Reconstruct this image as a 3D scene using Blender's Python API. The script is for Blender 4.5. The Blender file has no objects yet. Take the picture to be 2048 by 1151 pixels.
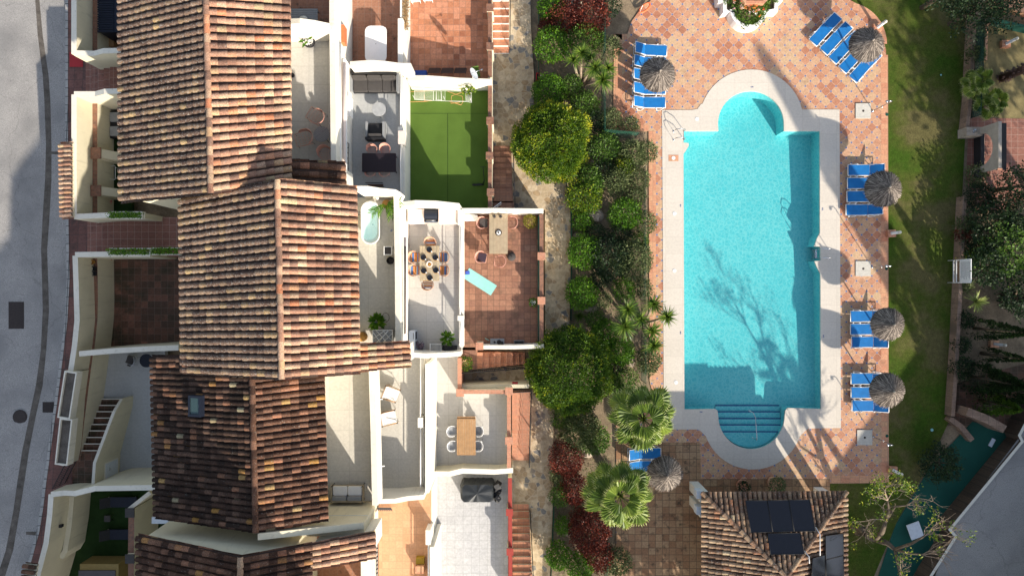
import bpy, math, random
from mathutils import Vector, Matrix, noise
from mathutils.geometry import tessellate_polygon
random.seed(11)
PI = math.pi
scene = bpy.context.scene
C = bpy.data.collections.new("place"); scene.collection.children.link(C)

# ---------------- camera, sky, sun ----------------
H = 40.0; F = 1366.0; CX, CY = 1024.0, 575.5      # camera height in metres, focal length in pixels of the 2048 px frame
cam_d = bpy.data.cameras.new("camera"); cam = bpy.data.objects.new("camera", cam_d); C.objects.link(cam)
cam.location = (0, 0, H); cam.rotation_euler = (0, 0, 0)
cam_d.sensor_width = 36; cam_d.lens = 36 * F / 2048; cam_d.clip_end = 500; cam_d.clip_start = 1
scene.camera = cam
SUN = Vector((0.533 * math.cos(math.radians(26.6)), -0.846 * math.cos(math.radians(26.6)), math.sin(math.radians(26.6)))).normalized()
world = bpy.data.worlds.new("World"); scene.world = world; world.use_nodes = True
nt = world.node_tree; sky = nt.nodes.new("ShaderNodeTexSky"); sky.sky_type = 'NISHITA'; sky.sun_disc = False
sky.sun_elevation = math.radians(26.6); sky.sun_rotation = math.atan2(SUN.x, SUN.y); sky.air_density = 1.0; sky.dust_density = 1.5
hs = nt.nodes.new('ShaderNodeHueSaturation'); hs.inputs['Saturation'].default_value = .72; nt.links.new(sky.outputs[0], hs.inputs['Color']); nt.links.new(hs.outputs[0], nt.nodes["Background"].inputs[0]); nt.nodes["Background"].inputs[1].default_value = 0.145
sl = bpy.data.lights.new("sun", 'SUN'); sl.energy = 5.0; sl.angle = math.radians(0.6); sl.color = (1.0, 0.90, 0.76)
so = bpy.data.objects.new("sun", sl); C.objects.link(so); so.location = SUN * 60; so.rotation_euler = (-SUN).to_track_quat('-Z', 'Y').to_euler()
scene.view_settings.view_transform = 'Standard'; scene.view_settings.look = 'None'; scene.view_settings.exposure = 0.66; scene.view_settings.gamma = 1
try:
    scene.cycles.max_bounces = 6; scene.cycles.transparent_max_bounces = 12; scene.cycles.use_denoising = True
    scene.cycles.caustics_reflective = False; scene.cycles.caustics_refractive = False
except Exception: pass

# ---------------- placing ----------------
def W(px, py, z=0.0):
    d = (H - z) / F
    return Vector(((px - CX) * d, -(py - CY) * d, z))
def SZ(y): return 1.45 - 0.078 * y                  # the street climbs towards the south
def SW(px, py, dz=0.0):
    z = 1.0
    for _ in range(6): z = SZ(W(px, py, z).y) + dz
    return W(px, py, z)
def V2(p, z=None): return Vector((p[0], p[1], p[2] if z is None else z))

# ---------------- mesh builder ----------------
class MB:
    def __init__(s): s.v = []; s.f = []; s.m = []; s.r = []; s.smooth = []
    def add(s, vs, fs, m=0, r=None, sm=False):
        b = len(s.v); s.v += [tuple(v) for v in vs]
        rr = random.random() if r is None else r
        for f in fs: s.f.append([b + i for i in f]); s.m.append(m); s.r.append(rr); s.smooth.append(sm)
    def box(s, x0, y0, z0, x1, y1, z1, m=0, r=None):
        s.add([(x0,y0,z0),(x1,y0,z0),(x1,y1,z0),(x0,y1,z0),(x0,y0,z1),(x1,y0,z1),(x1,y1,z1),(x0,y1,z1)],
              [(0,3,2,1),(4,5,6,7),(0,1,5,4),(1,2,6,5),(2,3,7,6),(3,0,4,7)], m, r)
    def cbox(s, c, sx, sy, sz, rz=0, m=0, r=None, tilt=None):
        M = Matrix.Rotation(rz, 4, 'Z')
        if tilt: M = M @ Matrix.Rotation(tilt[1], 4, tilt[0])
        vs = [Vector(c) + M @ Vector((a*sx/2, b*sy/2, d*sz/2)) for d in (-1,1) for a,b in ((-1,-1),(1,-1),(1,1),(-1,1))]
        s.add(vs, [(0,3,2,1),(4,5,6,7),(0,1,5,4),(1,2,6,5),(2,3,7,6),(3,0,4,7)], m, r)
    def rbox(s, c, sx, sy, sz, rad=.05, rz=0, m=0, top=0.0, r=None, n=4):
        # rounded-corner slab, c = centre of the bottom, top = bevel height
        pts = []
        for cx, cy, a0 in ((sx/2-rad, sy/2-rad, 0), (-sx/2+rad, sy/2-rad, PI/2), (-sx/2+rad, -sy/2+rad, PI), (sx/2-rad, -sy/2+rad, 1.5*PI)):
            for k in range(n+1):
                a = a0 + k*PI/2/n; pts.append((cx+rad*math.cos(a), cy+rad*math.sin(a)))
        M = Matrix.Rotation(rz, 3, 'Z'); c = Vector(c); N = len(pts)
        if top > 0:
            k1 = 1 - top/max(sx,sy)*1.2
            lv = [(1,0),(1,sz-top),(k1,sz)]
        else: lv = [(1,0),(1,sz)]
        vs = [c + M @ Vector((p[0]*k, p[1]*k, z)) for k, z in lv for p in pts]
        fs = [tuple(range(N))[::-1]]
        for l in range(len(lv)-1):
            for i in range(N): j=(i+1)%N; fs.append((l*N+i, l*N+j, (l+1)*N+j, (l+1)*N+i))
        fs.append(tuple(range((len(lv)-1)*N, len(lv)*N)))
        s.add(vs, fs, m, r)
    def prism(s, pts, z0, z1, m=0, r=None, mside=None):
        a = sum(pts[i][0]*pts[(i+1)%len(pts)][1]-pts[(i+1)%len(pts)][0]*pts[i][1] for i in range(len(pts)))
        if a < 0: pts = pts[::-1]
        n = len(pts); vs = [(p[0],p[1],z0) for p in pts] + [(p[0],p[1],z1) for p in pts]
        rr = random.random() if r is None else r
        b = len(s.v)
        s.add(vs, [tuple(range(n,2*n)), tuple(range(n))[::-1]], m, rr)
        for i in range(n): j=(i+1)%n; s.f.append([b+i,b+j,b+n+j,b+n+i]); s.m.append(m if mside is None else mside); s.r.append(rr); s.smooth.append(False)
    def sheet(s, pts, holes=(), m=0, thick=0):
        loops = [[Vector(p) for p in pts]] + [[Vector(p) for p in h] for h in holes]
        flat = [Vector((p.x,p.y,0)) for l in loops for p in l]; full = [p for l in loops for p in l]
        tr = tessellate_polygon([[Vector((p.x,p.y,0)) for p in l] for l in loops])
        fs = []
        for t in tr:
            a,b,c = [flat[i] for i in t]
            fs.append(tuple(t) if (b-a).cross(c-a).z > 0 else tuple(t)[::-1])
        s.add(full, fs, m, .5)
        if thick:
            for l in loops:
                n = len(l); a = sum(l[i].x*l[(i+1)%n].y-l[(i+1)%n].x*l[i].y for i in range(n))
                vs = l + [Vector((p.x,p.y,p.z-thick)) for p in l]
                s.add(vs, [(i,(i+1)%n,n+(i+1)%n,n+i) for i in range(n)], m, .5)
    def tube(s, path, r, n=6, m=0, rr=None, cap=True, r1=None):
        path = [Vector(p) for p in path]; rings = []; up = Vector((0,0,1))
        N = len(path)
        for i,p in enumerate(path):
            d = (path[min(i+1,N-1)]-path[max(i-1,0)]).normalized()
            a = d.cross(up);  a = d.cross(Vector((1,0,0))) if a.length < .1 else a
            a.normalize(); b = d.cross(a); up = b.cross(d) if False else up
            ra = r if r1 is None else r + (r1-r)*i/max(1,N-1)
            rings.append([p + (a*math.cos(2*PI*k/n)+b*math.sin(2*PI*k/n))*ra for k in range(n)])
        vs = [v for ring in rings for v in ring]; fs = []
        for i in range(N-1):
            for k in range(n): k2=(k+1)%n; fs.append((i*n+k,i*n+k2,(i+1)*n+k2,(i+1)*n+k))
        if cap: fs += [tuple(range(n))[::-1], tuple(range((N-1)*n,N*n))]
        s.add(vs, fs, m, rr, True)
    def lathe(s, c, prof, n=20, m=0, r=None, sx=1, sy=1, sm=True):
        c = Vector(c); vs = []; P = len(prof)
        for (ra,z) in prof:
            for k in range(n): a=2*PI*k/n; vs.append(c+Vector((ra*math.cos(a)*sx, ra*math.sin(a)*sy, z)))
        fs = []
        for i in range(P-1):
            for k in range(n): k2=(k+1)%n; fs.append((i*n+k,i*n+k2,(i+1)*n+k2,(i+1)*n+k))
        fs += [tuple(range(n))[::-1], tuple(range((P-1)*n,P*n))]
        s.add(vs, fs, m, r, sm)
    def leaf(s, p, d, up, L, w, m=0, r=None, bend=0):
        d = d.normalized(); sd = d.cross(up);  sd = Vector((1,0,0)) if sd.length < 1e-3 else sd.normalized()
        nn = sd.cross(d)
        mid = p + d*L*.5 + nn*bend*L*.5
        s.add([p, mid+sd*w/2, p+d*L-nn*bend*L*.3, mid-sd*w/2], [(0,1,2,3)], m, r)
    def build(s, name, mats, parent=None, world=True, org=None, smooth=None):
        if not isinstance(mats, (list, tuple)): mats = [mats]
        me = bpy.data.meshes.new(name); o = bpy.data.objects.new(name, me); C.objects.link(o)
        off = Vector((0,0,0))
        if parent is not None:
            o.parent = parent
            if world: off = ABS.get(parent.name, Vector((0,0,0)))
        elif org is not None: off = Vector(org)
        elif s.v:
            xs=[v[0] for v in s.v]; ys=[v[1] for v in s.v]; zs=[v[2] for v in s.v]
            off = Vector(((min(xs)+max(xs))/2,(min(ys)+max(ys))/2,min(zs)))
        if parent is None: o.location = off; ABS[o.name] = off.copy()
        else: ABS[o.name] = off.copy()
        me.from_pydata([(v[0]-off.x,v[1]-off.y,v[2]-off.z) for v in s.v], [], s.f)
        for mt in mats: me.materials.append(mt)
        me.polygons.foreach_set('material_index', s.m)
        sm = s.smooth if smooth is None else [smooth]*len(s.f)
        me.polygons.foreach_set('use_smooth', sm)
        at = me.attributes.new('rnd', 'FLOAT', 'FACE'); at.data.foreach_set('value', s.r)
        me.update(); return o
ABS = {}
def tag(o, label=None, cat=None, group=None, kind=None):
    if label: o['label'] = label
    if cat: o['category'] = cat
    if group: o['group'] = group
    if kind: o['kind'] = kind
    return o
def thing(name, label, cat, loc=(0,0,0), rz=0, group=None):
    o = bpy.data.objects.new(name, None); C.objects.link(o); o.empty_display_size = .1
    o.location = loc; o.rotation_euler = (0,0,rz); ABS[o.name] = Vector(loc)
    return tag(o, label, cat, group)
def kids(o): return list(o.children)
def dup(root, loc, rz, label=None, group=None):
    r = root.copy(); C.objects.link(r); r.location = loc; r.rotation_euler = (0,0,rz)
    if label: r['label'] = label
    if group: r['group'] = group
    for ch in kids(root):
        c = ch.copy(); C.objects.link(c); c.parent = r
        for g in kids(ch):
            d = g.copy(); C.objects.link(d); d.parent = c
    return r
def one(name, mb, mat, label, cat, group=None): return tag(mb.build(name, mat), label, cat, group)
def struct(name, mb, mat): return tag(mb.build(name, mat), kind='structure')

# ---------------- materials ----------------
MT = {}
def base(name, rough=.8, spec=.3, metal=0):
    m = bpy.data.materials.new(name); m.use_nodes = True; MT[name] = m
    b = m.node_tree.nodes['Principled BSDF']; b.inputs['Roughness'].default_value = rough
    b.inputs['Specular IOR Level'].default_value = spec; b.inputs['Metallic'].default_value = metal
    return m, m.node_tree, b
def N(nt, t, **k):
    n = nt.nodes.new(t)
    for a,v in k.items(): setattr(n, a, v)
    return n
def L(nt, a, b): nt.links.new(a, b)
def mth(nt, op, a, b=None, c=None):
    n = N(nt, 'ShaderNodeMath', operation=op)
    for i,x in enumerate((a,b,c)):
        if x is None: continue
        if isinstance(x,(int,float)): n.inputs[i].default_value = x
        else: L(nt, x, n.inputs[i])
    return n.outputs[0]
def ramp(nt, fac, stops, interp='LINEAR'):
    n = N(nt, 'ShaderNodeValToRGB'); n.color_ramp.interpolation = interp
    e = n.color_ramp.elements
    while len(e) < len(stops): e.new(.5)
    for i,(p,c) in enumerate(stops): e[i].position = p; e[i].color = (*c,1)
    L(nt, fac, n.inputs[0]); return n.outputs[0]
def mixc(nt, fac, a, b, mode='MIX'):
    n = N(nt, 'ShaderNodeMix', data_type='RGBA', blend_type=mode)
    for i,x in ((0,fac),(6,a),(7,b)):
        if isinstance(x,(int,float)): n.inputs[i].default_value = x
        elif isinstance(x,tuple): n.inputs[i].default_value = (*x,1)
        else: L(nt, x, n.inputs[i])
    return n.outputs[2]
def pos(nt): return N(nt,'ShaderNodeNewGeometry').outputs['Position']
def noi(nt, scale, detail=3, vec=None, rough=.55, dist=0):
    n = N(nt,'ShaderNodeTexNoise'); n.inputs['Scale'].default_value = scale; n.inputs['Detail'].default_value = detail
    n.inputs['Roughness'].default_value = rough; n.inputs['Distortion'].default_value = dist
    L(nt, vec if vec is not None else pos(nt), n.inputs['Vector']); return n.outputs[0]
def bump(nt, b, h, st=.3, dist=.02):
    n = N(nt,'ShaderNodeBump'); n.inputs['Strength'].default_value = st; n.inputs['Distance'].default_value = dist
    L(nt,h,n.inputs['Height']); L(nt,n.outputs[0],b.inputs['Normal'])
def sc(c,k): return tuple(min(1,x*k) for x in c)
def plain(name, col, rough=.6, var=.12, scale=6, spec=.3, metal=0, bs=0, fine=60):
    m, nt, b = base(name, rough, spec, metal)
    f = noi(nt, scale, 4); g = noi(nt, fine, 2)
    f2 = mth(nt,'ADD', mth(nt,'MULTIPLY',f,.65), mth(nt,'MULTIPLY',g,.35))
    c = ramp(nt, f2, [(.3, sc(col,1-var)), (.7, sc(col,1+var))]); L(nt, c, b.inputs['Base Color'])
    if bs: bump(nt, b, g, bs, .01)
    return m
def plaster(name, col, stain=(.30,.26,.19), amt=.35):
    m, nt, b = base(name, .9, .15)
    p = pos(nt); f = noi(nt, .9, 5, p); g = noi(nt, 25, 3, p)
    mp = N(nt,'ShaderNodeMapping'); mp.inputs['Scale'].default_value = (5,5,.5); L(nt,p,mp.inputs[0])
    s = noi(nt, 1.0, 5, mp.outputs[0], .65)
    c = ramp(nt, f, [(.3, sc(col,.93)), (.7, sc(col,1.04))])
    k = ramp(nt, s, [(.56,(0,0,0)),(.80,(amt,)*3)])
    c = mixc(nt, k, c, stain); c = mixc(nt, ramp(nt, noi(nt, 2.2, 6, p, .7, .8), [(.55,(0,0,0)),(.80,(.35,)*3)]), c, sc(col,.62)); L(nt, c, b.inputs['Base Color']); bump(nt, b, g, .25, .01)
    return m
def rndmat(name, stops, rough=.7, spec=.25, tex=0, tscale=40, trans=0, speck=None, bs=0, weather=False):
    # colour picked per face (leaf, roof tile), varied by noise
    m, nt, b = base(name, rough, spec)
    a = N(nt,'ShaderNodeAttribute'); a.attribute_name = 'rnd'
    c = ramp(nt, a.outputs['Fac'], stops)
    if tex:
        g = noi(nt, tscale, 3); k = ramp(nt, g, [(.3,(1-tex,)*3),(.7,(1+tex*.6,)*3)]); c = mixc(nt, 1.0, c, k, 'MULTIPLY')
        if weather: w = noi(nt, .55, 5, None, .6, .6); c = mixc(nt, 1.0, c, ramp(nt, w, [(.34,(.58,.56,.56)),(.62,(1.12,1.1,1.06))]), 'MULTIPLY')
        if bs: bump(nt, b, g, bs, .02)
    if speck:
        for sp_scale, lo, hi, col in speck:
            g = noi(nt, sp_scale, 4, None, .7); k = ramp(nt, g, [(lo,(0,0,0)),(hi,(1,1,1))]); c = mixc(nt, k, c, col)
    L(nt, c, b.inputs['Base Color'])
    if trans:
        t = N(nt,'ShaderNodeBsdfTranslucent'); L(nt, c, t.inputs[0]); mx = N(nt,'ShaderNodeMixShader'); mx.inputs[0].default_value = trans
        L(nt,b.outputs[0],mx.inputs[1]); L(nt,t.outputs[0],mx.inputs[2]); L(nt,mx.outputs[0],nt.nodes['Material Output'].inputs[0])
    return m
def tiles(name, sx, sy, rot, cols, grout, gw=.03, cabo=None, off=(0,0), rough=.6, dirt=None, brick=False, var=.25, gsoft=None, bs=.3):
    m, nt, b = base(name, rough, .3)
    p = pos(nt); mp = N(nt,'ShaderNodeMapping'); mp.vector_type='TEXTURE'
    mp.inputs['Location'].default_value=(off[0],off[1],0); mp.inputs['Rotation'].default_value=(0,0,rot); mp.inputs['Scale'].default_value=(sx,sy,1)
    L(nt,p,mp.inputs[0]); sp = N(nt,'ShaderNodeSeparateXYZ'); L(nt,mp.outputs[0],sp.inputs[0])
    u, v = sp.outputs[0], sp.outputs[1]
    if brick:
        rowi = mth(nt,'FLOOR',v); u = mth(nt,'ADD',u, mth(nt,'MULTIPLY',mth(nt,'MODULO',rowi,2.0),.5))
    wob = noi(nt, 3.0, 2, p)
    fu, fv = mth(nt,'FRACT',u), mth(nt,'FRACT',v)
    du = mth(nt,'ABSOLUTE',mth(nt,'SUBTRACT',fu,.5)); dv = mth(nt,'ABSOLUTE',mth(nt,'SUBTRACT',fv,.5))
    e = mth(nt,'MAXIMUM',du,dv)                       # .5 at the joint
    cb = N(nt,'ShaderNodeCombineXYZ'); L(nt,mth(nt,'FLOOR',u),cb.inputs[0]); L(nt,mth(nt,'FLOOR',v),cb.inputs[1])
    wn = N(nt,'ShaderNodeTexWhiteNoise'); wn.noise_dimensions='2D'; L(nt,cb.outputs[0],wn.inputs['Vector'])
    big = noi(nt, .35, 2, p)
    val = mth(nt,'ADD',mth(nt,'MULTIPLY',wn.outputs['Value'],.62),mth(nt,'MULTIPLY',mth(nt,'SUBTRACT',big,.35),1.1))
    n = len(cols); c = ramp(nt, val, [(i/max(1,n-1), cols[i]) for i in range(n)])
    g = noi(nt, 9, 4, p, .65); k = ramp(nt, g, [(.3,(1-var,)*3),(.7,(1+var*.5,)*3)]); c = mixc(nt,1.0,c,k,'MULTIPLY')
    if dirt:
        dsc, lo, hi, dcol = dirt; d = noi(nt, dsc, 5, p, .65); c = mixc(nt, ramp(nt,d,[(lo,(0,0,0)),(hi,(.9,.9,.9))]), c, dcol)
    gm = ramp(nt, e, [(.5-gw*1.4,(0,0,0)),(.5-gw*.6,(1,1,1))]); c = mixc(nt, gm, c, grout)
    if cabo:
        rad, ccol = cabo; dd = mth(nt,'ADD',mth(nt,'SUBTRACT',.5,du),mth(nt,'SUBTRACT',.5,dv))
        c = mixc(nt, mth(nt,'LESS_THAN',dd,rad+.035), c, grout); c = mixc(nt, mth(nt,'LESS_THAN',dd,rad), c, ccol)
    L(nt,c,b.inputs['Base Color'])
    bump(nt,b,mth(nt,'SUBTRACT',1.0,gm) if False else g,bs,.01)
    return m
def glass(name, tint, alpha=.3, rough=.05):
    m, nt, b = base(name, rough, .5); b.inputs['Base Color'].default_value=(*tint,1)
    t = N(nt,'ShaderNodeBsdfTransparent'); mx = N(nt,'ShaderNodeMixShader'); mx.inputs[0].default_value=alpha
    L(nt,t.outputs[0],mx.inputs[1]); L(nt,b.outputs[0],mx.inputs[2]); L(nt,mx.outputs[0],nt.nodes['Material Output'].inputs[0]); return m
def mesh_mat(name, col, alpha=.35, cell=.05):
    m, nt, b = base(name, .6, .3); b.inputs['Base Color'].default_value=(*col,1)
    w = N(nt,'ShaderNodeTexWhiteNoise'); t = N(nt,'ShaderNodeBsdfTransparent'); mx = N(nt,'ShaderNodeMixShader')
    g = noi(nt, 1.2, 3); f = mth(nt,'MULTIPLY', mth(nt,'ADD', g, .5), alpha); L(nt,f,mx.inputs[0])
    L(nt,t.outputs[0],mx.inputs[1]); L(nt,b.outputs[0],mx.inputs[2]); L(nt,mx.outputs[0],nt.nodes['Material Output'].inputs[0]); return m

white = plaster('white_plaster', (.78,.75,.67), amt=.42)
cream = plaster('cream_plaster', (.66,.605,.45), amt=.5)
cap_w = plaster('wall_cap', (.74,.70,.60), amt=.5)
bluish = plain('pale_render', (.62,.66,.70), .8)
brickcap = tiles('brick_cap', .22,.11,0,[(.20,.09,.055),(.29,.14,.085),(.24,.12,.08),(.16,.08,.055)],(.18,.12,.09),.05,brick=True,dirt=(3,.52,.72,(.07,.05,.04)))
brickpink = tiles('brick_terracotta', .30,.30,0,[(.40,.18,.11),(.50,.24,.15),(.44,.21,.14)],(.40,.24,.17),.035,dirt=(2.5,.6,.8,(.2,.12,.08)))
soil = plain('soil', (.23,.175,.115), .95, .5, 1.2, bs=.6, fine=12)
asphalt = None
m, nt_, b_ = base('asphalt', .9, .25)
_p = pos(nt_); _a = noi(nt_, 28, 3, _p, .8); _b = noi(nt_, .45, 4, _p); _d = noi(nt_, 9, 4, _p, .75)
_c = ramp(nt_, _a, [(.3,(.20,.19,.18)),(.5,(.33,.315,.30)),(.75,(.56,.53,.49))]); _c = mixc(nt_, ramp(nt_,_b,[(.42,(0,0,0)),(.72,(.75,)*3)]), _c, (.20,.195,.19)); _c = mixc(nt_, ramp(nt_,_d,[(.56,(0,0,0)),(.72,(.6,)*3)]), _c, (.12,.115,.11))
_w = N(nt_,'ShaderNodeTexNoise'); _w.inputs['Scale'].default_value=1.1; _w.inputs['Detail'].default_value=5; L(nt_,_p,_w.inputs['Vector'])
_v1 = N(nt_,'ShaderNodeVectorMath',operation='SCALE'); L(nt_,_w.outputs['Color'],_v1.inputs[0]); _v1.inputs['Scale'].default_value=1.1
_v2 = N(nt_,'ShaderNodeVectorMath',operation='ADD'); L(nt_,_p,_v2.inputs[0]); L(nt_,_v1.outputs[0],_v2.inputs[1])
_ve = N(nt_,'ShaderNodeTexVoronoi',feature='DISTANCE_TO_EDGE'); _ve.inputs['Scale'].default_value=.22; L(nt_,_v2.outputs[0],_ve.inputs['Vector'])
_c = mixc(nt_, ramp(nt_,_ve.outputs['Distance'],[(.0,(.35,)*3),(.006,(0,0,0))]), _c, (.09,.085,.08))
L(nt_,_c,b_.inputs['Base Color']); bump(nt_,b_,_a,.5,.012); asphalt = m
gutter = plain('gutter_patch', (.115,.10,.085), .95, .5, 2.5, bs=.6, fine=18)
kerbm = tiles('kerb_stone', .5,.5,0,[(.36,.35,.33),(.46,.44,.41)],(.08,.08,.08),.04)
sidew = tiles('pavement_tile', .5,.5,.02,[(.13,.060,.048),(.18,.080,.062),(.22,.10,.08),(.09,.055,.045)],(.07,.05,.045),.02,dirt=(1.5,.52,.75,(.05,.035,.03)))
alleyt = tiles('alley_tile', .39,.39,0,[(.22,.095,.07),(.29,.13,.095),(.25,.11,.08)],(.40,.30,.24),.018,dirt=(1.3,.6,.8,(.08,.05,.04)))
mossy = tiles('mossy_terracotta_tile', .38,.38,0,[(.26,.115,.075),(.17,.08,.05),(.10,.055,.035),(.08,.05,.03)],(.16,.12,.09),.02,dirt=(.8,.47,.62,(.045,.038,.02)))
terra = tiles('patio_terracotta', .345,.345,.0,[(.20,.10,.065),(.29,.14,.09),(.35,.18,.115),(.25,.125,.085),(.33,.19,.135)],(.13,.075,.05),.03,dirt=(1.1,.56,.72,(.09,.06,.04)))
terra2 = tiles('terrace_terracotta', .33,.33,.0,[(.30,.11,.06),(.46,.19,.10),(.55,.25,.15),(.38,.16,.09)],(.24,.15,.11),.025,dirt=(1.3,.6,.78,(.14,.08,.05)))
ochre = tiles('ochre_floor_tile', .36,.36,0,[(.52,.27,.14),(.62,.34,.19),(.66,.38,.22)],(.46,.26,.15),.02,var=.15)
terra3 = tiles('brown_terrace_tile', .37,.37,.0,[(.27,.13,.08),(.36,.17,.105),(.32,.16,.10)],(.30,.20,.15),.02,dirt=(2.,.58,.68,(.07,.05,.035)))
slate = tiles('pale_porcelain', .9,.9,0,[(.47,.455,.425),(.51,.495,.465),(.53,.51,.48)],(.37,.355,.33),.010,var=.12,rough=.5,bs=.05)
slate2 = tiles('grey_porcelain', .95,.95,0,[(.40,.41,.41),(.44,.45,.45)],(.34,.35,.35),.006,var=.12,rough=.5,bs=.05)
porc3 = tiles('small_grey_tile', .46,.46,0,[(.42,.42,.43),(.49,.49,.495),(.455,.455,.46)],(.29,.29,.29),.014,var=.2,rough=.5,bs=.05)
limest = tiles('limestone_tile', 1.0,1.0,0,[(.53,.505,.45),(.585,.56,.50)],(.43,.41,.36),.008,var=.14,rough=.55,bs=.05)
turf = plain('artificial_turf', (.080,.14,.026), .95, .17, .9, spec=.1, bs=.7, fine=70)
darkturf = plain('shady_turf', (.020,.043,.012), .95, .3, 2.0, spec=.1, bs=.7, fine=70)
deckt = tiles('pool_deck_tile', .424,.424,PI/4,[(.36,.145,.085),(.46,.21,.125),(.53,.28,.17),(.57,.34,.21),(.55,.38,.23),(.57,.30,.19)],(.58,.41,.30),.022,cabo=(.15,(.07,.15,.34)),off=(0.09,0.11),dirt=(.9,.56,.80,(.26,.14,.085)),var=.28)
borderh = tiles('deck_border_brick', .55,.30,0,[(.52,.22,.13),(.62,.32,.19),(.60,.36,.20)],(.36,.22,.15),.02,dirt=(1,.6,.8,(.28,.16,.1)))
oldtile = tiles('old_square_tile', .40,.40,0,[(.24,.12,.06),(.34,.19,.10),(.42,.27,.15),(.28,.16,.09)],(.10,.07,.045),.03,dirt=(2.2,.54,.68,(.07,.05,.033)))
coping = tiles('coping_stone', 1.0,1.0,0,[(.58,.53,.46),(.64,.585,.51)],(.48,.42,.36),.006,var=.10,rough=.6,dirt=(1.4,.66,.86,(.5,.36,.25)),bs=.1)
# flagstone
m, nt_, b_ = base('flagstone', .85, .25)
_p = pos(nt_); vo = N(nt_,'ShaderNodeTexVoronoi'); vo.inputs['Scale'].default_value=3.1; vo.inputs['Randomness'].default_value=.85
ve = N(nt_,'ShaderNodeTexVoronoi',feature='DISTANCE_TO_EDGE'); ve.inputs['Scale'].default_value=3.1; ve.inputs['Randomness'].default_value=.85
wv = N(nt_,'ShaderNodeMixRGB'); nn = N(nt_,'ShaderNodeTexNoise'); nn.inputs['Scale'].default_value=1.5; L(nt_,_p,nn.inputs['Vector'])
va = N(nt_,'ShaderNodeVectorMath',operation='SCALE'); L(nt_,nn.outputs['Color'],va.inputs[0]); va.inputs['Scale'].default_value=.25
vb = N(nt_,'ShaderNodeVectorMath',operation='ADD'); L(nt_,_p,vb.inputs[0]); L(nt_,va.outputs[0],vb.inputs[1])
L(nt_,vb.outputs[0],vo.inputs['Vector']); L(nt_,vb.outputs[0],ve.inputs['Vector'])
sr = N(nt_,'ShaderNodeSeparateColor'); L(nt_,vo.outputs['Color'],sr.inputs[0])
_c = ramp(nt_,sr.outputs[0],[(0,(.16,.16,.16)),(.08,(.25,.235,.21)),(.14,(.34,.25,.155)),(.45,(.46,.36,.235)),(.75,(.56,.46,.32)),(1,(.36,.25,.14))])
_g = noi(nt_,6,4,_p,.7); _c = mixc(nt_,1.0,_c,ramp(nt_,_g,[(.3,(.7,)*3),(.7,(1.2,)*3)]),'MULTIPLY')
_c = mixc(nt_,ramp(nt_,ve.outputs['Distance'],[(.02,(1,1,1)),(.06,(0,0,0))]),_c,(.47,.38,.27)); L(nt_,_c,b_.inputs['Base Color']); bump(nt_,b_,_g,.6,.02); flag = m
nt_.nodes.remove(wv)
# lawn
m, nt_, b_ = base('lawn_grass', .95, .1)
_p = pos(nt_); _a = noi(nt_,30,3,_p,.8); _b = noi(nt_,.35,4,_p,.6); _d = noi(nt_,4,4,_p,.7)
_c = ramp(nt_,_b,[(.36,(.048,.096,.010)),(.50,(.080,.100,.020)),(.62,(.125,.112,.045))]); _c = mixc(nt_,1.0,_c,ramp(nt_,_a,[(.3,(.55,)*3),(.7,(1.45,)*3)]),'MULTIPLY')
_c = mixc(nt_,1.0,_c,ramp(nt_,_d,[(.3,(.75,)*3),(.7,(1.2,)*3)]),'MULTIPLY'); L(nt_,_c,b_.inputs['Base Color']); bump(nt_,b_,_a,1.0,.04); lawnm = m
drygrass = plain('dry_grass', (.20,.165,.075), .95, .45, 2, bs=1.0, fine=28)
# pool
poolfloor = plain('pool_mosaic', (.155,.565,.58), .5, .06, 4)
stripe = plain('dark_blue_stripe', (.01,.05,.20), .4)
m, nt_, b_ = base('pool_water', .03, .5)
_p = pos(nt_); nn = N(nt_,'ShaderNodeTexNoise'); nn.inputs['Scale'].default_value=1.3; nn.inputs['Detail'].default_value=3; L(nt_,_p,nn.inputs['Vector'])
va = N(nt_,'ShaderNodeVectorMath',operation='SCALE'); L(nt_,nn.outputs['Color'],va.inputs[0]); va.inputs['Scale'].default_value=.55
vb = N(nt_,'ShaderNodeVectorMath',operation='ADD'); L(nt_,_p,vb.inputs[0]); L(nt_,va.outputs[0],vb.inputs[1])
def light_web(scale, lo, hi):
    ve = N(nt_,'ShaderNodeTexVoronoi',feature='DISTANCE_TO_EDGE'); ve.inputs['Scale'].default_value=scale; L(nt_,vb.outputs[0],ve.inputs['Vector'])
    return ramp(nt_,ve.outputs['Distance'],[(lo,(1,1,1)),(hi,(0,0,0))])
w1 = light_web(4.4,.0,.18); w2 = light_web(8.0,.0,.18)
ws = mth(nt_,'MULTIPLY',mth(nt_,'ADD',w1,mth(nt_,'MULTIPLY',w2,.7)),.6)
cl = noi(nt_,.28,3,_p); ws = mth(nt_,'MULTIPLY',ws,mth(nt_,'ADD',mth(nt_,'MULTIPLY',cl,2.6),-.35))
tc = ramp(nt_,ws,[(.05,(.56,.86,.90)),(.60,(1.0,1.0,1.0))])  # ripple light on the pool floor, painted as a web into the water's tint
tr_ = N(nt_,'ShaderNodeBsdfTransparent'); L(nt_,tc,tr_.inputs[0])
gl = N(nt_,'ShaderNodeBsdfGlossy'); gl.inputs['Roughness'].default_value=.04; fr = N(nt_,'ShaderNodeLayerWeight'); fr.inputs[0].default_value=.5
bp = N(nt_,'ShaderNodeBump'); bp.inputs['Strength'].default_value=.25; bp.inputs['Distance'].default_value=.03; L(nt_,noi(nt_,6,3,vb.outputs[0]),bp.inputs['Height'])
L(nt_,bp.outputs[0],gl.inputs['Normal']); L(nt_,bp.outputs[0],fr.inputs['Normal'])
frs = mth(nt_,'ADD',mth(nt_,'MULTIPLY',mth(nt_,'POWER',fr.outputs['Facing'],5.0),.6),.02)
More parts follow.
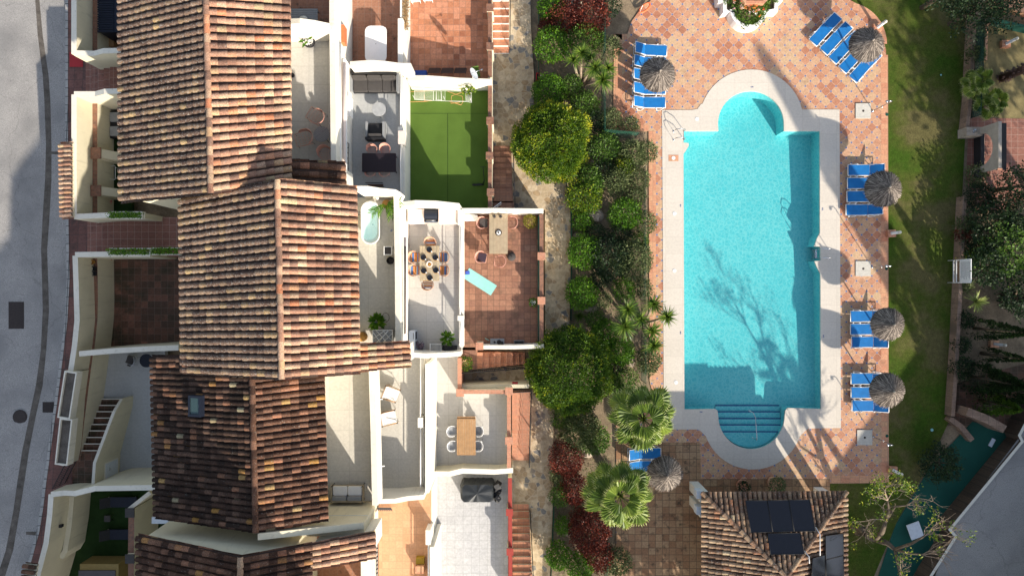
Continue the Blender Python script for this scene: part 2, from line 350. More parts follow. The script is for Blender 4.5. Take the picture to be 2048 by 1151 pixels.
mx = N(nt_,'ShaderNodeMixShader'); L(nt_,frs,mx.inputs[0]); L(nt_,tr_.outputs[0],mx.inputs[1]); L(nt_,gl.outputs[0],mx.inputs[2]); L(nt_,mx.outputs[0],nt_.nodes['Material Output'].inputs[0]); water = m
# roof tiles
SP = [(16,.54,.66,(.34,.31,.27)),(5,.60,.72,(.045,.036,.03))]
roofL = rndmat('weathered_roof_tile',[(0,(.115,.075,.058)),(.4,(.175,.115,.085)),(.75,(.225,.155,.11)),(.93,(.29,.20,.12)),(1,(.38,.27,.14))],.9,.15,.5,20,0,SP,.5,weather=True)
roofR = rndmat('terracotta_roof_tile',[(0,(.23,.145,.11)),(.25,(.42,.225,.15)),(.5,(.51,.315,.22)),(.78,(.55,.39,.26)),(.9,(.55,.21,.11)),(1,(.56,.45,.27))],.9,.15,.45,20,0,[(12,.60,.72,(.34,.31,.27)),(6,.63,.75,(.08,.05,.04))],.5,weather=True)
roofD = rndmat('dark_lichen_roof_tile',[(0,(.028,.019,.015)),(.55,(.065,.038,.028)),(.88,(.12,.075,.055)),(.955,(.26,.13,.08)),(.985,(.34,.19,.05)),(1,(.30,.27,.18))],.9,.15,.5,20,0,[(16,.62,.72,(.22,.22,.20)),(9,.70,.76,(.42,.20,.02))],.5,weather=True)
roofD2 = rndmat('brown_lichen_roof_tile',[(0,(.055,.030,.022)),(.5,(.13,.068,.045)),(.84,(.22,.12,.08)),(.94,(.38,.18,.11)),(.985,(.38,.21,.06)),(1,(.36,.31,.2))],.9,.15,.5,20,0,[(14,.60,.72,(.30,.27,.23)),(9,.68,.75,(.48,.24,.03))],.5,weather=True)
roofP = rndmat('pavilion_roof_tile',[(0,(.12,.07,.05)),(.4,(.27,.17,.11)),(.7,(.40,.28,.18)),(.9,(.34,.16,.09)),(1,(.5,.4,.26))],.9,.15,.5,18,0,SP,.5,weather=True)
# leaves
G1 = rndmat('bright_green_leaf',[(0,(.035,.10,.006)),(.5,(.09,.22,.012)),(1,(.20,.36,.02))],.5,.3,.2,20,.3)
G2 = rndmat('mid_green_leaf',[(0,(.035,.085,.012)),(.5,(.085,.17,.02)),(1,(.17,.28,.04))],.5,.3,.2,20,.25)
G3 = rndmat('dark_green_leaf',[(0,(.008,.022,.008)),(.5,(.017,.042,.012)),(1,(.045,.085,.022))],.55,.3,.2,20,.15)
GY = rndmat('yellow_green_leaf',[(0,(.04,.09,.006)),(.42,(.10,.19,.01)),(.72,(.26,.32,.014)),(1,(.52,.48,.03))],.5,.3,.2,20,.3)
GO = rndmat('olive_green_leaf',[(0,(.06,.085,.03)),(.5,(.13,.165,.06)),(1,(.23,.26,.11))],.6,.25,.2,20,.2)
GR = rndmat('dark_red_leaf',[(0,(.05,.010,.008)),(.5,(.14,.025,.015)),(1,(.32,.08,.045))],.5,.3,.2,20,.2)
GPm = rndmat('fan_palm_leaf',[(0,(.06,.11,.014)),(.45,(.15,.23,.03)),(1,(.34,.42,.07))],.45,.35,.25,8,.35)
GT = rndmat('palm_leaf_thread',[(0,(.28,.36,.09)),(1,(.55,.58,.26))],.6,.2,0,8,.3)
YU = rndmat('yucca_leaf',[(0,(.035,.085,.012)),(.5,(.09,.17,.02)),(1,(.24,.32,.05))],.45,.35,.2,8,.2)
bark = plain('bark', (.13,.10,.07), .9, .4, 8, bs=.8)
palebark = plain('pale_bark', (.30,.23,.17), .9, .35, 8, bs=.8)
flowers = rndmat('flower',[(0,(.7,.05,.03)),(.4,(.8,.3,.05)),(.7,(.8,.5,.5)),(1,(.85,.8,.7))],.5)
# objects
thatch = rndmat('thatch',[(0,(.055,.046,.042)),(.5,(.17,.145,.125)),(1,(.42,.36,.30))],.9,.1,.3,40)
blue = plain('blue_mesh_fabric', (.008,.15,.43), .6, .16, 3.5, fine=40)
wplas = plain('white_plastic', (.80,.80,.79), .4, .04)
wmetal = plain('white_painted_metal', (.78,.78,.77), .35, .04)
wood = plain('teak_wood', (.36,.21,.10), .6, .25, 5, fine=90)
gwood = plain('weathered_wood', (.38,.31,.21), .7, .2, 5, fine=90)
dwood = plain('dark_wood', (.08,.045,.035), .7, .3, 5)
black = plain('black_material', (.018,.018,.02), .55, .15)
dfab = plain('dark_grey_fabric', (.065,.06,.058), .85, .12)
gfab = plain('grey_fabric', (.26,.27,.28), .85, .1)
wfab = plain('white_fabric', (.78,.77,.74), .85, .05, bs=.1)
pinkm = plain('pink_wire', (.62,.33,.26), .5, .06)
pinkf = plain('pink_mesh', (.55,.30,.24), .7, .08)
steel = plain('steel', (.55,.56,.58), .25, .05, metal=.9)
navy = plain('navy_metal', (.010,.014,.026), .5, .15)
orange = plain('orange_plastic', (.75,.16,.06), .5, .1)
red = plain('red_paint', (.42,.03,.035), .7, .12)
teal = plain('teal_mat', (.26,.55,.52), .8, .08)
tealcourt = plain('green_court_surface', (.010,.075,.055), .9, .15, 1)
wallstone = tiles('brown_wall_stone', .45,.30,0,[(.20,.13,.09),(.27,.18,.13),(.32,.22,.16)],(.15,.11,.08),.03,dirt=(2,.55,.75,(.08,.06,.045)))
panelm = plain('solar_glass', (.006,.007,.012), .12, .2, spec=.6)
rock = plain('rock', (.36,.30,.24), .95, .35, 3, bs=1.0, fine=14)
brass = plain('brown_glaze', (.30,.15,.03), .5, .4, 9)
iron = plain('cast_iron', (.045,.035,.032), .75, .3, 12)
redtile = plain('red_coated_cap', (.30,.045,.035), .8, .15, 6)
rope = rndmat('dry_leaf',[(0,(.22,.12,.05)),(1,(.45,.3,.14))],.8)
netg = mesh_mat('green_netting', (.035,.14,.09), .30)
netd = mesh_mat('dark_green_netting', (.012,.06,.045), .75)
glassm = glass('window_glass', (.05,.09,.09), .85)
bluebag = plain('blue_plastic', (.02,.07,.32), .5, .1)
greenp = plain('green_plastic', (.12,.20,.04), .5, .1)
brownroof = plain('mortar', (.10,.065,.05), .95, .3, 6)
# ---------------- building helpers ----------------
def ribbon(mb, top, th, zb, m=0, mcap=None, closed=False):
    # vertical wall: top = world points along the centre of its top, th thick, down to zb
    top = [Vector(p) for p in top]; n = len(top); Lf=[]; Rt=[]
    dz = random.uniform(-.006,.006)
    for i in range(n):
        a = top[(i-1)%n] if (closed or i>0) else top[i]; b = top[(i+1)%n] if (closed or i<n-1) else top[i]
        d1 = (top[i]-a); d2 = (b-top[i]); d1.z=d2.z=0
        if d1.length<1e-6: d1=d2
        if d2.length<1e-6: d2=d1
        d1.normalize(); d2.normalize(); n1=Vector((-d1.y,d1.x,0)); n2=Vector((-d2.y,d2.x,0)); nn=(n1+n2)
        nn = n1 if nn.length<1e-4 else nn.normalized(); k = th/2/max(.45,nn.dot(n1))
        Lf.append(top[i]+nn*k+Vector((0,0,dz))); Rt.append(top[i]-nn*k+Vector((0,0,dz)))
    zbs = zb if isinstance(zb,(list,tuple)) else [zb]*n
    vs = Lf+Rt+[Vector((p.x,p.y,zbs[i])) for i,p in enumerate(Lf)]+[Vector((p.x,p.y,zbs[i])) for i,p in enumerate(Rt)]
    rng = range(n if closed else n-1); mc = m if mcap is None else mcap; ft=[]; fs=[]
    for i in rng:
        j=(i+1)%n; ft.append((i,n+i,n+j,j)); fs += [(2*n+i,i,j,2*n+j),(n+i,3*n+i,3*n+j,n+j)]
    if not closed: fs += [(0,2*n,3*n,n),(n-1,2*n-1,4*n-1,3*n-1)]
    mb.add(vs, ft, mc); b=len(mb.v)-4*n
    for f in fs: mb.f.append([b+i for i in f]); mb.m.append(m); mb.r.append(.5); mb.smooth.append(False)
def wl(pts, z):     # pixel points (px,py[,z]) -> world
    return [W(p[0],p[1],p[2] if len(p)>2 else z) for p in pts]
def wall(name, pts, z, zb, th, mats, label, cat='wall', group=None, parent=None, mcap=None):
    mb = MB(); ribbon(mb, wl(pts,z), th, zb, 0, mcap)
    if parent is not None: return mb.build(name, mats, parent)
    return one(name, mb, mats, label, cat, group)
def P2(pts, z): return [(W(x,y,z).x, W(x,y,z).y) for x,y in pts]
def arc(cx, cy, r, a0, a1, n): return [(cx+r*math.cos(math.radians(a0+(a1-a0)*k/n)), cy-r*math.sin(math.radians(a0+(a1-a0)*k/n))) for k in range(n+1)]
def tilerow(mb, e, r, side, nrm, rad, concave=False, expo=.37, lift=.035):
    d = r-e; Ln = d.length
    if Ln < .15: return
    u = d/Ln; m = max(1,round(Ln/expo)); ex = Ln/m; K=6
    for j in range(m):
        jit = random.uniform(-.012,.012); s0 = j*ex - (random.uniform(0,.03) if j else .02); s1=(j+1)*ex+.03
        vs=[]; sk = random.uniform(-.012,.012)
        for (s,ra,h,sh) in ((s0,rad*1.10,lift,jit),(s1,rad*.93,0.0,jit+sk)):
            c = e+u*s+side*sh+nrm*h
            for k in range(K+1):
                a=PI*k/K; off = nrm*(math.sin(a)*ra*.85)*(-1 if concave else 1)
                vs.append(c+side*(math.cos(a)*ra)+off)
        fs=[(k,k+1,K+2+k,K+1+k) for k in range(K)]
        rr=random.random(); mb.add(vs,fs,0,rr,True)
        if not concave: mb.add(vs[:K+1],[tuple(range(K+1))],1,rr*.5)
def roofpatch(mb, E0, E1, R0, R1, pitch=.315, tri=False, skip=None, n=None, apex=None):
    # barrel tiles from the eave E0-E1 up to R0-R1
    nrm = (E1-E0).cross(R0-E0).normalized()
    if nrm.z<0: nrm=-nrm
    n = n or max(1,round(((E1-E0).length+(R1-R0).length)/2/pitch)) if not tri else round((E1-E0).length/pitch)
    mid=(E0+E1)/2
    wd = (E1-E0).length/n
    for i in range(n+1):
        for cc in (0,1):
            t = i/n if cc else (i+.5)/n
            if t>1: continue
            e=E0.lerp(E1,t)
            if tri:
                up=apex-mid; q=1-abs(2*t-1); r=e+up*q
            else: r=R0.lerp(R1,t)
            if skip and not cc:
                pass
            sd=(E1-E0).normalized(); dd=(r-e)
            if dd.length<.1: continue
            sd=(sd-dd.normalized()*sd.dot(dd.normalized())).normalized()
            tilerow(mb, e+nrm*(.035 if cc else .05), r+nrm*(.035 if cc else .05), sd, nrm, wd*(.30 if cc else .385), bool(cc), expo=.37)
def ridge(mb, pts, rad=.12, expo=.40):
    for a,b in zip(pts[:-1],pts[1:]):
        d=b-a; sd=Vector((0,0,1)).cross(d).normalized(); nr=d.cross(sd).normalized(); nr = nr if nr.z>0 else -nr
        tilerow(mb,a+nr*.08,b+nr*.08,sd,nr,rad,False,expo,.02)
def under(mb, E0,E1,R0,R1, t=.12):
    vs=[E0,E1,R1,R0]; nrm=(E1-E0).cross(R0-E0).normalized(); nrm = nrm if nrm.z>0 else -nrm
    vs=[v-nrm*.0 for v in vs]; lo=[v-nrm*t for v in vs]
    mb.add(vs+lo,[(0,1,2,3),(7,6,5,4),(0,4,5,1),(1,5,6,2),(2,6,7,3),(3,7,4,0)],0,.5)
def railing(name, p0, p1, h, mat, parent, bars=.105, curb=0, z=None, thick=.022, posts=1.6, label=None):
    p0=Vector(p0); p1=Vector(p1); d=p1-p0; Ln=d.length; u=d/Ln; mb=MB(); up=Vector((0,0,1))
    mb.tube([p0+up*(h),p1+up*(h)],.025,6); mb.tube([p0+up*(h*.90-.06),p1+up*(h*.90-.06)],.014,4); mb.tube([p0+up*(curb+.06),p1+up*(curb+.06)],.016,4)
    k=int(Ln/bars)
    for i in range(k+1):
        q=p0+u*(Ln*i/k); mb.tube([q+up*(curb+.05),q+up*(h*.90-.05)],thick/2,4)
    k=max(1,int(Ln/posts))
    for i in range(k+1):
        q=p0+u*(Ln*i/k); mb.tube([q+up*curb,q+up*h],.026,5)
    o=mb.build(name,mat,parent)
    return o
def stairs(mb, poly0, poly1, n, z0, z1, mtread=0, mrise=1, nose=None):
    # poly0 / poly1: world (a,b) edge pairs at the low and the high end
    a0,b0=[Vector(p) for p in poly0]; a1,b1=[Vector(p) for p in poly1]
    for i in range(n):
        t0=i/n; t1=(i+1)/n; A=a0.lerp(a1,t0); B=b0.lerp(b1,t0); Cc=b0.lerp(b1,t1); D=a0.lerp(a1,t1)
        z=z0+(z1-z0)*(i+1)/n
        vs=[(p.x,p.y,zz) for zz in (min(z0,z1)-.3,z) for p in (A,B,Cc,D)]
        b=len(mb.v); mb.add(vs,[(4,5,6,7)],mtread,random.random())
        for f in ((0,1,5,4),(1,2,6,5),(2,3,7,6),(3,0,4,7)):
            mb.f.append([b+q for q in f]); mb.m.append(mrise); mb.r.append(.5); mb.smooth.append(False)
U,M_,G,P0,PT = 6.7,4.0,1.4,.1,.8
XL=lambda px,z: (px-CX)*(H-z)/F
YL=lambda py,z: -(py-CY)*(H-z)/F

# ---------------- ground, street ----------------
pool_px = ([(1367,262),(1437,262)]+arc(1502,248,66,180,0,22)+[(1568,262),(1640,262),(1640,466),(1634,477),(1629,492),(1641,493),(1641,521),(1629,522),(1634,534),(1641,547),
           (1642,817),(1576,815),(1571,820)]+arc(1503,831,66.5,0,-180,22)+[(1435,820),(1430,817),(1369,818),(1367,308),(1372,301),(1378,291),(1377,286),(1367,285)])
cop_px = ([(1324,220),(1384,220),(1395,218),(1402,208)]+arc(1503,243,104,160,20,24)+[(1604,219),(1679,219),(1682,855),(1617,856),(1607,864)]+arc(1506,838,100,-20,-160,24)+[(1402,862),(1396,858),(1328,858)])
def S(pts,z): return [W(x,y,z) for x,y in pts]
mb=MB(); big=[Vector((x,y,-.06)) for x,y in ((-80,-80),(80,-80),(80,80),(-80,80))]
hole=[Vector((XL(x,0),YL(y,0),-.06)) for x,y in ((1350,175),(1660,175),(1660,905),(1350,905))]
mb.sheet(big,[hole]); struct('ground',mb,soil)
# street: one tilted surface
mb=MB(); mb.add([Vector((x,y,SZ(y)-.004)) for x,y in ((-60,-60),(-25.2,-60),(-25.2,40),(-60,40))],[(0,1,2,3)])
kerb_px=[(134,-60),(134,150),(134,300),(135,440),(137,560),(133,640),(123,720),(113,800),(106,850),(98,910),(91,960),(85,1010),(77,1060),(62,1115),(47,1160),(20,1230)]
street=MB(); kp=[SW(x,y) for x,y in kerb_px]
for a,b in zip(kp[:-1],kp[1:]): street.add([Vector((-60,a.y,SZ(a.y))),Vector((-60,b.y,SZ(b.y))),b,a],[(0,1,2,3)])
struct('road',street,asphalt)
gp=[(72,-20,8),(80,70,10),(92,150,12),(95,200,13),(98,290,11),(97,360,12),(92,430,13),(88,500,12),(90,560,12),(92,620,13),(86,700,11),(78,770,14),(66,830,13),(52,900,14),(42,960,15),(33,1020,14),(18,1100,15),(0,1160,16)]
mb=MB(); pr=[(SW(x-w/2+random.uniform(-1,1),y,.005),SW(x+w/2+random.uniform(-1,1),y,.005)) for x,y,w in gp]
for (a,b),(c,d) in zip(pr[:-1],pr[1:]): mb.add([a,c,d,b],[(0,1,2,3)])
for (x0,y0,x1,y1) in ((100,303,134,308),(52,1062,78,1068)): mb.add([SW(x0,y0,.006),SW(x0,y1,.006),SW(x1,y1+2,.006),SW(x1,y0,.006)],[(0,1,2,3)])
struct('road_patch_strip',mb,gutter)
# kerb and pavement
mb=MB()
ribbon(mb,[p+Vector((.06,0,.13)) for p in kp],.15,-.1); struct('kerb',mb,kerbm)
mb=MB(); wline=[(148,-60),(148,50),(148,110),(178,112),(178,186),(148,188),(148,310),(148,434),(178,436),(178,508),(150,511),(152,570),(154,640),(149,690),(141,744),(136,800),(128,900),(122,930),(145,932),(145,975),(102,988),(99,1030),(92,1085),(75,1151),(45,1235)]
wz=[3.7]*3+[None]*2+[3.7]*3+[None]*2+[3.7]*8+[None]*2+[3.7]*5
pv=[p+Vector((.14,0,.11)) for p in kp]; pv2=[]
for (x,y),zz in zip(wline,wz):
    q=SW(x,y,.11) if zz is None else W(x,y,zz); pv2.append(Vector((q.x,q.y,SZ(q.y)+.11)))
mb.sheet(pv+pv2[::-1])
struct('pavement',mb,sidew)
# street covers
def streetbox(name,x0,y0,x1,y1,mt,label,cat,grid=None):
    t=thing(name,label,cat,SW((x0+x1)/2,(y0+y1)/2,.004)); mb=MB(); z=.008
    a,b=SW(x0,y1,z),SW(x1,y0,z); mb.add([SW(x0,y1,z),SW(x1,y1,z),SW(x1,y0,z),SW(x0,y0,z)],[(0,1,2,3)]); mb.build('frame',mt,t)
    return t
t=streetbox('access_cover',17,603,48,657,iron,'rectangular rusty double access cover set into the asphalt road','access cover')
for (a,b) in ((605,629),(631,655)):
    mb=MB(); mb.add([SW(19,b,.016),SW(46,b,.016),SW(46,a,.016),SW(19,a,.016)],[(0,1,2,3)])
    for k in range(6): y=a+2+k*4; mb.add([SW(20,y+1,.02),SW(45,y+1,.02),SW(45,y,.02),SW(20,y,.02)],[(0,1,2,3)])
    mb.build('lid',iron,t)
t=thing('manhole_cover','round dark iron manhole cover in the road','manhole cover',SW(40,833,0))
c=SW(40,833,.01); mb=MB(); mb.lathe(c,[(.40,0),(.40,.012),(.36,.014)],28,sm=False); mb.build('frame',kerbm and iron,t)
mb=MB(); mb.lathe(c+Vector((0,0,.012)),[(.35,0),(.35,.010),(.30,.012)],28,sm=False); mb.build('lid',iron,t)
t=streetbox('drain_grate',85,803,108,824,iron,'dark iron drain grate beside the kerb','drain grate')
mb=MB()
for k in range(7): y=804.5+k*3; mb.add([SW(86,y+1.6,.02),SW(107,y+1.6,.02),SW(107,y,.02),SW(86,y,.02)],[(0,1,2,3)])
mb.build('grille',iron,t)

# ---------------- street-side patios ----------------
def slab(name,pts,z,zb,mat,mside=None): 
    mb=MB(); mb.prism(P2(pts,z),zb,z,0,.5,1 if mside else None); return struct(name,mb,[mat]+([mside] if mside else []))
def floorS(name,pts,z,mat): 
    mb=MB(); mb.prism(P2(pts,z),z-.35,z,0,.5); return struct(name,mb,mat)
floorS('patio_floor',[(170,-30),(262,-30),(262,112),(170,116)],PT,alleyt)
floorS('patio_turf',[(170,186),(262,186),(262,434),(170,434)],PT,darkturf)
floorS('patio_floor',[(170,505),(380,505),(380,697),(170,700)],PT,mossy)
floorS('patio_floor',[(150,705),(330,700),(330,952),(150,975)],PT,slate2)
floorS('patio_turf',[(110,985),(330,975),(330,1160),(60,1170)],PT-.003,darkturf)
# alleys rising between the houses
for (y0,y1,lab) in ((110,188,'a'),(434,512,'b')):
    mb=MB(); zs=SZ(W(180,(y0+y1)/2,1).y)+.1
    a0,b0=W(177,y0,zs),W(177,y1,zs); a1,b1=W(238,y0,1.9),W(238,y1,1.9)
    stairs(mb,(a0,b0),(a1,b1),5,zs,1.9,0,0)
    mb.prism([(a1.x,a1.y),(b1.x,b1.y),(W(385,y1,1.9).x,b1.y),(W(385,y0,1.9).x,a1.y)],.5,1.897,0,.5); struct('alley_steps',mb,alleyt)
ZW=3.7
def pwall(pts,label,z=ZW,zb=.0,th=.28,mats=None,group=None): return wall('patio_wall',pts,z,zb,th,mats or [cream,cap_w],label,'wall',group,None,1)
pwall([(148,-40),(148,50),(148,108)],'cream street wall of the topmost patio, beside the dark blue shed')
pwall([(148,106),(188,107),(206,102,4.2),(243,101,4.4)],'cream patio wall stepping up along the upper side of the first alley')
pwall([(148,188),(190,188),(208,183,4.2),(243,182,4.4)],'cream patio wall along the lower side of the first alley')
pwall([(148,189),(148,310),(148,434)],'cream street wall behind the tiled pavement canopy')
pwall([(148,433),(216,430),(290,431)],'cream patio wall above the second alley, beside the white gable')
pwall([(150,509),(216,508),(300,508)],'cream patio wall below the second alley, beside the mossy patio')
pwall([(150,511),(152,570),(154,640),(149,690),(141,742)],'long bending cream street wall of the mossy tiled patio')
pwall([(158,707),(230,701),(300,697),(357,695)],'rounded cream wall between the mossy patio and the grey patio')
pwall([(141,744,3.7),(136,800),(128,900),(122,930)],'cream street wall carrying the long white planters',z=3.6)
pwall([(102,988),(128,985),(150,986,3.8),(190,976,4.3),(312,974,4.6)],'wavy cream wall between the grey patio and the lowest turf patio')
pwall([(102,988),(99,1030),(92,1085),(75,1151),(55,1220)],'curved cream street wall of the lowest turf patio')
# brick-capped inner ledges: a lower wall built against the street wall
def ledge(pts,z,label,mats=None,th=.27): return wall('ledge_wall',pts,z,.3,th,mats or [cream,brickcap],label,'wall',None,None,1)
ledge([(190,-40),(190,107)],2.35,'brick-capped inner ledge beside the dark blue shed')
ledge([(190,205),(190,434)],2.35,'brick-capped inner ledge with two square piers')
ledge([(190,512),(191,600),(190,640),(184,697)],2.35,'brick-capped inner ledge of the mossy patio, with small pots on it')
ledge([(181,709),(173,770),(164,840),(155,922)],2.35,'brick-capped inner ledge beside the descending garden steps')
ledge([(143,992),(138,1050),(130,1100),(121,1115)],2.35,'plain cream inner ledge of the lowest turf patio',[cream,cream])
for (y0,y1,l) in ((296,316,'upper brick-topped square pier of the long ledge'),(371,391,'lower brick-topped square pier of the long ledge')):
    t=thing('wall_pier',l,'pier',W(191,(y0+y1)/2,PT),group='brick-topped piers of the street patio')
    mb=MB(); a,b=W(182,y1,2.6),W(200,y0,2.6); mb.box(a.x,a.y,PT,b.x,b.y,2.52); mb.build('shaft',cream,t)
    mb=MB(); mb.box(a.x-.03,a.y-.03,2.52,b.x+.03,b.y+.03,2.6); mb.build('cap',brickcap,t)
    mb=MB(); mb.add([Vector((b.x+.004,a.y+.04,2.5)),Vector((b.x+.004,b.y-.04,2.5)),Vector((b.x+1.0,b.y-.04,PT)),Vector((b.x+1.0,a.y+.04,PT)),Vector((b.x+.004,a.y+.04,PT)),Vector((b.x+.004,b.y-.04,PT))],[(0,3,2,1),(0,4,3),(1,2,5)]); mb.build('buttress',cream,t)
# pavement canopy
t=thing('pavement_canopy','small clay-tiled canopy over the red pavement by the street wall','canopy',W(134,360,3.3))
mb=MB(); E0,E1=W(122,288,3.45),W(125,436,3.45); R0,R1=W(145,286,3.8),W(146,434,3.8)
roofpatch(mb,E0,E1,R0,R1,pitch=.245); mb.build('roof_tile',[roofR,brownroof],t)
mb=MB(); under(mb,E0+Vector((.05,0,0)),E1+Vector((.05,0,0)),R0,R1,.08); mb.build('soffit',cream,t)
for y in (300,360,422): mb=MB(); q=W(143,y,3.3); mb.tube([q+Vector((.2,0,-.6)),q+Vector((-.4,0,-.05))],.04,5); mb.build('bracket',dwood,t)
# canopy at the bottom left corner
t=thing('pavement_canopy','clay-tiled canopy end at the bottom left corner below the kerb','canopy',W(65,1140,4.0))
mb=MB(); E0,E1=W(52,1125,4.6),W(40,1200,4.6); R0,R1=W(75,1128,4.9),W(62,1205,4.9); roofpatch(mb,E0,E1,R0,R1,pitch=.28); mb.build('roof_tile',[roofD2,brownroof],t)
mb=MB(); under(mb,E0,E1,R0,R1,.08); mb.build('soffit',cream,t)
# planters on the street wall
def hedge_leaves(mb,a,b,w,h,n,size=.10):
    for _ in range(n):
        t=random.random(); p=a.lerp(b,t)+Vector((random.uniform(-w,w)/2,random.uniform(-w,w)/2,random.uniform(.2,1)*h))
        d=Vector((random.uniform(-1,1),random.uniform(-1,1),random.uniform(-.1,1))); mb.leaf(p,d,Vector((random.random(),random.random(),1)),size*random.uniform(.6,1.3),size*.5)
for (pts,l) in (([(141,744),(127,835)],'upper long white planter box on the street wall'),([(132,838),(122,928)],'lower long white planter box on the street wall')):
    t=thing('planter_box',l,'planter',W(pts[0][0],pts[0][1],3.6),group='white planter boxes on the street wall')
    a,b=W(*pts[0],3.95),W(*pts[1],3.95); mb=MB()
    d=(b-a).normalized(); n=Vector((-d.y,d.x,0))*.30
    ribbon(mb,[a+n,b+n,b-n,a-n],.07,3.45,closed=True); mb.build('box',cap_w,t)
    mb=MB(); mb.add([a+n+Vector((0,0,-.12)),b+n+Vector((0,0,-.12)),b-n+Vector((0,0,-.12)),a-n+Vector((0,0,-.12))],[(0,1,2,3)],0,.5); mb.build('soil',gutter,t)
for (x0,x1,y,l,z) in ((219,284,430,'green hedge trough on the wall above the second alley',3.85),(219,300,503,'left green hedge trough on the wall below the second alley',3.85),(304,364,502,'right green hedge trough under the roof eave',3.9)):
    t=thing('hedge_trough',l,'planter',W((x0+x1)/2,y,z-.3),group='hedge troughs beside the second alley')
    a,b=W(x0,y,z),W(x1,y,z); n=Vector((0,.17,0)); mb=MB(); ribbon(mb,[a+n,b+n,b-n,a-n],.05,z-.35,closed=True); mb.build('trough',cap_w,t)
    mb=MB(); hedge_leaves(mb,a+Vector((.05,0,-.2)),b+Vector((-.05,0,-.2)),.30,.42,700,.10); mb.build('foliage',G1,t)
# steps down into the grey patio
ys=950; t=thing('garden_steps','flight of dark terracotta steps with pale nosings beside the grey patio','steps',W(205,860,PT))
mb=MB(); zt=2.35
A0,B0=W(199,797,PT+.1),W(247,797,PT+.1); A1,B1=W(162,912,zt),W(192,912,zt)
n=9
for i in range(n):
    t0=(i)/n; t1=(i+1)/n; z=PT+(zt-PT)*(i+1)/n
    q=[A0.lerp(A1,t0),B0.lerp(B1,t0),B0.lerp(B1,t1),A0.lerp(A1,t1)]
    q=[Vector((max(p.x,-24) ,p.y,z)) for p in q]; mb.add(q,[(0,3,2,1)],0)
    mb.add([q[0],q[1],Vector((q[1].x,q[1].y,z-.2)),Vector((q[0].x,q[0].y,z-.2))],[(0,1,2,3)],0)
    mb.add([q[0]+Vector((0,.03,.004)),q[1]+Vector((0,.03,.004)),q[1]+Vector((0,-.03,.004)),q[0]+Vector((0,-.03,.004))],[(0,3,2,1)],1)
mb.prism(P2([(145,911),(191,911),(188,972),(140,972)],zt),.5,zt-.003,0); mb.build('tread',[iron and mossy,cap_w],t)
pwall([(243,797,1.05+PT),(228,822,1.7+PT),(189,925,3.1),(186,968,3.15)],'sloping cream stair wall with a small hatch, beside the garden steps',zb=PT-.1,th=.16)
t=thing('meter_hatch','pale rectangular hatch door in the side of the stair wall','hatch',W(212,940,PT+.5))
a=W(189,935,3.0); 
mb=MB(); X=a.x+.10; y0=W(212,965,1.5).y; y1=W(212,918,1.5).y; mb.box(X-.02,y0,PT+.2,X+.035,y1,PT+1.5); mb.build('frame',cap_w,t)
mb=MB(); mb.box(X-.02,y0+.08,PT+.28,X+.055,y1-.08,PT+1.42); mb.build('door',bluish,t)
mb=MB(); mb.tube([Vector((X+.06,y1-.35,PT+1.1)),Vector((X+.09,y1-.35,PT+1.1)),Vector((X+.09,y1-.5,PT+1.1)),Vector((X+.06,y1-.5,PT+1.1))],.015,5); mb.build('handle',steel,t)
# entrance gate
t=thing('metal_gate','black barred metal gate between planter and wall','gate',W(130,950,2.4))
mb=MB(); zg=SZ(-10)+.15
a=W(134,925,3.3); b=W(108,975,3.3); a.z=b.z=zg
for k in range(12): 
    q=a.lerp(b,k/11); mb.tube([q,q+Vector((0,0,1.05))],.014,4)
mb.build('bar',black,t)
mb=MB(); 
for z in (.05,.5,1.05): mb.tube([a+Vector((0,0,z)),b+Vector((0,0,z))],.022,4)
mb.build('rail',black,t)
mb=MB(); mb.box(-24.6,a.y-1.9,zg-.05,-23.6,a.y+.1,zg-.02) ; 
# small ledge pots
for i,(x,y,l) in enumerate(((189,524,'round coiled clay pot on the brick ledge'),(190,537,'upper square black pot on the brick ledge'),(190,547,'lower square black pot on the brick ledge'))):
    q=W(x,y,2.36); mb=MB()
    if i==0: mb.lathe(q,[(.08,0),(.13,.18),(.13,.2),(.10,.2),(.09,.14)],14); one('clay_pot',mb,brass,l,'pot')
    else:
        ribbon(mb,[q+Vector((dx,dy,.16)) for dx,dy in ((-.1,-.1),(.1,-.1),(.1,.1),(-.1,.1))],.03,2.365,closed=True); mb.box(q.x-.09,q.y-.09,2.36,q.x+.09,q.y+.09,2.42); one('square_pot',mb,black,l,'pot','small pots on the brick ledge')

# ---------------- path, deck, pool, lawn ----------------
mb=MB(); path=[(968,-40),(1060,-40),(1062,60),(1068,150),(1066,250),(1062,340),(1135,362),(1141,430),(1141,560),(1138,680),(1112,760),(1106,860),(1108,930),(1104,1050),(1098,1190),(968,1190),(968,780),(925,780),(925,737),(1090,735),(1090,420),(968,415)]
mb.sheet(S(path,P0),thick=.15); struct('flagstone_path',mb,flag)
deck=[(1228,68),(1255,68),(1262,45),(1280,20),(1300,3),(1330,-60),(1640,-60),(1690,-5),(1722,12),(1746,36),(1763,66),(1772,100),(1778,960),(1778,965),(1660,966),(1660,1230),(1232,1230),(1232,800),(1308,800),(1299,760),(1297,262),(1226,262)]
mb=MB(); mb.sheet(S(deck,.0),[S(cop_px,.0)],thick=.06); struct('pool_deck',mb,deckt)
mb=MB(); mb.sheet(S(cop_px,.02),[S(pool_px,.02)],thick=.12); struct('pool_coping',mb,coping)
mb=MB()
for r in ([(1228.5,68.5),(1244,68.5),(1244,261),(1226.5,261)],[(1244,250),(1297,250),(1297,261.5),(1244,261.5)],[(1297.5,262),(1311,262),(1313,758),(1299.5,758)],[(1762,110),(1776,110),(1777.5,964),(1763,964)],[(1661,950),(1762.7,950),(1762.7,965),(1661,965)],[(1228.5,68.5),(1254,68.5),(1254,80),(1244,80)]):
    mb.sheet(S(r,.0045))
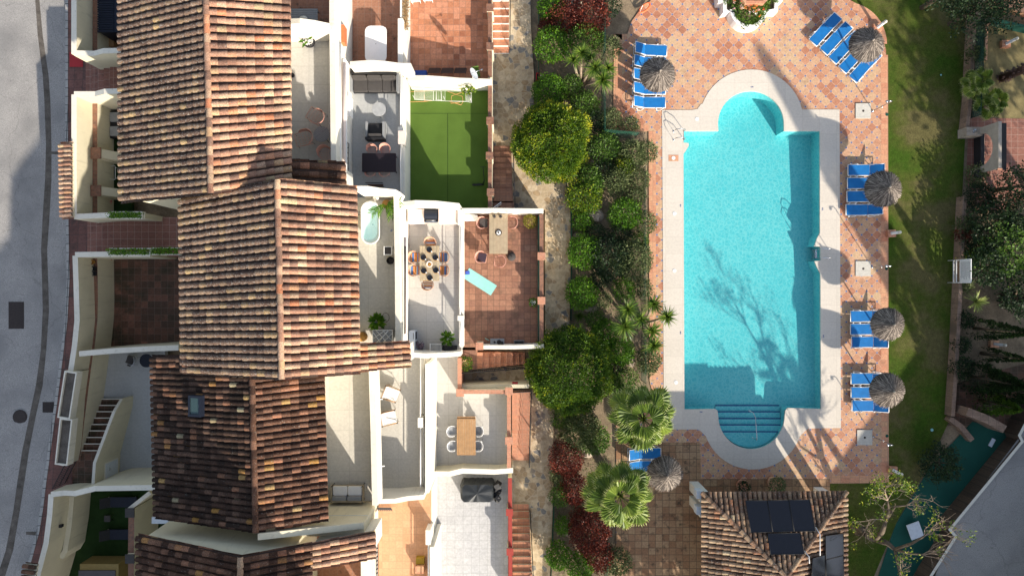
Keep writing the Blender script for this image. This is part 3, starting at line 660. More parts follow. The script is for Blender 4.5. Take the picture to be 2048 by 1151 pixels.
a1=arc(1690,88,84,78,0,12); a2=arc(1690,88,70,0,78,12); mb.sheet(S(a1+a2,.0045))
struct('deck_border',mb,borderh)
mb=MB(); mb.sheet(S([(1232.5,884),(1400,884),(1402,957),(1660,957),(1660,1229),(1232.5,1229)],.009)); 
# keep the old paving clear of the coping
struct('old_paving',mb,oldtile)
mb=MB(); mb.sheet(S([(1663,-60),(1950,-60),(1944,60),(1934,200),(1924,400),(1908,800),(1900,838),(1884,872),(1858,930),(1795,1040),(1715,1230),(1655,1230),(1655,960),(1775,960),(1770,100)],-.012)); struct('lawn',mb,lawnm)
# pool
fz=lambda py: -1.30+(py-182)/(817-182)*.5
mb=MB(); top=S(pool_px,-.02)
flp=[Vector((p.x,p.y,fz(pool_px[i][1]))) for i,p in enumerate(S(pool_px,0))]
n=len(top)
for i in range(n):
    j=(i+1)%n; mb.add([top[i],top[j],flp[j],flp[i]],[(0,1,2,3)],0,.5)
mb.sheet([Vector((p.x,p.y,fz(min(pool_px[i][1],950)))) for i,p in enumerate(S(pool_px,0))]); struct('pool_basin',mb,poolfloor)
mb=MB(); band=[]
for i in range(n):
    j=(i+1)%n; c=Vector((XL(1504,0),YL(540,0),0))
    f=lambda p,z: Vector((p.x+(c.x-p.x)*.0008,p.y+(c.y-p.y)*.0004,z)); mb.add([f(top[i],-.025),f(top[j],-.025),f(top[j],-.07),f(top[i],-.07)],[(0,1,2,3)],0,.5)
struct('pool_waterline_tile',mb,stripe)
mb=MB(); mb.sheet(S(pool_px,-.09)); 
w=struct('pool_water',mb,water)
# steps at the shallow end
t=thing('pool_steps','four wide pool steps with dark blue edges and a half-round top shelf','pool steps',W(1503,850,-.9))
ysteps=[814,826,839,851,864]
for k in range(5):
    mb=MB(); z=-.72+k*.115; y0=ysteps[k]; x0,x1=(1438,1568)
    if k<4: poly=[(x0,y0),(x1,y0),(x1,ysteps[k+1]),(x0,ysteps[k+1])]
    else: poly=arc(1503,831,65,-30,-150,18)
    pts=P2(poly,0); mb.prism(pts,-1.2,z,0); 
    a,b=(W(x0 if k<4 else 1447,y0 if k<4 else 864,0),W(x1 if k<4 else 1559,y0 if k<4 else 864,0))
    mb.box(a.x,a.y-.05,z-.02,b.x,a.y+.02,z+.005,1); mb.build('step',[poolfloor,stripe],t)
t=thing('pool_handrail','curved steel handrail standing on the pool steps','handrail',W(1512,860,-.2))
mb=MB(); mb.tube([W(1513,880,-.15),W(1513,880,.6),W(1514,875,.75),W(1511,835,.45),W(1507,825,.25),W(1497,820,.22)],.022,7); mb.build('rail',steel,t)
mb=MB(); mb.tube([W(1512,878,.02),W(1504,874,.3)],.018,6); mb.build('post',steel,t)
def ladder(x,y0,y1,sgn,label):
    t=thing('pool_ladder',label,'ladder',W(x,(y0+y1)/2,0),group='steel pool ladders')
    for y in (y0,y1):
        a=W(x+sgn*19,y,.0); b=W(x-sgn*0,y,0); mb=MB()
        mb.tube([a,a+Vector((0,0,.5)),a+Vector((-sgn*.12,0,.68)),a+Vector((-sgn*.3,0,.72)),Vector((b.x,b.y,.55)),Vector((b.x-sgn*.05,b.y,.2)),Vector((b.x-sgn*.06,b.y,-.9))],.021,7); mb.build('rail',steel,t)
        mb=MB(); mb.lathe(a+Vector((0,0,.021)),[(.06,0),(.05,.02)],12); mb.build('flange',steel,t)
    for k in range(3):
        a=W(x,y0,0); b=W(x,y1,0); z=-.2-.22*k; mb=MB(); mb.box(a.x-sgn*.06-.05,min(a.y,b.y),z,a.x-sgn*.06+.05,max(a.y,b.y),z+.03); mb.build('tread',steel,t)
ladder(1366,263,280,-1,'steel pool ladder at the upper left pool corner'); ladder(1637,498,516,1,'steel pool ladder in the notch of the right pool edge')
for (x,y,l,sq) in ((1347,316,'round white skimmer lid in an orange patch on the left coping',1),(1349,427,'upper plain round skimmer lid on the left coping',0),(1349,541,'middle plain round skimmer lid on the left coping',0),(1352,764,'lowest round skimmer lid on the left coping',0),(1394,238,'round skimmer lid near the upper left ladder',0)):
    t=thing('skimmer_lid',l,'lid',W(x,y,.02),group='skimmer lids on the coping')
    mb=MB(); mb.lathe(W(x,y,.022),[(.11,0),(.11,.012),(.09,.015)],20,sm=False); mb.build('cover',wplas,t)
    mb=MB(); mb.lathe(W(x,y,.034),[(.035,0),(.03,.012)],12); mb.build('knob',bluish,t)
    if sq: mb=MB(); mb.cbox(W(x,y,.024),.58,.36,.008); mb.build('surround',borderh,t)
for (x,y,rz,l) in ((1504,174,0,'small depth mark on the coping above the half-round end'),(1361,411,PI/2,'small depth mark on the left coping beside the upper lid'),(1361,665,PI/2,'small depth mark on the lower left coping'),(1645,418,PI/2,'small depth mark on the upper right coping'),(1647,672,PI/2,'small depth mark on the lower right coping'),(1402,823,0,'small depth mark on the coping left of the pool steps')):
    q=W(x,y,.0235); mb=MB()
    for k in range(3): mb.cbox(q+Matrix.Rotation(rz,3,'Z')@Vector(((k-1)*.055,0,0)),.04,.07,.003,rz)
    for k in range(2): mb.cbox(q+Matrix.Rotation(rz,3,'Z')@Vector(((k-1)*.055,0,.002)),.018,.03,.003,rz,1)
    one('depth_mark',mb,[stripe,bluish],l,'marking','depth marks on the coping')
# ---------------- terraced houses ----------------
def house(label): return thing('terraced_house',label,'house',(0,0,0),group='terraced houses along the path')
h0=house('topmost terraced house, only its brown-tiled upper and middle terraces in view')
h1=house('terraced house with bright clay roof and wire lounge chairs on its upper terrace')
h2=house('terraced house with the bathtub on its upper terrace')
h3=house('terraced house with the darkest lichen-covered roof and a skylight')
h4=house('terraced house at the bottom edge with a roof wing reaching right')
def block(par,name,pts,z,zb,mats,zt=None):
    mb=MB(); mb.prism(pts,zb,z,0,.5,1); return mb.build(name,mats,par)
def rectX(x0,x1,y0,y1): return [(x0,y0),(x1,y0),(x1,y1),(x0,y1)]
YA=[21,12.0,4.45,-3.25,-10.45,-20]     # party lines of the upper terraces
YB=[21,11.35,4.15,-3.3,-10.6,-20]
# upper terrace blocks  (x facade, floor z)
block(h0,'upper_terrace',rectX(-12.5,-8.42,12.1,22),U,0,[terra3,white])
block(h1,'upper_terrace',rectX(-12.5,-8.42,4.45,12.095),U-.004,0,[slate,white])
block(h2,'upper_terrace',rectX(-9.5,-5.45,-3.25,4.4),U-.003,0,[limest,white])
U3=6.4
block(h3,'upper_terrace',rectX(-10.5,-6.62,-10.45,-3.3),U3,U3-.35,[limest,white])
block(h3,'body_wall',rectX(-10.5,-8.2,-10.45,-3.35),U3-.36,0,[limest,white])
block(h4,'upper_terrace',rectX(-10,-7.05,-22,-11.6),U-.003,0,[terra3,white])
# middle terraces
block(h0,'middle_terrace',rectX(-8.41,-5.75,11.3,22),M_,0,[terra3,white])
block(h1,'middle_terrace',rectX(-8.41,-5.75,4.15,11.29),M_-.004,0,[slate2,white])
block(h2,'middle_terrace',rectX(-5.44,-2.68,-3.25,4.12),M_-.002,0,[slate,white])
block(h3,'middle_terrace',rectX(-8.19,-4.55,-10.55,-3.27),M_-.003,0,[limest,white])
block(h4,'middle_terrace',rectX(-7.04,-4.25,-22,-10.6),M_-.006,0,[ochre,white])
# parapets of the upper terraces
def para(par,pts,z,zb,th=.26,mats=None): 
    mb=MB(); ribbon(mb,wl(pts,z),th,zb,0,1); return mb.build('parapet',mats or [white,cap_w],par)
para(h0,[(664,-60),(664,44)],U+1,U-.2,.25); para(h1,[(664,44),(667,331)],U+1,U-.2,.25)
para(h2,[(792.5,386),(795,540),(796,690)],U+1,U-.2,.25)
para(h3,[(743,738),(747,870),(750,1010)],U3+1,U3-.2,.27)
para(h4,[(728,1122),(729,1200)],U+1,U-.2,.3)
# party walls on upper terraces
def party(par,pts,z,zb,th=.24): 
    mb=MB(); ribbon(mb,wl(pts,z),th,zb,0,1); return mb.build('party_wall',[white,cap_w],par)
party(h1,[(545,43,8.9),(575,43,8.9),(600,42,9.0),(630,46,8.7),(650,50,8.4),(660,52,8.2)],8.8,U-.1)
party(h2,[(712,377,9.0),(735,377,8.9),(760,381,8.6),(790,384,8.3),(797,388,8.2)],8.8,U-.1)
mb=MB(); zt_=lambda x: 9.32+(-6.66-x)*.33
vs=[(-10.9,y,z) for y,z in ((-10.52,U3-.1),(-10.8,U3-.1),(-10.8,zt_(-10.9)),(-10.52,zt_(-10.9)))]+[(-6.66,y,z) for y,z in ((-10.52,U3-.1),(-10.8,U3-.1),(-10.8,9.32),(-10.52,9.32))]
mb.add(vs,[(0,1,2,3),(7,6,5,4),(0,4,5,1),(1,5,6,2),(2,6,7,3),(3,7,4,0)],0,.5); mb.build('party_wall',[cream],h3)
mb=MB(); mb.box(-10.8,-10.518,8.38,-6.67,-10.505,8.41); mb.build('wall_joint',bluish,h3)
# party walls on middle terraces
party(h0,[(700,128,5.7),(740,125,5.75),(770,127,5.6),(800,131,5.4),(822,131,5.3)],5.6,M_-.2)
party(h2,[(806,408,6.1),(830,405,6.3),(870,406,6.2),(918,411,5.9)],6,M_-.2)
party(h3,[(820,709,6.0),(850,711,5.8),(900,709,5.4),(921,707,5.3)],5.6,M_-.2)
party(h3,[(752,1002,5.9),(790,1001,5.8),(815,996,5.6),(848,993,5.5)],5.8,M_-.2)
# white bench top at the end of the house-1 middle terrace
mb=MB(); mb.box(-7.4,4.3,M_,-5.9,5.0,M_+.45); mb.build('bench_block',bluish,h1)
# middle terrace parapet curbs + railings
def curbrail(par,x,y0,y1,zf,curb=.28,w=.22,h=.95):
    mb=MB(); mb.box(x-w/2,min(y0,y1),zf-.3,x+w/2,max(y0,y1),zf+curb); mb.build('kerb_wall',[white],par)
    railing('railing',(x,y0,zf),(x,y1,zf),h,wmetal,par,curb=curb)
curbrail(h0,-5.72,13.9,21,M_); curbrail(h1,-5.72,8.3,11.0,M_); curbrail(h1,-5.72,4.4,7.4,M_)
curbrail(h2,-2.66,-1.4,3.2,M_); curbrail(h2,-2.66,-3.0,-1.7,M_)
curbrail(h3,-4.70,-6.6,-3.6,M_); curbrail(h3,-4.70,-10.2,-7.2,M_); curbrail(h4,-4.3,-20,-13.2,M_)
for par,x,y0,y1 in ((h0,-5.72,11.5,13.8),(h1,-5.72,7.45,8.25),(h2,-2.66,3.25,4.0),(h2,-2.66,-1.68,-1.42),(h3,-4.70,-7.15,-6.65),(h4,-4.3,-13.15,-12.4)):
    mb=MB(); mb.box(x-.13,y0,M_-.3,x+.13,y1,M_+1.0); mb.build('parapet_pier',[white],par)
mb=MB(); mb.box(-4.45,-10.5,G,-4.25,-3.9,5.0); mb.build('outer_wall',[white],h3)
mb=MB(); mb.box(-4.22,-20,G,-4.0,-13.3,4.9); mb.build('outer_wall',[white],h4)
# awning cassettes on the facades
def awning(par,x,y0,y1,z):
    mb=MB(); mb.tube([(x+.12,y0,z),(x+.12,y1,z)],.11,10); o=mb.build('awning_roll',pinkawn,par)
    mb=MB(); mb.box(x+.22,y0,z-.06,x+.27,y1,z+.06); mb.build('front_bar',wmetal,o)
pinkawn=plain('awning_cloth',(.72,.60,.54),.8,.05)
awning(h1,-8.41,4.6,11.1,6.3); awning(h2,-5.44,-2.6,2.5,6.2)
# downpipes, window grilles, boxes on facades
def pipe(par,x,y,z0,z1,yy=None):
    mb=MB(); mb.tube([(x+.06,y,z1),(x+.06,y,z0)] if yy is None else [(x+.06,y,z1),(x+.06,yy,z0)],.045,7); mb.build('downpipe',wmetal,par)
pipe(h1,-8.41,11.4,M_,U+.2); 
mb=MB(); mb.tube([(-8.34,11.9,6.9),(-8.34,4.7,6.85)],.05,7); mb.build('conduit',wmetal,h1)
mb=MB(); mb.tube([(-5.36,3.0,6.9),(-5.36,-2.7,6.85)],.04,7); mb.build('conduit',wmetal,h2)
def grille(par,x,y0,y1,z0,z1,mat,k):
    mb=MB()
    for z in (z0,z1): mb.tube([(x,y0,z),(x,y1,z)],.022,4)
    for i in range(k+1): y=y0+(y1-y0)*i/k; mb.tube([(x,y,z0),(x,y,z1)],.018,4)
    mb.build('window_grille',mat,par)
def door(par,x,y0,y1,z0,z1,face=1):
    f=MB(); w=.07; f.box(x-.02,y0,z0,x+.05*face,y0+w,z1); f.box(x-.02,y1-w,z0,x+.05*face,y1,z1); f.box(x-.02,y0+w,z1-w,x+.048*face,y1-w,z1); f.box(x-.02,(y0+y1)/2-.03,z0,x+.046*face,(y0+y1)/2+.03,z1-w)
    o=f.build('glass_door',wmetal,par); g=MB(); g.box(x-.01,y0+w,z0,x+.02*face,y1-w,z1-w); g.build('pane',glassm,o)
for par,x,y0,z in ((h3,-8.18,-6.5,M_),(h3,-8.18,-9.6,M_)): door(par,x,y0,y0+1.8,z,z+2.1)
grille(h1,-8.15,4.9,7.2,5.9,6.25,navy,9); grille(h2,-5.15,-2.2,2.0,7.0,7.25,black,34); grille(h4,-6.6,-22,-11.9,6.4,6.8,navy,50)
mb=MB(); mb.box(-8.42,12.05,5.9,-8.24,12.9,6.5); mb.build('air_vent_box',[orange],h0)
mb=MB(); mb.box(-8.4,8.6,5.2,-8.1,9.6,5.8); mb.build('awning_box',wmetal,h1)
# roofs ------------------------------------------------
def gable(par, LE, RG, RE, mats, zb=.5, insetN=.15, insetS=.15, pitch=.315, mats2=None, nL=None, nR=None, eb=.06):
    # LE/RG/RE: (north,south) world points of left eave, ridge, right eave
    mb=MB()
    roofpatch(mb,LE[0],LE[1],RG[0],RG[1],pitch,n=nL); mb.build('roof_slope',[mats[0],brownroof],par)
    mb=MB(); roofpatch(mb,RE[0],RE[1],RG[0],RG[1],pitch,n=nR); mb.build('roof_slope',[mats[1],brownroof],par)
    mb=MB(); ridge(mb,[RG[1],RG[0]],.13); o=mb.build('ridge_tiles',[mats[2],brownroof],par)
    mb=MB(); under(mb,LE[0],LE[1],RG[0],RG[1]); under(mb,RE[0],RE[1],RG[0],RG[1]); mb.build('roof_deck',brownroof,par)
    # body
    def prof(k):
        a,b,c=LE[k],RG[k],RE[k]; s=insetN if k==0 else -insetS
        out=[]
        l=a.lerp(b,.06)+Vector((0,-s,-.16)); r=c.lerp(b,eb)+Vector((0,-s,-.16)); t=b+Vector((0,-s,-.16))
        return [Vector((l.x,l.y,zb)),l,t,r,Vector((r.x,r.y,zb))]
    n_,s_=prof(0),prof(1); mb=MB(); mb.add(n_+s_,[(0,1,2,3,4),(9,8,7,6,5),(0,5,6,1),(1,6,7,2),(2,7,8,3),(3,8,9,4)],0,.5); mb.build('body_wall',[cream],par)
def wing(par, E0,E1,R0,R1, mat, n, zb=4, w=True):
    mb=MB(); roofpatch(mb,E0,E1,R0,R1,n=n); mb.build('roof_wing',[mat,brownroof],par)
    mb=MB(); under(mb,E0,E1,R0,R1); 
    mb.build('wing_deck',brownroof,par)
    if w:
        i=.12; q=[R0.lerp(R1,i),R0.lerp(R1,1-i),E0.lerp(E1,1-i).lerp(R0.lerp(R1,1-i),.05),E0.lerp(E1,i).lerp(R0.lerp(R1,i),.05)]
        mb=MB(); top=[p+Vector((0,0,-.17)) for p in q]; bot=[Vector((p.x,p.y,zb)) for p in q]; mb.add(top+bot,[(0,1,2,3),(7,6,5,4),(0,4,5,1),(1,5,6,2),(2,6,7,3),(3,7,4,0)],0,.5); mb.build('wing_wall',[white],par)
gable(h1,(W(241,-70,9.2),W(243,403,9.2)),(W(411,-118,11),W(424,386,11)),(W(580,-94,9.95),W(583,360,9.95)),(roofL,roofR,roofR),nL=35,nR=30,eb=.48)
wing(h1,W(690,328,9.15),W(692,376,9.15),W(581,322,9.93),W(581,374,9.93),roofD2,3,zb=7.2)
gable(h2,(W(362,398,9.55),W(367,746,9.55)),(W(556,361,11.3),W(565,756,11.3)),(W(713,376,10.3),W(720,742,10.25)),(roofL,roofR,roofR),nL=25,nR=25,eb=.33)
wing(h2,W(818,684,9.5),W(821,730,9.5),W(717,689,10.27),W(719,740,10.27),roofR,4,zb=7.5)
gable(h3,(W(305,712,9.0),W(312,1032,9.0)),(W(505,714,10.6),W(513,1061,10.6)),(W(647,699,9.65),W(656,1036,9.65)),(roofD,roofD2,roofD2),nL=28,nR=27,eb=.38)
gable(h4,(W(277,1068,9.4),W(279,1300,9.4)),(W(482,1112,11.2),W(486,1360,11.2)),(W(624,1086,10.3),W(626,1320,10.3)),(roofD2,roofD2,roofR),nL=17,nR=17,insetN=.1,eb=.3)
wing(h4,W(750,1062,9.45),W(751,1112,9.45),W(622,1087,10.33),W(623,1137,10.33),roofR,4,zb=7.2)
mb=MB(); mb.box(-9.5,-11.2,U-.2,-6.70,-10.81,9.15); mb.build('end_wall',[cream],h4)
# short left pieces: porch roof of house 2 reaching over the gable of house 1
mb=MB(); ridge(mb,[W(300,404,9.05),W(424,388,9.5)],.05)
mb=MB(); mb.box(-16.9,3.72,.9,-9.6,3.95,3.2)
# skylight
t=thing('skylight','dark framed roof window on the darkest roof','skylight',W(397,810,9.9))
a=W(384,829,9.78); b=W(411,790,10.1); c0=W(397,810,9.95); sl_=math.atan2(1.6,5.0)
M=Matrix.Rotation(-sl_,3,'Y')
def loc(dx,dy,dz): return c0+M@Vector((dx,dy,dz))
for nm,x0,y0,x1,y1,mt in (('frame',-.33,-.46,-.24,.46,navy),('frame',.24,-.46,.33,.46,navy),('frame',-.24,-.46,.24,-.36,navy),('frame',-.24,.36,.24,.46,navy),('pane',-.24,-.36,.24,.36,glassm)):
    mb=MB(); z1=.26 if nm=='frame' else .22
    mb.add([loc(x,y,z) for z in (0,z1) for x,y in ((x0,y0),(x1,y0),(x1,y1),(x0,y1))],[(0,3,2,1),(4,5,6,7),(0,1,5,4),(1,2,6,5),(2,3,7,6),(3,0,4,7)]); mb.build(nm,mt,t)
t.parent=None
# houses further down the row, below the frame: their roofs shade the street
for (xr,xl,y0,y1,ze,zr,lb) in ((-10.6,-15.6,-14.0,-20.2,12.9,14.9,'next to the last one in view'),(-12.4,-18.2,-20.4,-35,13.3,15.4,'furthest down the row')):
    hh=house('tall terraced house beyond the bottom edge, '+lb)
    gable(hh,(Vector((xl,y0,ze)),Vector((xl-.4,y1,ze))),(Vector((xr,y0,zr)),Vector((xr-.2,y1,zr))),(Vector((xr+3,y0,ze+1)),Vector((xr+3,y1,ze+1))),(roofL,roofR,roofR),pitch=.5)

# ---------------- gardens of the houses ----------------
def gfloor(name,pts,z,mat):
    mb=MB(); mb.prism(P2(pts,z),-.05,z,0,.5,1); return struct(name,mb,[mat,white])
gfloor('garden_terrace',[(800,-60),(978,-60),(978,168),(800,168)],G,terra2)
gfloor('artificial_turf',[(800,168.5),(978,168.5),(978,420),(800,420)],G-.004,turf)
gfloor('garden_terrace',[(900,421),(1078,421),(1078,694),(900,694)],G-.002,terra)
gfloor('garden_terrace',[(845,695),(917,695),(917,940),(845,940)],G-.007,slate)
gfloor('garden_terrace',[(917.2,782),(1014,782),(1014,940),(917.2,940)],G-.008,slate)
gfloor('garden_terrace',[(845,941),(1016,941),(1016,1200),(845,1200)],G-.006,porc3)
def gwall(pts,z,label,zb=0,th=.28,mats=None,mcap=1): return wall('garden_wall',pts,z,zb,th,mats or [white,cap_w],label,'wall',None,None,mcap)
gwall([(815,156,3.1),(850,156,3.2),(885,158,3.0),(920,161,2.9),(984,163,2.6)],3,'white wavy wall above the green turf garden, with the drying racks',zb=.1)
gwall([(918,420),(1000,420),(1087,421)],2.6,'thin white wall between the turf garden and the terracotta patio',zb=.1,th=.22)
gwall([(962,694),(1030,694),(1088,692)],2.5,'white wall at the foot of the terracotta patio',zb=.1,th=.22)
gwall([(858,947,2.6),(900,947,2.7),(925,941,2.5),(990,943,2.4),(1026,940,2.35)],2.6,'cream wall between the teak-table terrace and the barbecue terrace',zb=.1,mats=[cream,cap_w])
def bwall(pts,z,label,zb=0,th=.22,mats=None,cap=None): return wall('garden_wall',pts,z,zb,th,mats or [cream,brickcap],label,'wall',None,None,1)
bwall([(980,-60),(980,155)],2.35,'brick-capped wall of the topmost terracotta garden')
bwall([(980,170),(980,414)],2.35,'brick-capped wall along the right side of the green turf')
bwall([(1083,428),(1083,686)],2.35,'brick-capped wall along the right side of the terracotta patio')
bwall([(919,716),(919,780)],2.4,'short brick wall beside the potted bush',mats=[brickpink,brickpink])
bwall([(925,783),(1014,783)],2.45,'long low brick wall above the teak table',mats=[cream,brickpink])
bwall([(1018,790),(1018,938)],2.35,'brick wall right of the teak-table terrace',mats=[cream,brickpink])
bwall([(1020,955),(1021,1200)],2.35,'red-capped wall right of the barbecue terrace',mats=[cream,redtile])
def post(x,y,z,s,label,mats,group,zb=.1):
    t=thing('wall_post',label,'post',W(x,y,zb),group=group); q=W(x,y,z); mb=MB(); mb.box(q.x-s/2,q.y-s/2,zb,q.x+s/2,q.y+s/2,z-.07); mb.build('shaft',mats[0],t)
    mb=MB(); mb.box(q.x-s/2-.03,q.y-s/2-.03,z-.07,q.x+s/2+.03,q.y+s/2+.03,z); mb.build('cap',mats[1],t)
for x,y,l in ((980,15,'brick post at the top edge beside the white-edged steps'),(980,92,'brick post beside the end of the white-edged steps'),(980,241,'upper brick post of the turf garden wall'),(979,311,'middle brick post of the turf garden wall'),(981,384,'lower brick post of the turf garden wall')): post(x,y,2.55,.34,l,(cream,brickcap),'posts of the garden walls')
for x,y,l in ((1083,512,'upper brick post of the terracotta patio wall'),(1083,601,'lower brick post of the terracotta patio wall'),(959,692,'brick post at the patio entrance above the descending steps')): post(x,y,2.55,.36,l,(cream,brickpink),'posts of the garden walls')
for x,y,l in ((920,785,'brick corner post near the teak table'),(1018,782,'brick post at the end of the long low brick wall'),(1018,881,'brick post right of the teak table')): post(x,y,2.55,.36,l,(cream,brickpink),'posts of the garden walls')
for x,y,l in ((1019,1024,'upper red post beside the barbecue terrace'),(1020,1103,'lower red post beside the barbecue terrace')): post(x,y,2.55,.32,l,(cream,redtile),'posts of the garden walls')
# black glazing strip beside brick walls
for x,y0,y1 in ((1077,432,684),): 
    mb=MB(); mb.box(XL(x,2.3)-.02,YL(y1,2.3),G,XL(x,2.3)+.02,YL(y0,2.3),2.3); one('patio_screen',mb,netd,'thin dark green screen inside the terracotta patio wall','screen')
mb=MB(); zt=G+.0015
for x0,y0,x1,y1 in ((895,227,896,414),(817,226.5,976,227.2)): mb.sheet(S([(x0,y0),(x1,y0),(x1,y1),(x0,y1)],zt))
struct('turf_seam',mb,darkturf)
# outdoor flights of steps
def flight(name,label,a0,b0,a1,b1,n,z0,z1,mats,nose=None):
    t=thing(name,label,'steps',W((a0[0]+b1[0])/2,(a0[1]+b1[1])/2,0),group='flights of steps between path and gardens'); mb=MB()
    stairs(mb,(W(*a0,(z0+z1)/2),W(*b0,(z0+z1)/2)),(W(*a1,(z0+z1)/2),W(*b1,(z0+z1)/2)),n,z0,z1,0,1); mb.build('tread',mats,t); return t
flight('garden_steps','terracotta steps with white risers at the top edge',(986,98),(1018,98),(986,-30),(1018,-30),10,P0,P0+1.7,[terra2,wplas])
flight('garden_steps','terracotta steps beside the green turf garden',(986,288),(1022,288),(986,405),(1026,405),9,P0,G,[terra,terra])
flight('garden_steps','sideways terracotta steps above the second round bush',(1050,706),(1050,730),(955,702),(955,734),8,P0,G,[terra2,terra2])
flight('garden_steps','brick-paved steps right of the teak-table terrace',(1024,924),(1058,924),(1024,780),(1060,780),9,P0,G,[brickpink,brickpink])
flight('garden_steps','terracotta steps with cream risers beside the barbecue terrace',(1024,1016),(1058,1016),(1026,1190),(1066,1190),13,P0,P0+1.9,[terra2,cream])
mb=MB(); mb.prism(P2([(984,405),(1028,405),(1028,418),(984,418)],G),.0,G-.01,0,.5); mb.prism(P2([(919,700),(955,700),(955,738),(919,738)],G),.0,G-.012,0,.5); struct('step_landing',mb,terra)
mb=MB(); mb.prism(P2([(924,738),(1060,730),(1062,770),(924,770)],.12),.0,.125,0,.5); struct('shaded_paving',mb,flag)
wall('garden_wall',[(924,772),(1010,772),(1058,772)],1.9,.1,.2,[cream,cream],'cream wall with a red letter box beside the shaded paving','wall')
t=thing('letter_box','small red letter box fixed to the cream wall','letter box',W(1030,768,1.4)); q=W(1030,769,1.6); mb=MB(); mb.box(q.x-.16,q.y,1.35,q.x+.16,q.y+.14,1.7); mb.build('box',red,t); mb=MB(); mb.box(q.x-.12,q.y+.14,1.6,q.x+.12,q.y+.16,1.64); mb.build('slot',black,t)
# railings beside the steps
def frail(pts,label,h=.9,bars=.12,mat=None):
    t=thing('step_railing',label,'railing',W(pts[0][0],pts[0][1],0),group='black railings beside the garden steps')
    for (a,b) in zip(pts[:-1],pts[1:]): railing('rail_panel',W(*a),W(*b),h,mat or black,t,bars)
frail([(1021,-30,1.8),(1020,100,.1)],'black railing of the white-edged steps at the top edge')
frail([(1026,288,.1),(1030,412,1.4)],'black railing beside the turf garden steps')
frail([(1052,732,.1),(925,742,1.4)],'black railing of the sideways steps')
frail([(1062,778,1.4),(1058,926,.1)],'black railing right of the brick-paved steps')
frail([(1060,1020,.1),(1068,1190,2.0)],'black railing of the cream-riser steps')
frail([(1012,780,1.4),(1060,778,1.4)],'short black railing beside the red letter box')
# steel trellis bars next to turf wall
t=thing('wire_gate','slanting white wire gate leaf at the top of the turf garden steps','gate',W(1000,410,G)); mb=MB(); a,b=W(983,418,G+.9),W(1002,404,G+.9)
mb.tube([a,b],.02,5); mb.tube([a-Vector((0,0,.8)),b-Vector((0,0,.8))],.02,5)
for k in range(6): q=a.lerp(b,k/5); mb.tube([q,q-Vector((0,0,.8))],.012,4)
mb.build('leaf_frame',wmetal,t)
# ---------------- pool furniture ----------------
def make_lounger():
    t=thing('sun_lounger','x y z w','sun lounger')
    mb=MB()
    for s in (-1,1): mb.tube([(-.97,s*.31,.30),(.30,s*.31,.30),(.95,s*.31,.31)],.024,6)
    mb.tube([(-.97,-.31,.30),(-.97,.31,.30)],.024,6); mb.tube([(.95,-.31,.31),(.95,.31,.31)],.024,6)
    mb.build('frame',wplas,t,False)
    for x in (-.62,.50):
        for s in (-1,1):
            mb=MB(); mb.tube([(x-.22,s*.33,.33),(x-.17,s*.375,.30),(x-.12,s*.375,.03),(x+.12,s*.375,.03),(x+.17,s*.375,.30),(x+.24,s*.33,.33)],.022,6); mb.build('leg',wplas,t,False)
    mb=MB(); n=8; vs=[]
    for i in range(n+1):
        x=-.94+1.22*i/n
        for y in (-.295,.295): vs.append((x,y,.335-.012*math.sin(PI*i/n)))
    mb.add(vs,[(2*i,2*i+2,2*i+3,2*i+1) for i in range(n)],0,.5,True)
    mb.add([(v[0],v[1],v[2]-.02) for v in vs],[(2*i,2*i+1,2*i+3,2*i+2) for i in range(n)],0,.5,True); mb.build('seat',blue,t,False)
    mb=MB(); vs=[]; a=math.radians(32)
    for i in range(7):
        q=i/6*.74; x=.29+q*math.cos(a); z=.34+q*math.sin(a)+.03*math.sin(PI*i/6)
        for y in (-.29,.29): vs.append((x,y,z))
    mb.add(vs,[(2*i,2*i+2,2*i+3,2*i+1) for i in range(6)],0,.5,True); mb.add([(v[0]+.01,v[1],v[2]-.02) for v in vs],[(2*i,2*i+1,2*i+3,2*i+2) for i in range(6)],0,.5,True)
    mb.build('backrest',blue,t,False)
    mb=MB(); e=(.29+.76*math.cos(a),.34+.76*math.sin(a))
    for s in (-1,1): mb.tube([(.27,s*.30,.335),(e[0],s*.30,e[1])],.02,6)
    mb.tube([(e[0],-.30,e[1]),(e[0],.30,e[1])],.022,6); mb.build('backrest_frame',wplas,t,False)
    mb=MB(); mb.tube([(.62,-.2,.52),(.86,-.2,.31)],.012,4); mb.tube([(.62,.2,.52),(.86,.2,.31)],.012,4); mb.tube([(.86,-.2,.31),(.86,.2,.31)],.012,4); mb.build('prop',wplas,t,False)
    return t
LG=make_lounger(); used=False
ordn=['first','second','third','fourth','fifth']
def loungers(lst,rz,txt,grp):
    global used
    n=len(lst)
    for i,(px,py,*r) in enumerate(lst):
        lab=('topmost' if i==0 else 'lowest' if i==n-1 else ordn[i])+' blue lounger '+txt
        q=W(px,py,.4); loc=(q.x,q.y,.0); a=r[0] if r else rz+random.uniform(-.02,.02)
        if not used: LG.location=loc; LG.rotation_euler=(0,0,a); LG['label']=lab; LG['group']=grp; used=True
        else: dup(LG,loc,a,lab,grp)
loungers([(1301,99,PI-.05),(1299,124,PI-.03),(1298,149.5,PI),(1298,177,PI),(1298,204,PI)],0,'at the upper left of the pool deck','sun loungers around the pool')
loungers([(1649.5,60),(1671,78),(1689,96),(1709,115),(1729,133)],math.radians(47.5),'slanting below the upper right parasol','sun loungers around the pool')
loungers([(1731,339.5),(1730,365.5),(1729,392),(1727,419)],0,'in the row of four right of the pool','sun loungers around the pool')
loungers([(1736,632),(1736,658),(1738,683.5)],0,'in the middle right-hand row of three','sun loungers around the pool')
loungers([(1737,757),(1737,785),(1739,811.5)],0,'in the lowest right-hand row of three','sun loungers around the pool')
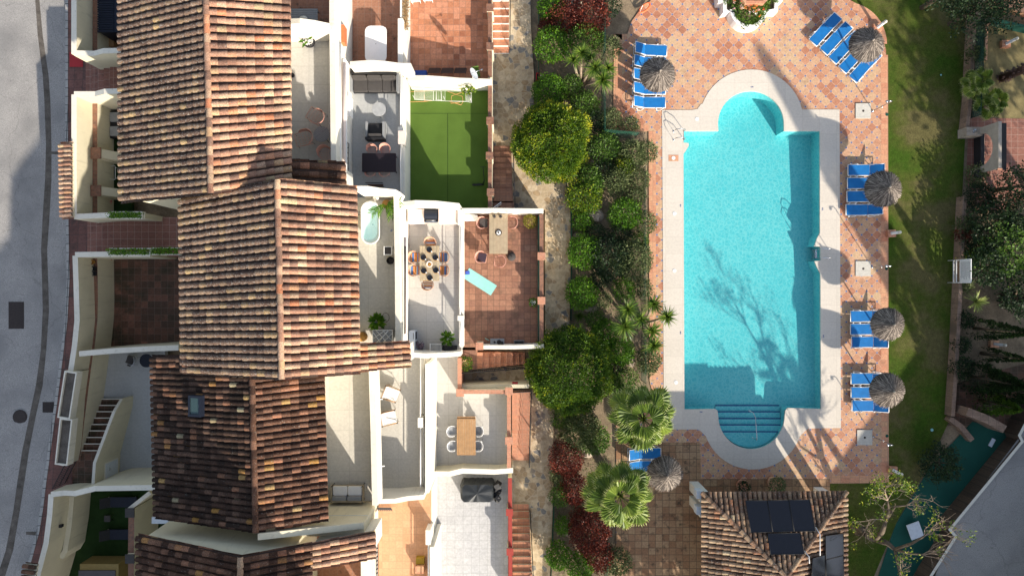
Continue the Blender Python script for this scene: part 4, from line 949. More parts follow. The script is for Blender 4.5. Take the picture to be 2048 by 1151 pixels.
loungers([(1289,907),(1289,932)],PI,'half hidden under the fan palms','sun loungers around the pool')
def make_parasol():
    t=thing('thatched_parasol','x y z w','parasol')
    mb=MB(); mb.tube([(0,0,0),(0,0,2.6)],.045,8); mb.build('pole',dwood,t,False)
    mb=MB(); mb.lathe((0,0,0),[(.28,0),(.28,.08),(.1,.12)],16); mb.build('base',white,t,False)
    mb=MB(); n=40; vs=[(0,0,2.58)]
    for k in range(n): a=2*PI*k/n; vs.append((.95*math.cos(a),.95*math.sin(a),1.86))
    mb.add(vs,[(0,1+k,1+(k+1)%n) for k in range(n)],0,.15)
    for k in range(2600):
        a=random.uniform(0,2*PI); r0=random.choice((.0,.0,.25,.5))*random.uniform(.3,1); r1=min(r0+random.uniform(.45,.75),random.uniform(.94,1.08)) 
        def zz(r): return 2.64-.68*(r/1.0)**1.1+random.uniform(-.02,.035)
        da=random.uniform(-.05,.05); w=random.uniform(.006,.016)
        p=Vector((r0*math.cos(a),r0*math.sin(a),zz(r0))); q=Vector((r1*math.cos(a+da),r1*math.sin(a+da),zz(r1)-random.uniform(0,.03)))
        sd=Vector((-math.sin(a),math.cos(a),0))*w
        mb.add([p-sd,p+sd,q+sd,q-sd],[(0,3,2,1)],0,random.random()**1.3)
    o=mb.build('thatch_roof',thatch,t,False)
    mb=MB(); mb.lathe((0,0,2.6),[(.06,0),(.05,.12),(.02,.16)],10); mb.build('finial',thatch,t,False)
    mb=MB()
    for k in range(8): a=2*PI*k/8; mb.tube([(0,0,2.42),(.92*math.cos(a),.92*math.sin(a),1.80)],.014,4)
    mb.build('rib_frame',dwood,t,False)
    return t
PR=make_parasol()
for i,(px,py,r,l) in enumerate(((1316,148,37.5,'thatched parasol over the upper left loungers'),(1735,88,37,'thatched parasol over the slanting loungers at the upper right'),(1768,377,38.5,'thatched parasol over the four loungers right of the pool'),(1777,648,35,'thatched parasol over the middle row of three loungers'),(1776,780,36.5,'thatched parasol over the lowest row of three loungers'),(1330,947,37,'thatched parasol beside the fan palms'))):
    q=W(px,py,2.05); q.z=0
    if i==0: PR.location=q; PR['label']=l; PR['group']='thatched parasols'; o=PR
    else: o=dup(PR,q,random.uniform(0,6),l,'thatched parasols')
    o.scale=(r/36.5,)*2+(1,)
# showers
def shower(px,py,bx,by,l):
    t=thing('pool_shower',l,'shower',W(bx,by,0),group='pool showers on the right side of the deck'); b=W(bx,by,0)
    q=W(px,py,.015); mb=MB(); mb.cbox(q+Vector((0,0,.01)),.88,.88,.05); mb.build('tray',limest,t)
    mb=MB(); mb.lathe(q+Vector((0,0,.036)),[(.07,0),(.06,.006)],12,sm=False); mb.build('drain',iron,t)
    mb=MB(); mb.tube([b,b+Vector((0,0,2.05)),b+Vector((-.05,0,2.12)),b+Vector((-.28,0,2.12))],.024,8); mb.build('pipe',steel,t)
    mb=MB(); mb.lathe(b+Vector((-.28,0,2.04)),[(.08,0),(.05,.06)],14); mb.build('shower_head',steel,t)
    mb=MB(); mb.lathe(b,[(.07,0),(.05,.05)],12); mb.build('foot',steel,t)
    mb=MB(); mb.tube([b+Vector((0,-.07,1.05)),b+Vector((0,.07,1.05))],.022,6); mb.build('tap',steel,t)
shower(1726,222,1745,222,'pool shower with white tray at the upper right of the deck'); shower(1726,537,1744,534,'pool shower with white tray level with the right ladder'); shower(1729,874,1747,873,'pool shower with white tray below the lowest loungers')
for (x,y,l) in ((1774,229,'green drain lid beside the upper shower'),(1773,537,'green drain lid beside the middle shower'),(1774,871,'green drain lid beside the lowest shower'),(1864,859,'bright teal lid in the shaded lawn'),(1882,150,'tiny pale blue lid in the upper lawn')):
    mb=MB(); mb.lathe(W(x,y,.012),[(.09 if x!=1882 else .05,0),(.08 if x!=1882 else .04,.02)],16,sm=False); one('valve_lid',mb,tealcourt if x<1800 else teal,l,'lid')
# bollard lamps
def bollard(px,py,l,brick=True,hh=1.1):
    b=W(px,py,0); t=thing('bollard_lamp',l,'lamp',b,group='white bollard lamps on brick feet')
    if brick: mb=MB(); mb.cbox(b+Vector((0,0,.10)),.48,.42,.22,random.uniform(-.05,.05)); mb.build('brick_foot',borderh,t)
    mb=MB(); mb.lathe(b+Vector((0,0,.2)),[(.10,0),(.085,.04),(.08,hh-.35)],14); mb.build('post',wmetal,t)
    mb=MB(); mb.lathe(b+Vector((0,0,hh-.149)),[(.078,0),(.09,.05),(.085,.12),(.04,.17)],14); mb.build('lamp_head',cap_w,t)
bollard(1780,467,'white bollard lamp at the deck edge above the sign board'); bollard(1752,57,'white bollard lamp behind the upper right parasol'); bollard(1783,938,'white bollard lamp at the lower right deck corner'); bollard(2008,90,'white bollard lamp on the dry grass at the upper right'); bollard(1985,687,'white bollard lamp among the cypresses'); bollard(1083,158,'small white lamp at the path edge',False,.6)
# sign board
t=thing('notice_board','white pool-rules notice board with lines of small text on two legs','sign',W(1890,542,0)); ms=MB()
ca,cb=W(1896,521,0),W(1895,565,0)
for q in (ca,cb): mb=MB(); mb.tube([q,q+Vector((.02,0,2.0))],.028,6); mb.build('leg',wmetal,t)
X=ca.x+.03; y0,y1=cb.y+.03,ca.y-.03
for z in (.42,.66): mb=MB(); mb.box(X-.015,y0,z,X+.02,y1,z+.07); mb.build('crossbar',wmetal,t)
mb=MB(); mb.box(X-.02,y0,1.02,X+.02,y1,1.98); o=mb.build('board',wplas,t)
# board leans back like the photo's
mb=MB()
for k in range(13):
    z=1.88-k*.062; w=random.uniform(.78,1.0)*(y1-y0-.18)
    x=0; yy=y1-.09
    while yy>y1-.09-w:
        ww=random.uniform(.03,.08); mb.box(X-.0255,yy-ww,z,X-.0205,yy,z+.022); yy-=ww+.018
mb.build('printed_text',gfab,o)
# life ring
t=thing('life_ring','orange life ring holder at the curved upper left deck corner','life ring',W(1289,17,.1)); q=W(1289,17,.12); mb=MB()
pts=[q+Vector((.38*math.cos(a)*math.cos(.7)-.16*math.sin(a)*math.sin(.7),.38*math.cos(a)*math.sin(.7)+.16*math.sin(a)*math.cos(.7),.1)) for a in [2*PI*k/20 for k in range(21)]]
mb.tube(pts,.055,8,cap=False); mb.build('ring',orange,t); mb=MB(); mb.tube([q+Vector((-.3,-.25,0)),q+Vector((-.3,-.25,1.0))],.02,6); mb.build('post',wmetal,t)
# ---------------- raised planter at the top ----------------
def leafball(mb,c,rx,ry,rz,n,size,seed=0,low=-.3,m=0,lumps=.22,fill=.25,asp=.55,bias=1.0):
    c=Vector(c); off=Vector((seed*7.3,seed*3.1,seed*1.7))
    for _ in range(n):
        while True:
            d=Vector((random.gauss(0,1),random.gauss(0,1),random.gauss(0,1))).normalized()
            if d.z>low: break
        k=1+lumps*(noise.noise(d*2.2+off)*1.5+noise.noise(d*5+off)*.7)
        rr=k*(random.uniform(.55,1.0) if random.random()<fill else random.uniform(.90,1.04))
        p=c+Vector((d.x*rx*rr,d.y*ry*rr,d.z*rz*rr))
        dd=(d*bias*.5+Vector((random.uniform(-1,1),random.uniform(-1,1),random.uniform(-.5,.9)))); 
        mb.leaf(p,dd,Vector((random.uniform(-1,1),random.uniform(-1,1),1)),size*random.uniform(.6,1.35),size*asp*random.uniform(.7,1.2),m,min(1,max(0,random.gauss(.45,.22)+noise.noise(d*3+off)*.5)))
t=thing('round_planter','white curved masonry planter full of flowers at the top of the pool deck','planter',W(1497,0,0))
zz=.75
def pl(pts): return S(pts,zz)
front=[(1435,-40),(1440,2),(1450,2),(1450,22),(1466,22)]+arc(1498,19,34,185,355,16)+[(1531,22),(1552,21),(1553,2),(1562,0),(1566,-40)]
mb=MB(); ribbon(mb,pl(front),.20,0,0); mb.build('planter_wall',wplas,t)
mb=MB(); mb.sheet(S([(1438,-38),(1443,2),(1452,8),(1455,20),(1468,24)]+arc(1498,19,31,190,350,12)+[(1549,19),(1560,-38)],.55)); mb.build('soil',soil,t)
mb=MB(); leafball(mb,W(1498,22,.7),.85,.85,.55,1500,.13,1); leafball(mb,W(1500,-8,.75),1.5,.9,.55,2200,.13,2); o=mb.build('flower_bush',G2,t)
for k in range(45):
    mb=MB(); q=W(1498+max(-30,min(30,random.gauss(0,22))),8+random.gauss(0,13),1.25+random.uniform(0,.1)); leafball(mb,q,.045,.045,.03,14,.06,k,-1); mb.r=[(k*.37)%1]*len(mb.r); mb.build('flower',flowers,o)
t=thing('stone_basin','pink stone octagonal basin rim above the flower planter','basin',W(1510,-8,1.2)); mb=MB(); ribbon(mb,wl([(1480,-30),(1485,-4),(1492,4),(1528,4),(1537,-6),(1540,-30)],1.5),.16,.6,0); mb.build('rim',borderh,t)
# ---------------- bar pavilion ----------------
t=thing('pool_bar_pavilion','square pool bar with hipped clay roof and solar panels','building',W(1547,1120,0)); PAV=t
ez=2.75; NW,NE=W(1404,984,ez),W(1691,982,ez); hw=(NE.x-NW.x); SW_,SE=NW+Vector((0,-hw,0)),NE+Vector((0,-hw,0)); AP=(NW+SE)/2; AP.z=ez+1.62
for (a,b) in ((NW,NE),(NE,SE),(SE,SW_),(SW_,NW)):
    mb=MB(); roofpatch(mb,a,b,AP,AP,tri=True,apex=AP,pitch=.27 if a is NW or a is SE else .27); mb.build('roof_slope',[roofP,brownroof],t)
mb=MB(); cc=[NW,NE,SE,SW_]
mb.add(cc+[AP]+[p+Vector((0,0,-.15)) for p in cc],[(0,4,1),(1,4,2),(2,4,3),(3,4,0),(0,1,6,5),(1,2,7,6),(2,3,8,7),(3,0,5,8),(5,6,7,8)],0,.5); mb.build('roof_deck',brownroof,t)
mb=MB()
for c in cc: ridge(mb,[c,AP],.12,.38)
mb.build('hip_tiles',[roofP,brownroof],t)
for i,(x,y) in enumerate(((1404,988),(1404,1018),(1690,1000))): 
    q=W(x,y,2.2); s=.5 if i<2 else -.3; mb=MB(); q0=Vector((NW.x+.28 if i<2 else NE.x-.28,q.y-.15,0)); mb.box(q0.x-.26,q0.y-.26,0,q0.x+.26,q0.y+.26,2.3); mb.build('column',[white],t)
mb=MB(); mb.box(NW.x+.9,SE.y+.8,0,NE.x-.9,NW.y-.9,2.5); mb.build('core_wall',[white],t)
for x,y in ((1390,988),(1390,1022)):
    pass
mb=MB(); mb.box(NW.x-.22,NW.y-.42,1.9,NW.x+.12,NW.y-.0,2.48); mb.build('eave_block',[bluish],t); mb=MB(); mb.box(NW.x-.22,NW.y-1.3,1.9,NW.x+.12,NW.y-.88,2.47); mb.build('eave_block',[bluish],t)
def onplane(px,py,p0,n):
    o=Vector((0,0,H)); d=Vector(((px-CX)/F,-(py-CY)/F,-1)); k=(p0-o).dot(n)/d.dot(n); return o+d*k
def panel(par_label,quad,p0,n,lift=.30):
    t=thing('solar_panel',par_label,'solar panel',onplane(quad[0][0],quad[0][1],p0,n),group='dark solar panels on the pavilion roof'); P=[onplane(x,y,p0+n*lift,n) for x,y in quad]
    mb=MB(); lo=[p-n*.04 for p in P]; mb.add(P+lo,[(0,1,2,3),(7,6,5,4),(0,4,5,1),(1,5,6,2),(2,6,7,3),(3,7,4,0)],0,.5); o=mb.build('glass',panelm,t)
    mb=MB(); c=sum(P,Vector())/4
    for i in range(4): mb.tube([P[i]+n*.004,P[(i+1)%4]+n*.004],.014,4)
    mb.build('frame',black,t)
n1=(NE-NW).cross(AP-NW).normalized(); n1=n1 if n1.z>0 else -n1; n2=(SE-NE).cross(AP-NE).normalized(); n2=n2 if n2.z>0 else -n2
panel('left of the three upper solar panels on the pavilion roof',[(1491,1000),(1534,1000),(1545,1063),(1502,1064)],NW,n1)
panel('middle of the three upper solar panels on the pavilion roof',[(1535,1000),(1577,999),(1588,1062),(1546,1063)],NW,n1)
panel('right of the three upper solar panels on the pavilion roof',[(1578,999),(1619,998),(1631,1061),(1589,1062)],NW,n1)
panel('single lower solar panel on the slope facing the pool',[(1535,1066),(1600,1065),(1609,1107),(1541,1108)],NW,n1)
panel('tall solar panel on the right-hand pavilion slope',[(1651,1071),(1687,1066),(1687,1109),(1652,1118)],NE,n2)
panel('lower left solar panel on the right-hand pavilion slope',[(1625,1116),(1650,1109),(1651,1160),(1623,1160)],NE,n2)
panel('lower right solar panel on the right-hand pavilion slope',[(1652,1119),(1687,1110),(1688,1160),(1653,1160)],NE,n2)
for pts,l in (([(1631,1053),(1640,1068),(1640,1110)],'right loose pale cable on the pavilion roof'),([(1608,1100),(1618,1112),(1619,1126)],'left loose pale cable on the pavilion roof')):
    mb=MB(); mb.tube([onplane(x,y,NW+n1*.22,n1) for x,y in pts],.025,5); one('cable',mb,wmetal,l,'cable')
def pot(px,py,z,r,h,mt,label,leafm,nleaf,lr,ls=.12,cat='potted plant',grp=None,soilm=None,spiky=False,rx=1):
    t=thing('potted_plant',label,cat,W(px,py,z),group=grp); q=W(px,py,z); mb=MB(); mb.lathe(q,[(r*.7,0),(r,h),(r*.88,h),(r*.85,h*.85)],20); mb.build('pot',mt,t)
    mb=MB(); 
    if spiky: rosette(mb,q+Vector((0,0,h*.9)),lr,nleaf)
    else: leafball(mb,q+Vector((0,0,h+lr*.6)),lr,lr*rx,lr*.8,nleaf,ls,random.random()*9)
    mb.build('foliage',leafm,t); return t
def rosette(mb,c,Ln,n,droop=.25,w=.045,up=.2):
    c=Vector(c)
    for k in range(n):
        a=random.uniform(0,2*PI); e=random.uniform(up,1.45)**1.0; l=Ln*random.uniform(.75,1.1); d=Vector((math.cos(a)*math.cos(e),math.sin(a)*math.cos(e),math.sin(e)))
        sd=Vector((-math.sin(a),math.cos(a),0)); r=random.random(); pts=[]
        for i in range(4):
            s=i/3; p=c+d*l*s+Vector((0,0,-droop*l*s*s*math.cos(e))); ww=w*(1-.92*s**1.5); pts+= [p-sd*ww/2,p+sd*ww/2]
        mb.add(pts,[(0,2,3,1),(2,4,5,3),(4,6,7,5)],0,r)
pot(1481,967,0,.38,.45,terra and orange if False else borderh,'left terracotta pot with a low dark plant above the pavilion',G3,260,.30)
pot(1544,962,0,.42,.5,borderh,'right terracotta pot with a straggly plant above the pavilion',GO,420,.42)
# ---------------- shrubs, yuccas and palms ----------------
def tuftball(mb,c,rx,ry,rz,nt_,nl,size,seed,low=-.25,tsz=1.5):
    c=Vector(c); off=Vector((seed*7.3,seed*3.1,seed*1.7)); ga=2.39996
    for i in range(nt_):
        zq=1-(1-low)*(i+.5)/nt_; rq=math.sqrt(max(0,1-zq*zq)); a=i*ga
        d=(Vector((rq*math.cos(a),rq*math.sin(a),zq))+Vector((random.gauss(0,.03),random.gauss(0,.03),random.gauss(0,.03)))).normalized()
        k=1+.16*(noise.noise(d*2.2+off)*1.5+noise.noise(d*5+off)*.8)+random.uniform(-.04,.04)
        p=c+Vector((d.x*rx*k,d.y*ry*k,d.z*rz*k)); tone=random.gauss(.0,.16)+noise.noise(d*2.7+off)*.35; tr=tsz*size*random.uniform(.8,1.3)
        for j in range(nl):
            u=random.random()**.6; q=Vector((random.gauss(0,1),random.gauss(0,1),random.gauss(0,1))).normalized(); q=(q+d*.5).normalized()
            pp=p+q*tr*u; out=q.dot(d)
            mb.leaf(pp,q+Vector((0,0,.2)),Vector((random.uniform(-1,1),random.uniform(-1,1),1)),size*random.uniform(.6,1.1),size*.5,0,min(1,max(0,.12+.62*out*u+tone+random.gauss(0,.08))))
def shrub(name,px,py,r,h,mt,n,size,label,cat='shrub',grp=None,rx=1,stem=True,low=-.25,zb=0,lumps=.25,fill=.25):
    c=W(px,py,h*.55); rm=r*(H-h*.55)/F; t=thing(name,label,cat,(c.x,c.y,zb),group=grp); mb=MB()
    if name=='round_bush':
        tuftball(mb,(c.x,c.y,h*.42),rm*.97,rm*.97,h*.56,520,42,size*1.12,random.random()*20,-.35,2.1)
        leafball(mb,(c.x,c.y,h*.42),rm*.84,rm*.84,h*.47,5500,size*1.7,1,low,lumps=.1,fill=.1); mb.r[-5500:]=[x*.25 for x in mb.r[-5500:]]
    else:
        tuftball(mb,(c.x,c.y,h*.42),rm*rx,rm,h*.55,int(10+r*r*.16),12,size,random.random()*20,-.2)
        leafball(mb,(c.x,c.y,h*.42),rm*rx,rm,h*.55,n//3,size,random.random()*20,low,lumps=lumps,fill=.7)
    mb.build('foliage',mt,t)
    mb=MB()
    for k in range(4 if r>20 else 2): a=random.uniform(0,6.3); mb.tube([(c.x,c.y,zb-.05),(c.x+math.cos(a)*rm*.3,c.y+math.sin(a)*rm*.3,h*.4),(c.x+math.cos(a)*rm*.6,c.y+math.sin(a)*rm*.6,h*.75)],.05*max(.4,rm),5,r1=.01)
    mb.build('stem',bark,t); return t
BS='bushes in the bed between path and pool'
shrub('round_bush',1103,281,71,3.0,GY,15000,.105,'large round yellow-tipped bush beside the turf garden','bush',None,lumps=.10,fill=.1)
GY2=rndmat('darker_yellow_green_leaf',[(0,(.03,.08,.006)),(.5,(.08,.16,.01)),(.8,(.16,.24,.012)),(1,(.42,.42,.02))],.5,.3,.2,20,.3)
shrub('round_bush',1139,740,80,3.3,GY2,17000,.11,'large round dark green bush below the terracotta patio','bush',None,lumps=.12,fill=.1)
kinds=[(1103,14,25,G1,'bright green bush at the top of the path bed'),(1126,35,27,GR,'dark red bush left of the pale boulder at the top'),(1181,28,37,GR,'largest dark red bush at the top of the bed'),(1093,54,13,GR,'smallest dark red bush, at the path edge near the top'),(1105,88,29,G1,'bright green bush below the small red bush'),(1173,76,27,G2,'mid green bush just above the tall yuccas'),
(1143,174,20,G2,'mid green bush left of the yucca trunks'),(1099,182,28,G1,'bright green bush touching the top of the first round bush'),(1171,209,22,G2,'mid green bush below the yucca trunks'),(1188,243,18,G3,'dark small bush beside the wire fence'),(1221,95,18,GO,'grey-green bush beside the upper left deck corner'),(1222,240,20,GO,'grey-green bush below the upper left deck wall'),
(1209,295,25,G2,'mid green bush between the rocks and the fence corner'),(1265,309,24,GO,'grey-green oleander left of the skimmer patch'),(1294,303,18,GO,'small oleander overhanging the deck border'),(1249,333,19,GY,'small yellow-leaved bush among the oleanders'),(1233,361,24,GO,'straggly grey-green bush below the yellow one'),(1276,358,20,GO,'straggly grey-green bush by the fence post'),(1176,362,27,G2,'mid green bush below the tall rocks'),(1168,392,29,GY,'yellow-green bush above the large boulder'),
(1251,428,27,G1,'bright green bush right of the large boulder'),(1289,446,19,GO,'small oleander overhanging the deck beside the long coping'),(1164,442,17,G1,'small bright green bush left of the large boulder'),(1168,503,29,G1,'clipped square bright green bush'),(1223,515,36,G3,'largest dark green bush in the middle of the bed'),(1266,519,34,GO,'large olive bush right of the darkest one'),
(1164,585,27,G1,'bright green bush below the clipped square one'),(1248,577,19,G1,'bright green bush left of the wire fence gap'),(1209,668,24,G1,'pale-flowering green bush left of the yucca group'),(1241,703,22,G1,'bright green bush below the yucca group'),(1248,757,20,G2,'mid green bush right of the second round bush'),(1296,722,21,GO,'grey-green bush at the deck border above the first fan palm'),
(1122,838,15,G2,'small green bush below the second round bush'),(1164,862,34,GO,'low wide olive bush left of the first fan palm'),(1190,878,24,G2,'mid green bush between the olive bush and the palm trunk'),(1133,916,30,GR,'upper dark red bush in the lower bed'),(1148,978,25,GR,'second dark red bush in the lower bed'),(1120,990,18,G2,'green bush at the path edge between the red bushes'),
(1180,1064,37,GR,'largest dark red bush in the lower bed'),(1197,1110,27,GR,'lowest dark red bush in the lower bed'),(1162,1040,20,GR,'small dark red bush left of the lower fan palm'),(1125,1050,14,G1,'small bright green bush beside the lower rock'),(1116,1110,22,G1,'bright green bush at the path edge near the bottom'),(1161,1132,24,G1,'bright green bush at the bottom of the bed'),(1234,1122,21,GO,'grey-green bush by the old square paving'),
(1230,770,16,G2,'small green bush above the first fan palm'),(1205,600,14,GO,'tiny olive bush in the open soil'),(1210,340,18,G3,'dark bush below the fence corner'),(1190,465,16,G3,'dark low bush in the shade above the clipped one'),(1198,560,15,G3,'dark low bush between the bright green ones'),(1262,250,14,GO,'small shrub in the corner below the loungers'),(1240,470,18,G3,'dark low shrub left of the lower oleander'),(1285,575,16,GO,'thin shrub beside the deck border in the middle'),
(1270,392,17,GO,'straggly shrub at the fence below the oleanders'),(1215,10,20,G3,'dark shrub at the top behind the life ring'),(1190,640,15,G2,'small shrub above the pale-flowering bush'),(1235,735,15,G3,'dark shrub under the lower yuccas'),(1150,845,13,G2,'small shrub in the dry soil below the second round bush'),(1112,950,11,GO,'tiny shrub at the path edge by the red bushes'),(1280,480,13,G2,'small green shrub beside the long coping')]
for px,py,r,mt,l in kinds:
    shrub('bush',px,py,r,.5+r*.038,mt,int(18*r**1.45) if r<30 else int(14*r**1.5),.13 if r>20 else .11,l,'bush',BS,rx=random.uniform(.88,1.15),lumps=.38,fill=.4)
def yucca(heads,base,label):
    t=thing('yucca',label,'yucca',base,group='yuccas in the bed'); 
    for (px,py,z,Ln,n) in heads:
        q=W(px,py,z); b=Vector(base); mb=MB(); rosette(mb,q,Ln,n,.3,.06,-.25); mb.build('leaf_rosette',YU,t)
        mb=MB(); mid=b.lerp(q,.5)+Vector((random.uniform(-.1,.1),random.uniform(-.1,.1),-.15)); mb.tube([b+Vector((random.uniform(-.08,.08),random.uniform(-.08,.08),-.1)),mid,q],.10,7,r1=.06); mb.build('trunk',palebark,t)
yucca([(1164,106,2.2,.75,110),(1146,120,2.0,.65,90),(1190,136,2.4,.75,120),(1205,160,2.2,.85,130),(1216,138,2.1,.65,90),(1180,115,2.0,.6,80)],W(1163,168,0),'pale-trunked multi-headed yucca in the upper bed')
yucca([(1255,618,2.4,.85,130),(1249,652,2.3,.95,140),(1282,637,2.2,.65,90)],W(1262,640,0),'left yucca of the group beside the long coping')
yucca([(1307,607,2.3,.72,120),(1334,633,2.5,.72,120),(1303,662,2.2,.72,120),(1307,690,2.0,.72,120)],W(1285,650,0),'right yucca leaning over the deck border')
for px,py,r,l in ((1237,306,.4,'small grey spiky rosette among the oleanders'),(1158,632,.6,'grassy tuft below the bright green bushes'),(1122,869,.4,'upright grass tuft at the path edge')):
    t=thing('spiky_plant',l,'plant',W(px,py,0)); mb=MB(); rosette(mb,W(px,py,.15),r,90,.2,.03); mb.build('leaves',GO if r<.5 else G2,t)
t=thing('agave','pale yellow-green agave star beyond the right-hand wall','agave',W(1950,604,0)); mb=MB(); rosette(mb,W(1951,603,.5),.75,80,.15,.08,.0); mb.build('leaves',rndmat('agave_leaf',[(0,(.18,.24,.06)),(1,(.45,.50,.16))],.5),t)
def fan_palm(px,py,z,base,R_,nf,label,fr=.62,cat='palm tree',grp='fan palms'):
    hub=W(px,py,z) if px is not None else Vector(base)+Vector((0,0,z)); t=thing('fan_palm',label,cat,base,group=grp); b=Vector(base)
    mb=MB(); mb.tube([b+Vector((0,0,-.1)),b.lerp(hub,.5)+Vector((.05,.03,0)),hub-Vector((0,0,.1))],.26,10,r1=.19); mb.build('trunk',bark,t)
    leaf=MB(); pet=MB()
    lay=[]
    o_=int(nf*.44); m_n=int(nf*.33); i_=nf-o_-m_n
    for cnt,rad_,zz_,tl,sc_ in ((o_,.74,-.30,-.10,1.0),(m_n,.50,.12,.06,.95),(i_,.24,.42,.55,.8)):
        ph=random.random()*6
        for k in range(cnt): lay.append((ph+2*PI*(k+random.uniform(-.22,.22))/cnt,rad_*R_*random.uniform(.88,1.12),zz_+random.uniform(-.12,.12),tl+random.uniform(-.2,.2),sc_))
    for (a,rd,zz_,tl,sc_) in lay:
        p0=hub; hz=Vector((math.cos(a),math.sin(a),0)); p1=hub+hz*rd*.55+Vector((0,0,zz_+.15)); d=(p1-p0).normalized()
        pet.tube([p0,p0.lerp(p1,.5)+Vector((0,0,.10)),p1],.022,4,r1=.014)
        side=Vector((-math.sin(a),math.cos(a),0)); fd=(hz+Vector((0,0,tl))).normalized(); nrm=side.cross(fd).normalized(); nrm = nrm if nrm.z>0 else -nrm
        tw=random.uniform(-.55,.55); side=(side*math.cos(tw)+nrm*math.sin(tw)).normalized(); nrm=side.cross(fd).normalized(); nrm = nrm if nrm.z>0 else -nrm
        ns=22; rr=fr*sc_*random.uniform(.9,1.12); shade=random.random(); fold=random.uniform(.18,.42); lr=random.choice((-1,1))
        for s in range(ns):
            half=math.radians(100); t0=-half+2*half*s/ns; t1=-half+2*half*(s+1)/ns; tm=(t0+t1)/2
            ell=1.0-.22*abs(math.sin(tm)); R0=rr*ell
            def P(th,r_,h=0): return p1+(fd*math.cos(th)+side*math.sin(th))*r_+nrm*(h-fold*r_*abs(math.sin(th))-.25*r_*r_/rr)
            lit_half=.16*lr*(1 if tm>0 else -1); base=min(1,max(0,.04+.66*shade+lit_half+random.uniform(-.10,.10)))  # one half of each fan painted lighter, as a sunlit fold
            pl_h=.04*(1 if s%2 else -1)
            leaf.add([p1,P(t0,R0*.82,-pl_h),P(tm,R0*.86,0),P(t1,R0*.82,pl_h)],[(0,1,2),(0,2,3)],0,base)
            tipr=R0*random.uniform(1.0,1.10); tj=tm+random.uniform(-.03,.03)
            leaf.add([P(t0,R0*.82,-pl_h),P(tj,tipr,-.04),P(t1,R0*.82,pl_h),P(tm,R0*.86,0)],[(0,1,3),(3,1,2)],0,min(1,base+.25))
            w_=(P(t1,R0)-P(t0,R0))*.16; leaf.add([P(tj,R0*.94,.012)-w_,P(tj+random.uniform(-.05,.05),tipr*1.10,-.08),P(tj,R0*.94,.012)+w_],[(0,1,2)],1,random.random())
    leaf.build('fronds',[GPm,GT],t); pet.build('leaf_stalks',[palebark if False else GPm],t); return t
fan_palm(1286,836,3.9,W(1262,812,0),2.7,24,'fan palm overhanging the lower left pool corner',.80)
fan_palm(1240,990,4.2,W(1205,930,0),2.85,26,'fan palm beside the old square paving',.83)
fan_palm(None,None,4.4,W(1215,1215,0),2.4,28,'fan palm just beyond the bottom edge by the path',.9)
fan_palm(None,None,7.3,W(1862,1208,0),1.5,12,'tall fan palm beyond the bottom edge beside the lawn',.62)
for px,py,l in ((1957,165,'small fan palm by the upper right fence'),(1988,205,'small fan palm beside the brick barbecue arch')): 
    fan_palm(px,py,1.4,W(px-10,py,0),1.0,16,l,.5,grp='small fan palms beyond the fence')
# dark palm trunk at the upper right
t=thing('palm_trunk_tree','dark shaggy palm trunk leaning out at the upper right edge','palm tree',W(2003,157,0)); b=W(2003,157,0); hub=b+Vector((.3,.1,7.5)); mb=MB(); mb.tube([b,b.lerp(hub,.3)+Vector((.05,0,0)),hub],.24,9,r1=.2)
for k in range(300): 
    s=random.random(); a=random.uniform(0,6.3); p=b.lerp(hub,s)+Vector((math.cos(a)*.2,math.sin(a)*.2,0)); mb.leaf(p,Vector((math.cos(a),math.sin(a),-.2)),Vector((0,0,1)),.18,.12)
mb.build('trunk',dwood,t); mb=MB()
for k in range(26):
    a=k*2.4; mb2=[]; e=random.uniform(-.3,1.1)
    for i in range(5): s=i/4; mb2.append(hub+Vector((math.cos(a)*math.cos(e)*2.2*s,math.sin(a)*math.cos(e)*2.2*s,math.sin(e)*2.0*s-1.1*s*s)))
    for i in range(4):
        for q in range(5):
            p=mb2[i].lerp(mb2[i+1],q/5)
            for sg in (-1,1): mb.leaf(p,Vector((-math.sin(a)*sg,math.cos(a)*sg,-.3)),Vector((0,0,1)),.55,.05)
mb.build('fronds',G2,t)
# rocks
def rockf(px,py,sx,sy,h,label,rz=0):
    q=W(px,py,h*.4); mb=MB(); n=14; m_=7; vs=[]; off=Vector((px*.1,py*.1,0))
    for j in range(m_+1):
        e=PI/2*j/m_
        for k in range(n):
            a=2*PI*k/n; d=Vector((math.cos(a)*math.cos(e),math.sin(a)*math.cos(e),math.sin(e))); r=1+.35*noise.noise(d*1.7+off)+.12*noise.noise(d*5+off)
            v=Matrix.Rotation(rz,3,'Z')@Vector((d.x*sx*r,d.y*sy*r,0)); vs.append((q.x+v.x,q.y+v.y,-.05+d.z*h*r))
    fs=[(j*n+k,j*n+(k+1)%n,(j+1)*n+(k+1)%n,(j+1)*n+k) for j in range(m_) for k in range(n)]; mb.add(vs,fs,0,.5,False); one('boulder',mb,rock,label,'rock','boulders in the bed')
for a in ((1184,303,.30,.45,.5,'upper of two tall pale rocks right of the first round bush'),(1184,329,.28,.38,.45,'lower of two tall pale rocks right of the first round bush'),(1187,428,.62,.42,.6,'large pale boulder beside the yellow-green bush',-.35),(1187,615,.5,.24,.35,'flat pale rock below the bright green bushes',.4),(1133,64,.35,.35,.5,'grey rock between the red bushes'),(1155,8,.42,.42,.8,'pale rounded boulder at the top edge'),(1136,1056,.28,.5,.4,'long pale rock in the lower bed'),(1156,470,.3,.22,.25,'small grey rock above the clipped bush'),(1262,722,.25,.35,.3,'small stone under the yucca group'),(1175,905,.35,.3,.4,'brown stone between the red bushes')): rockf(*a)
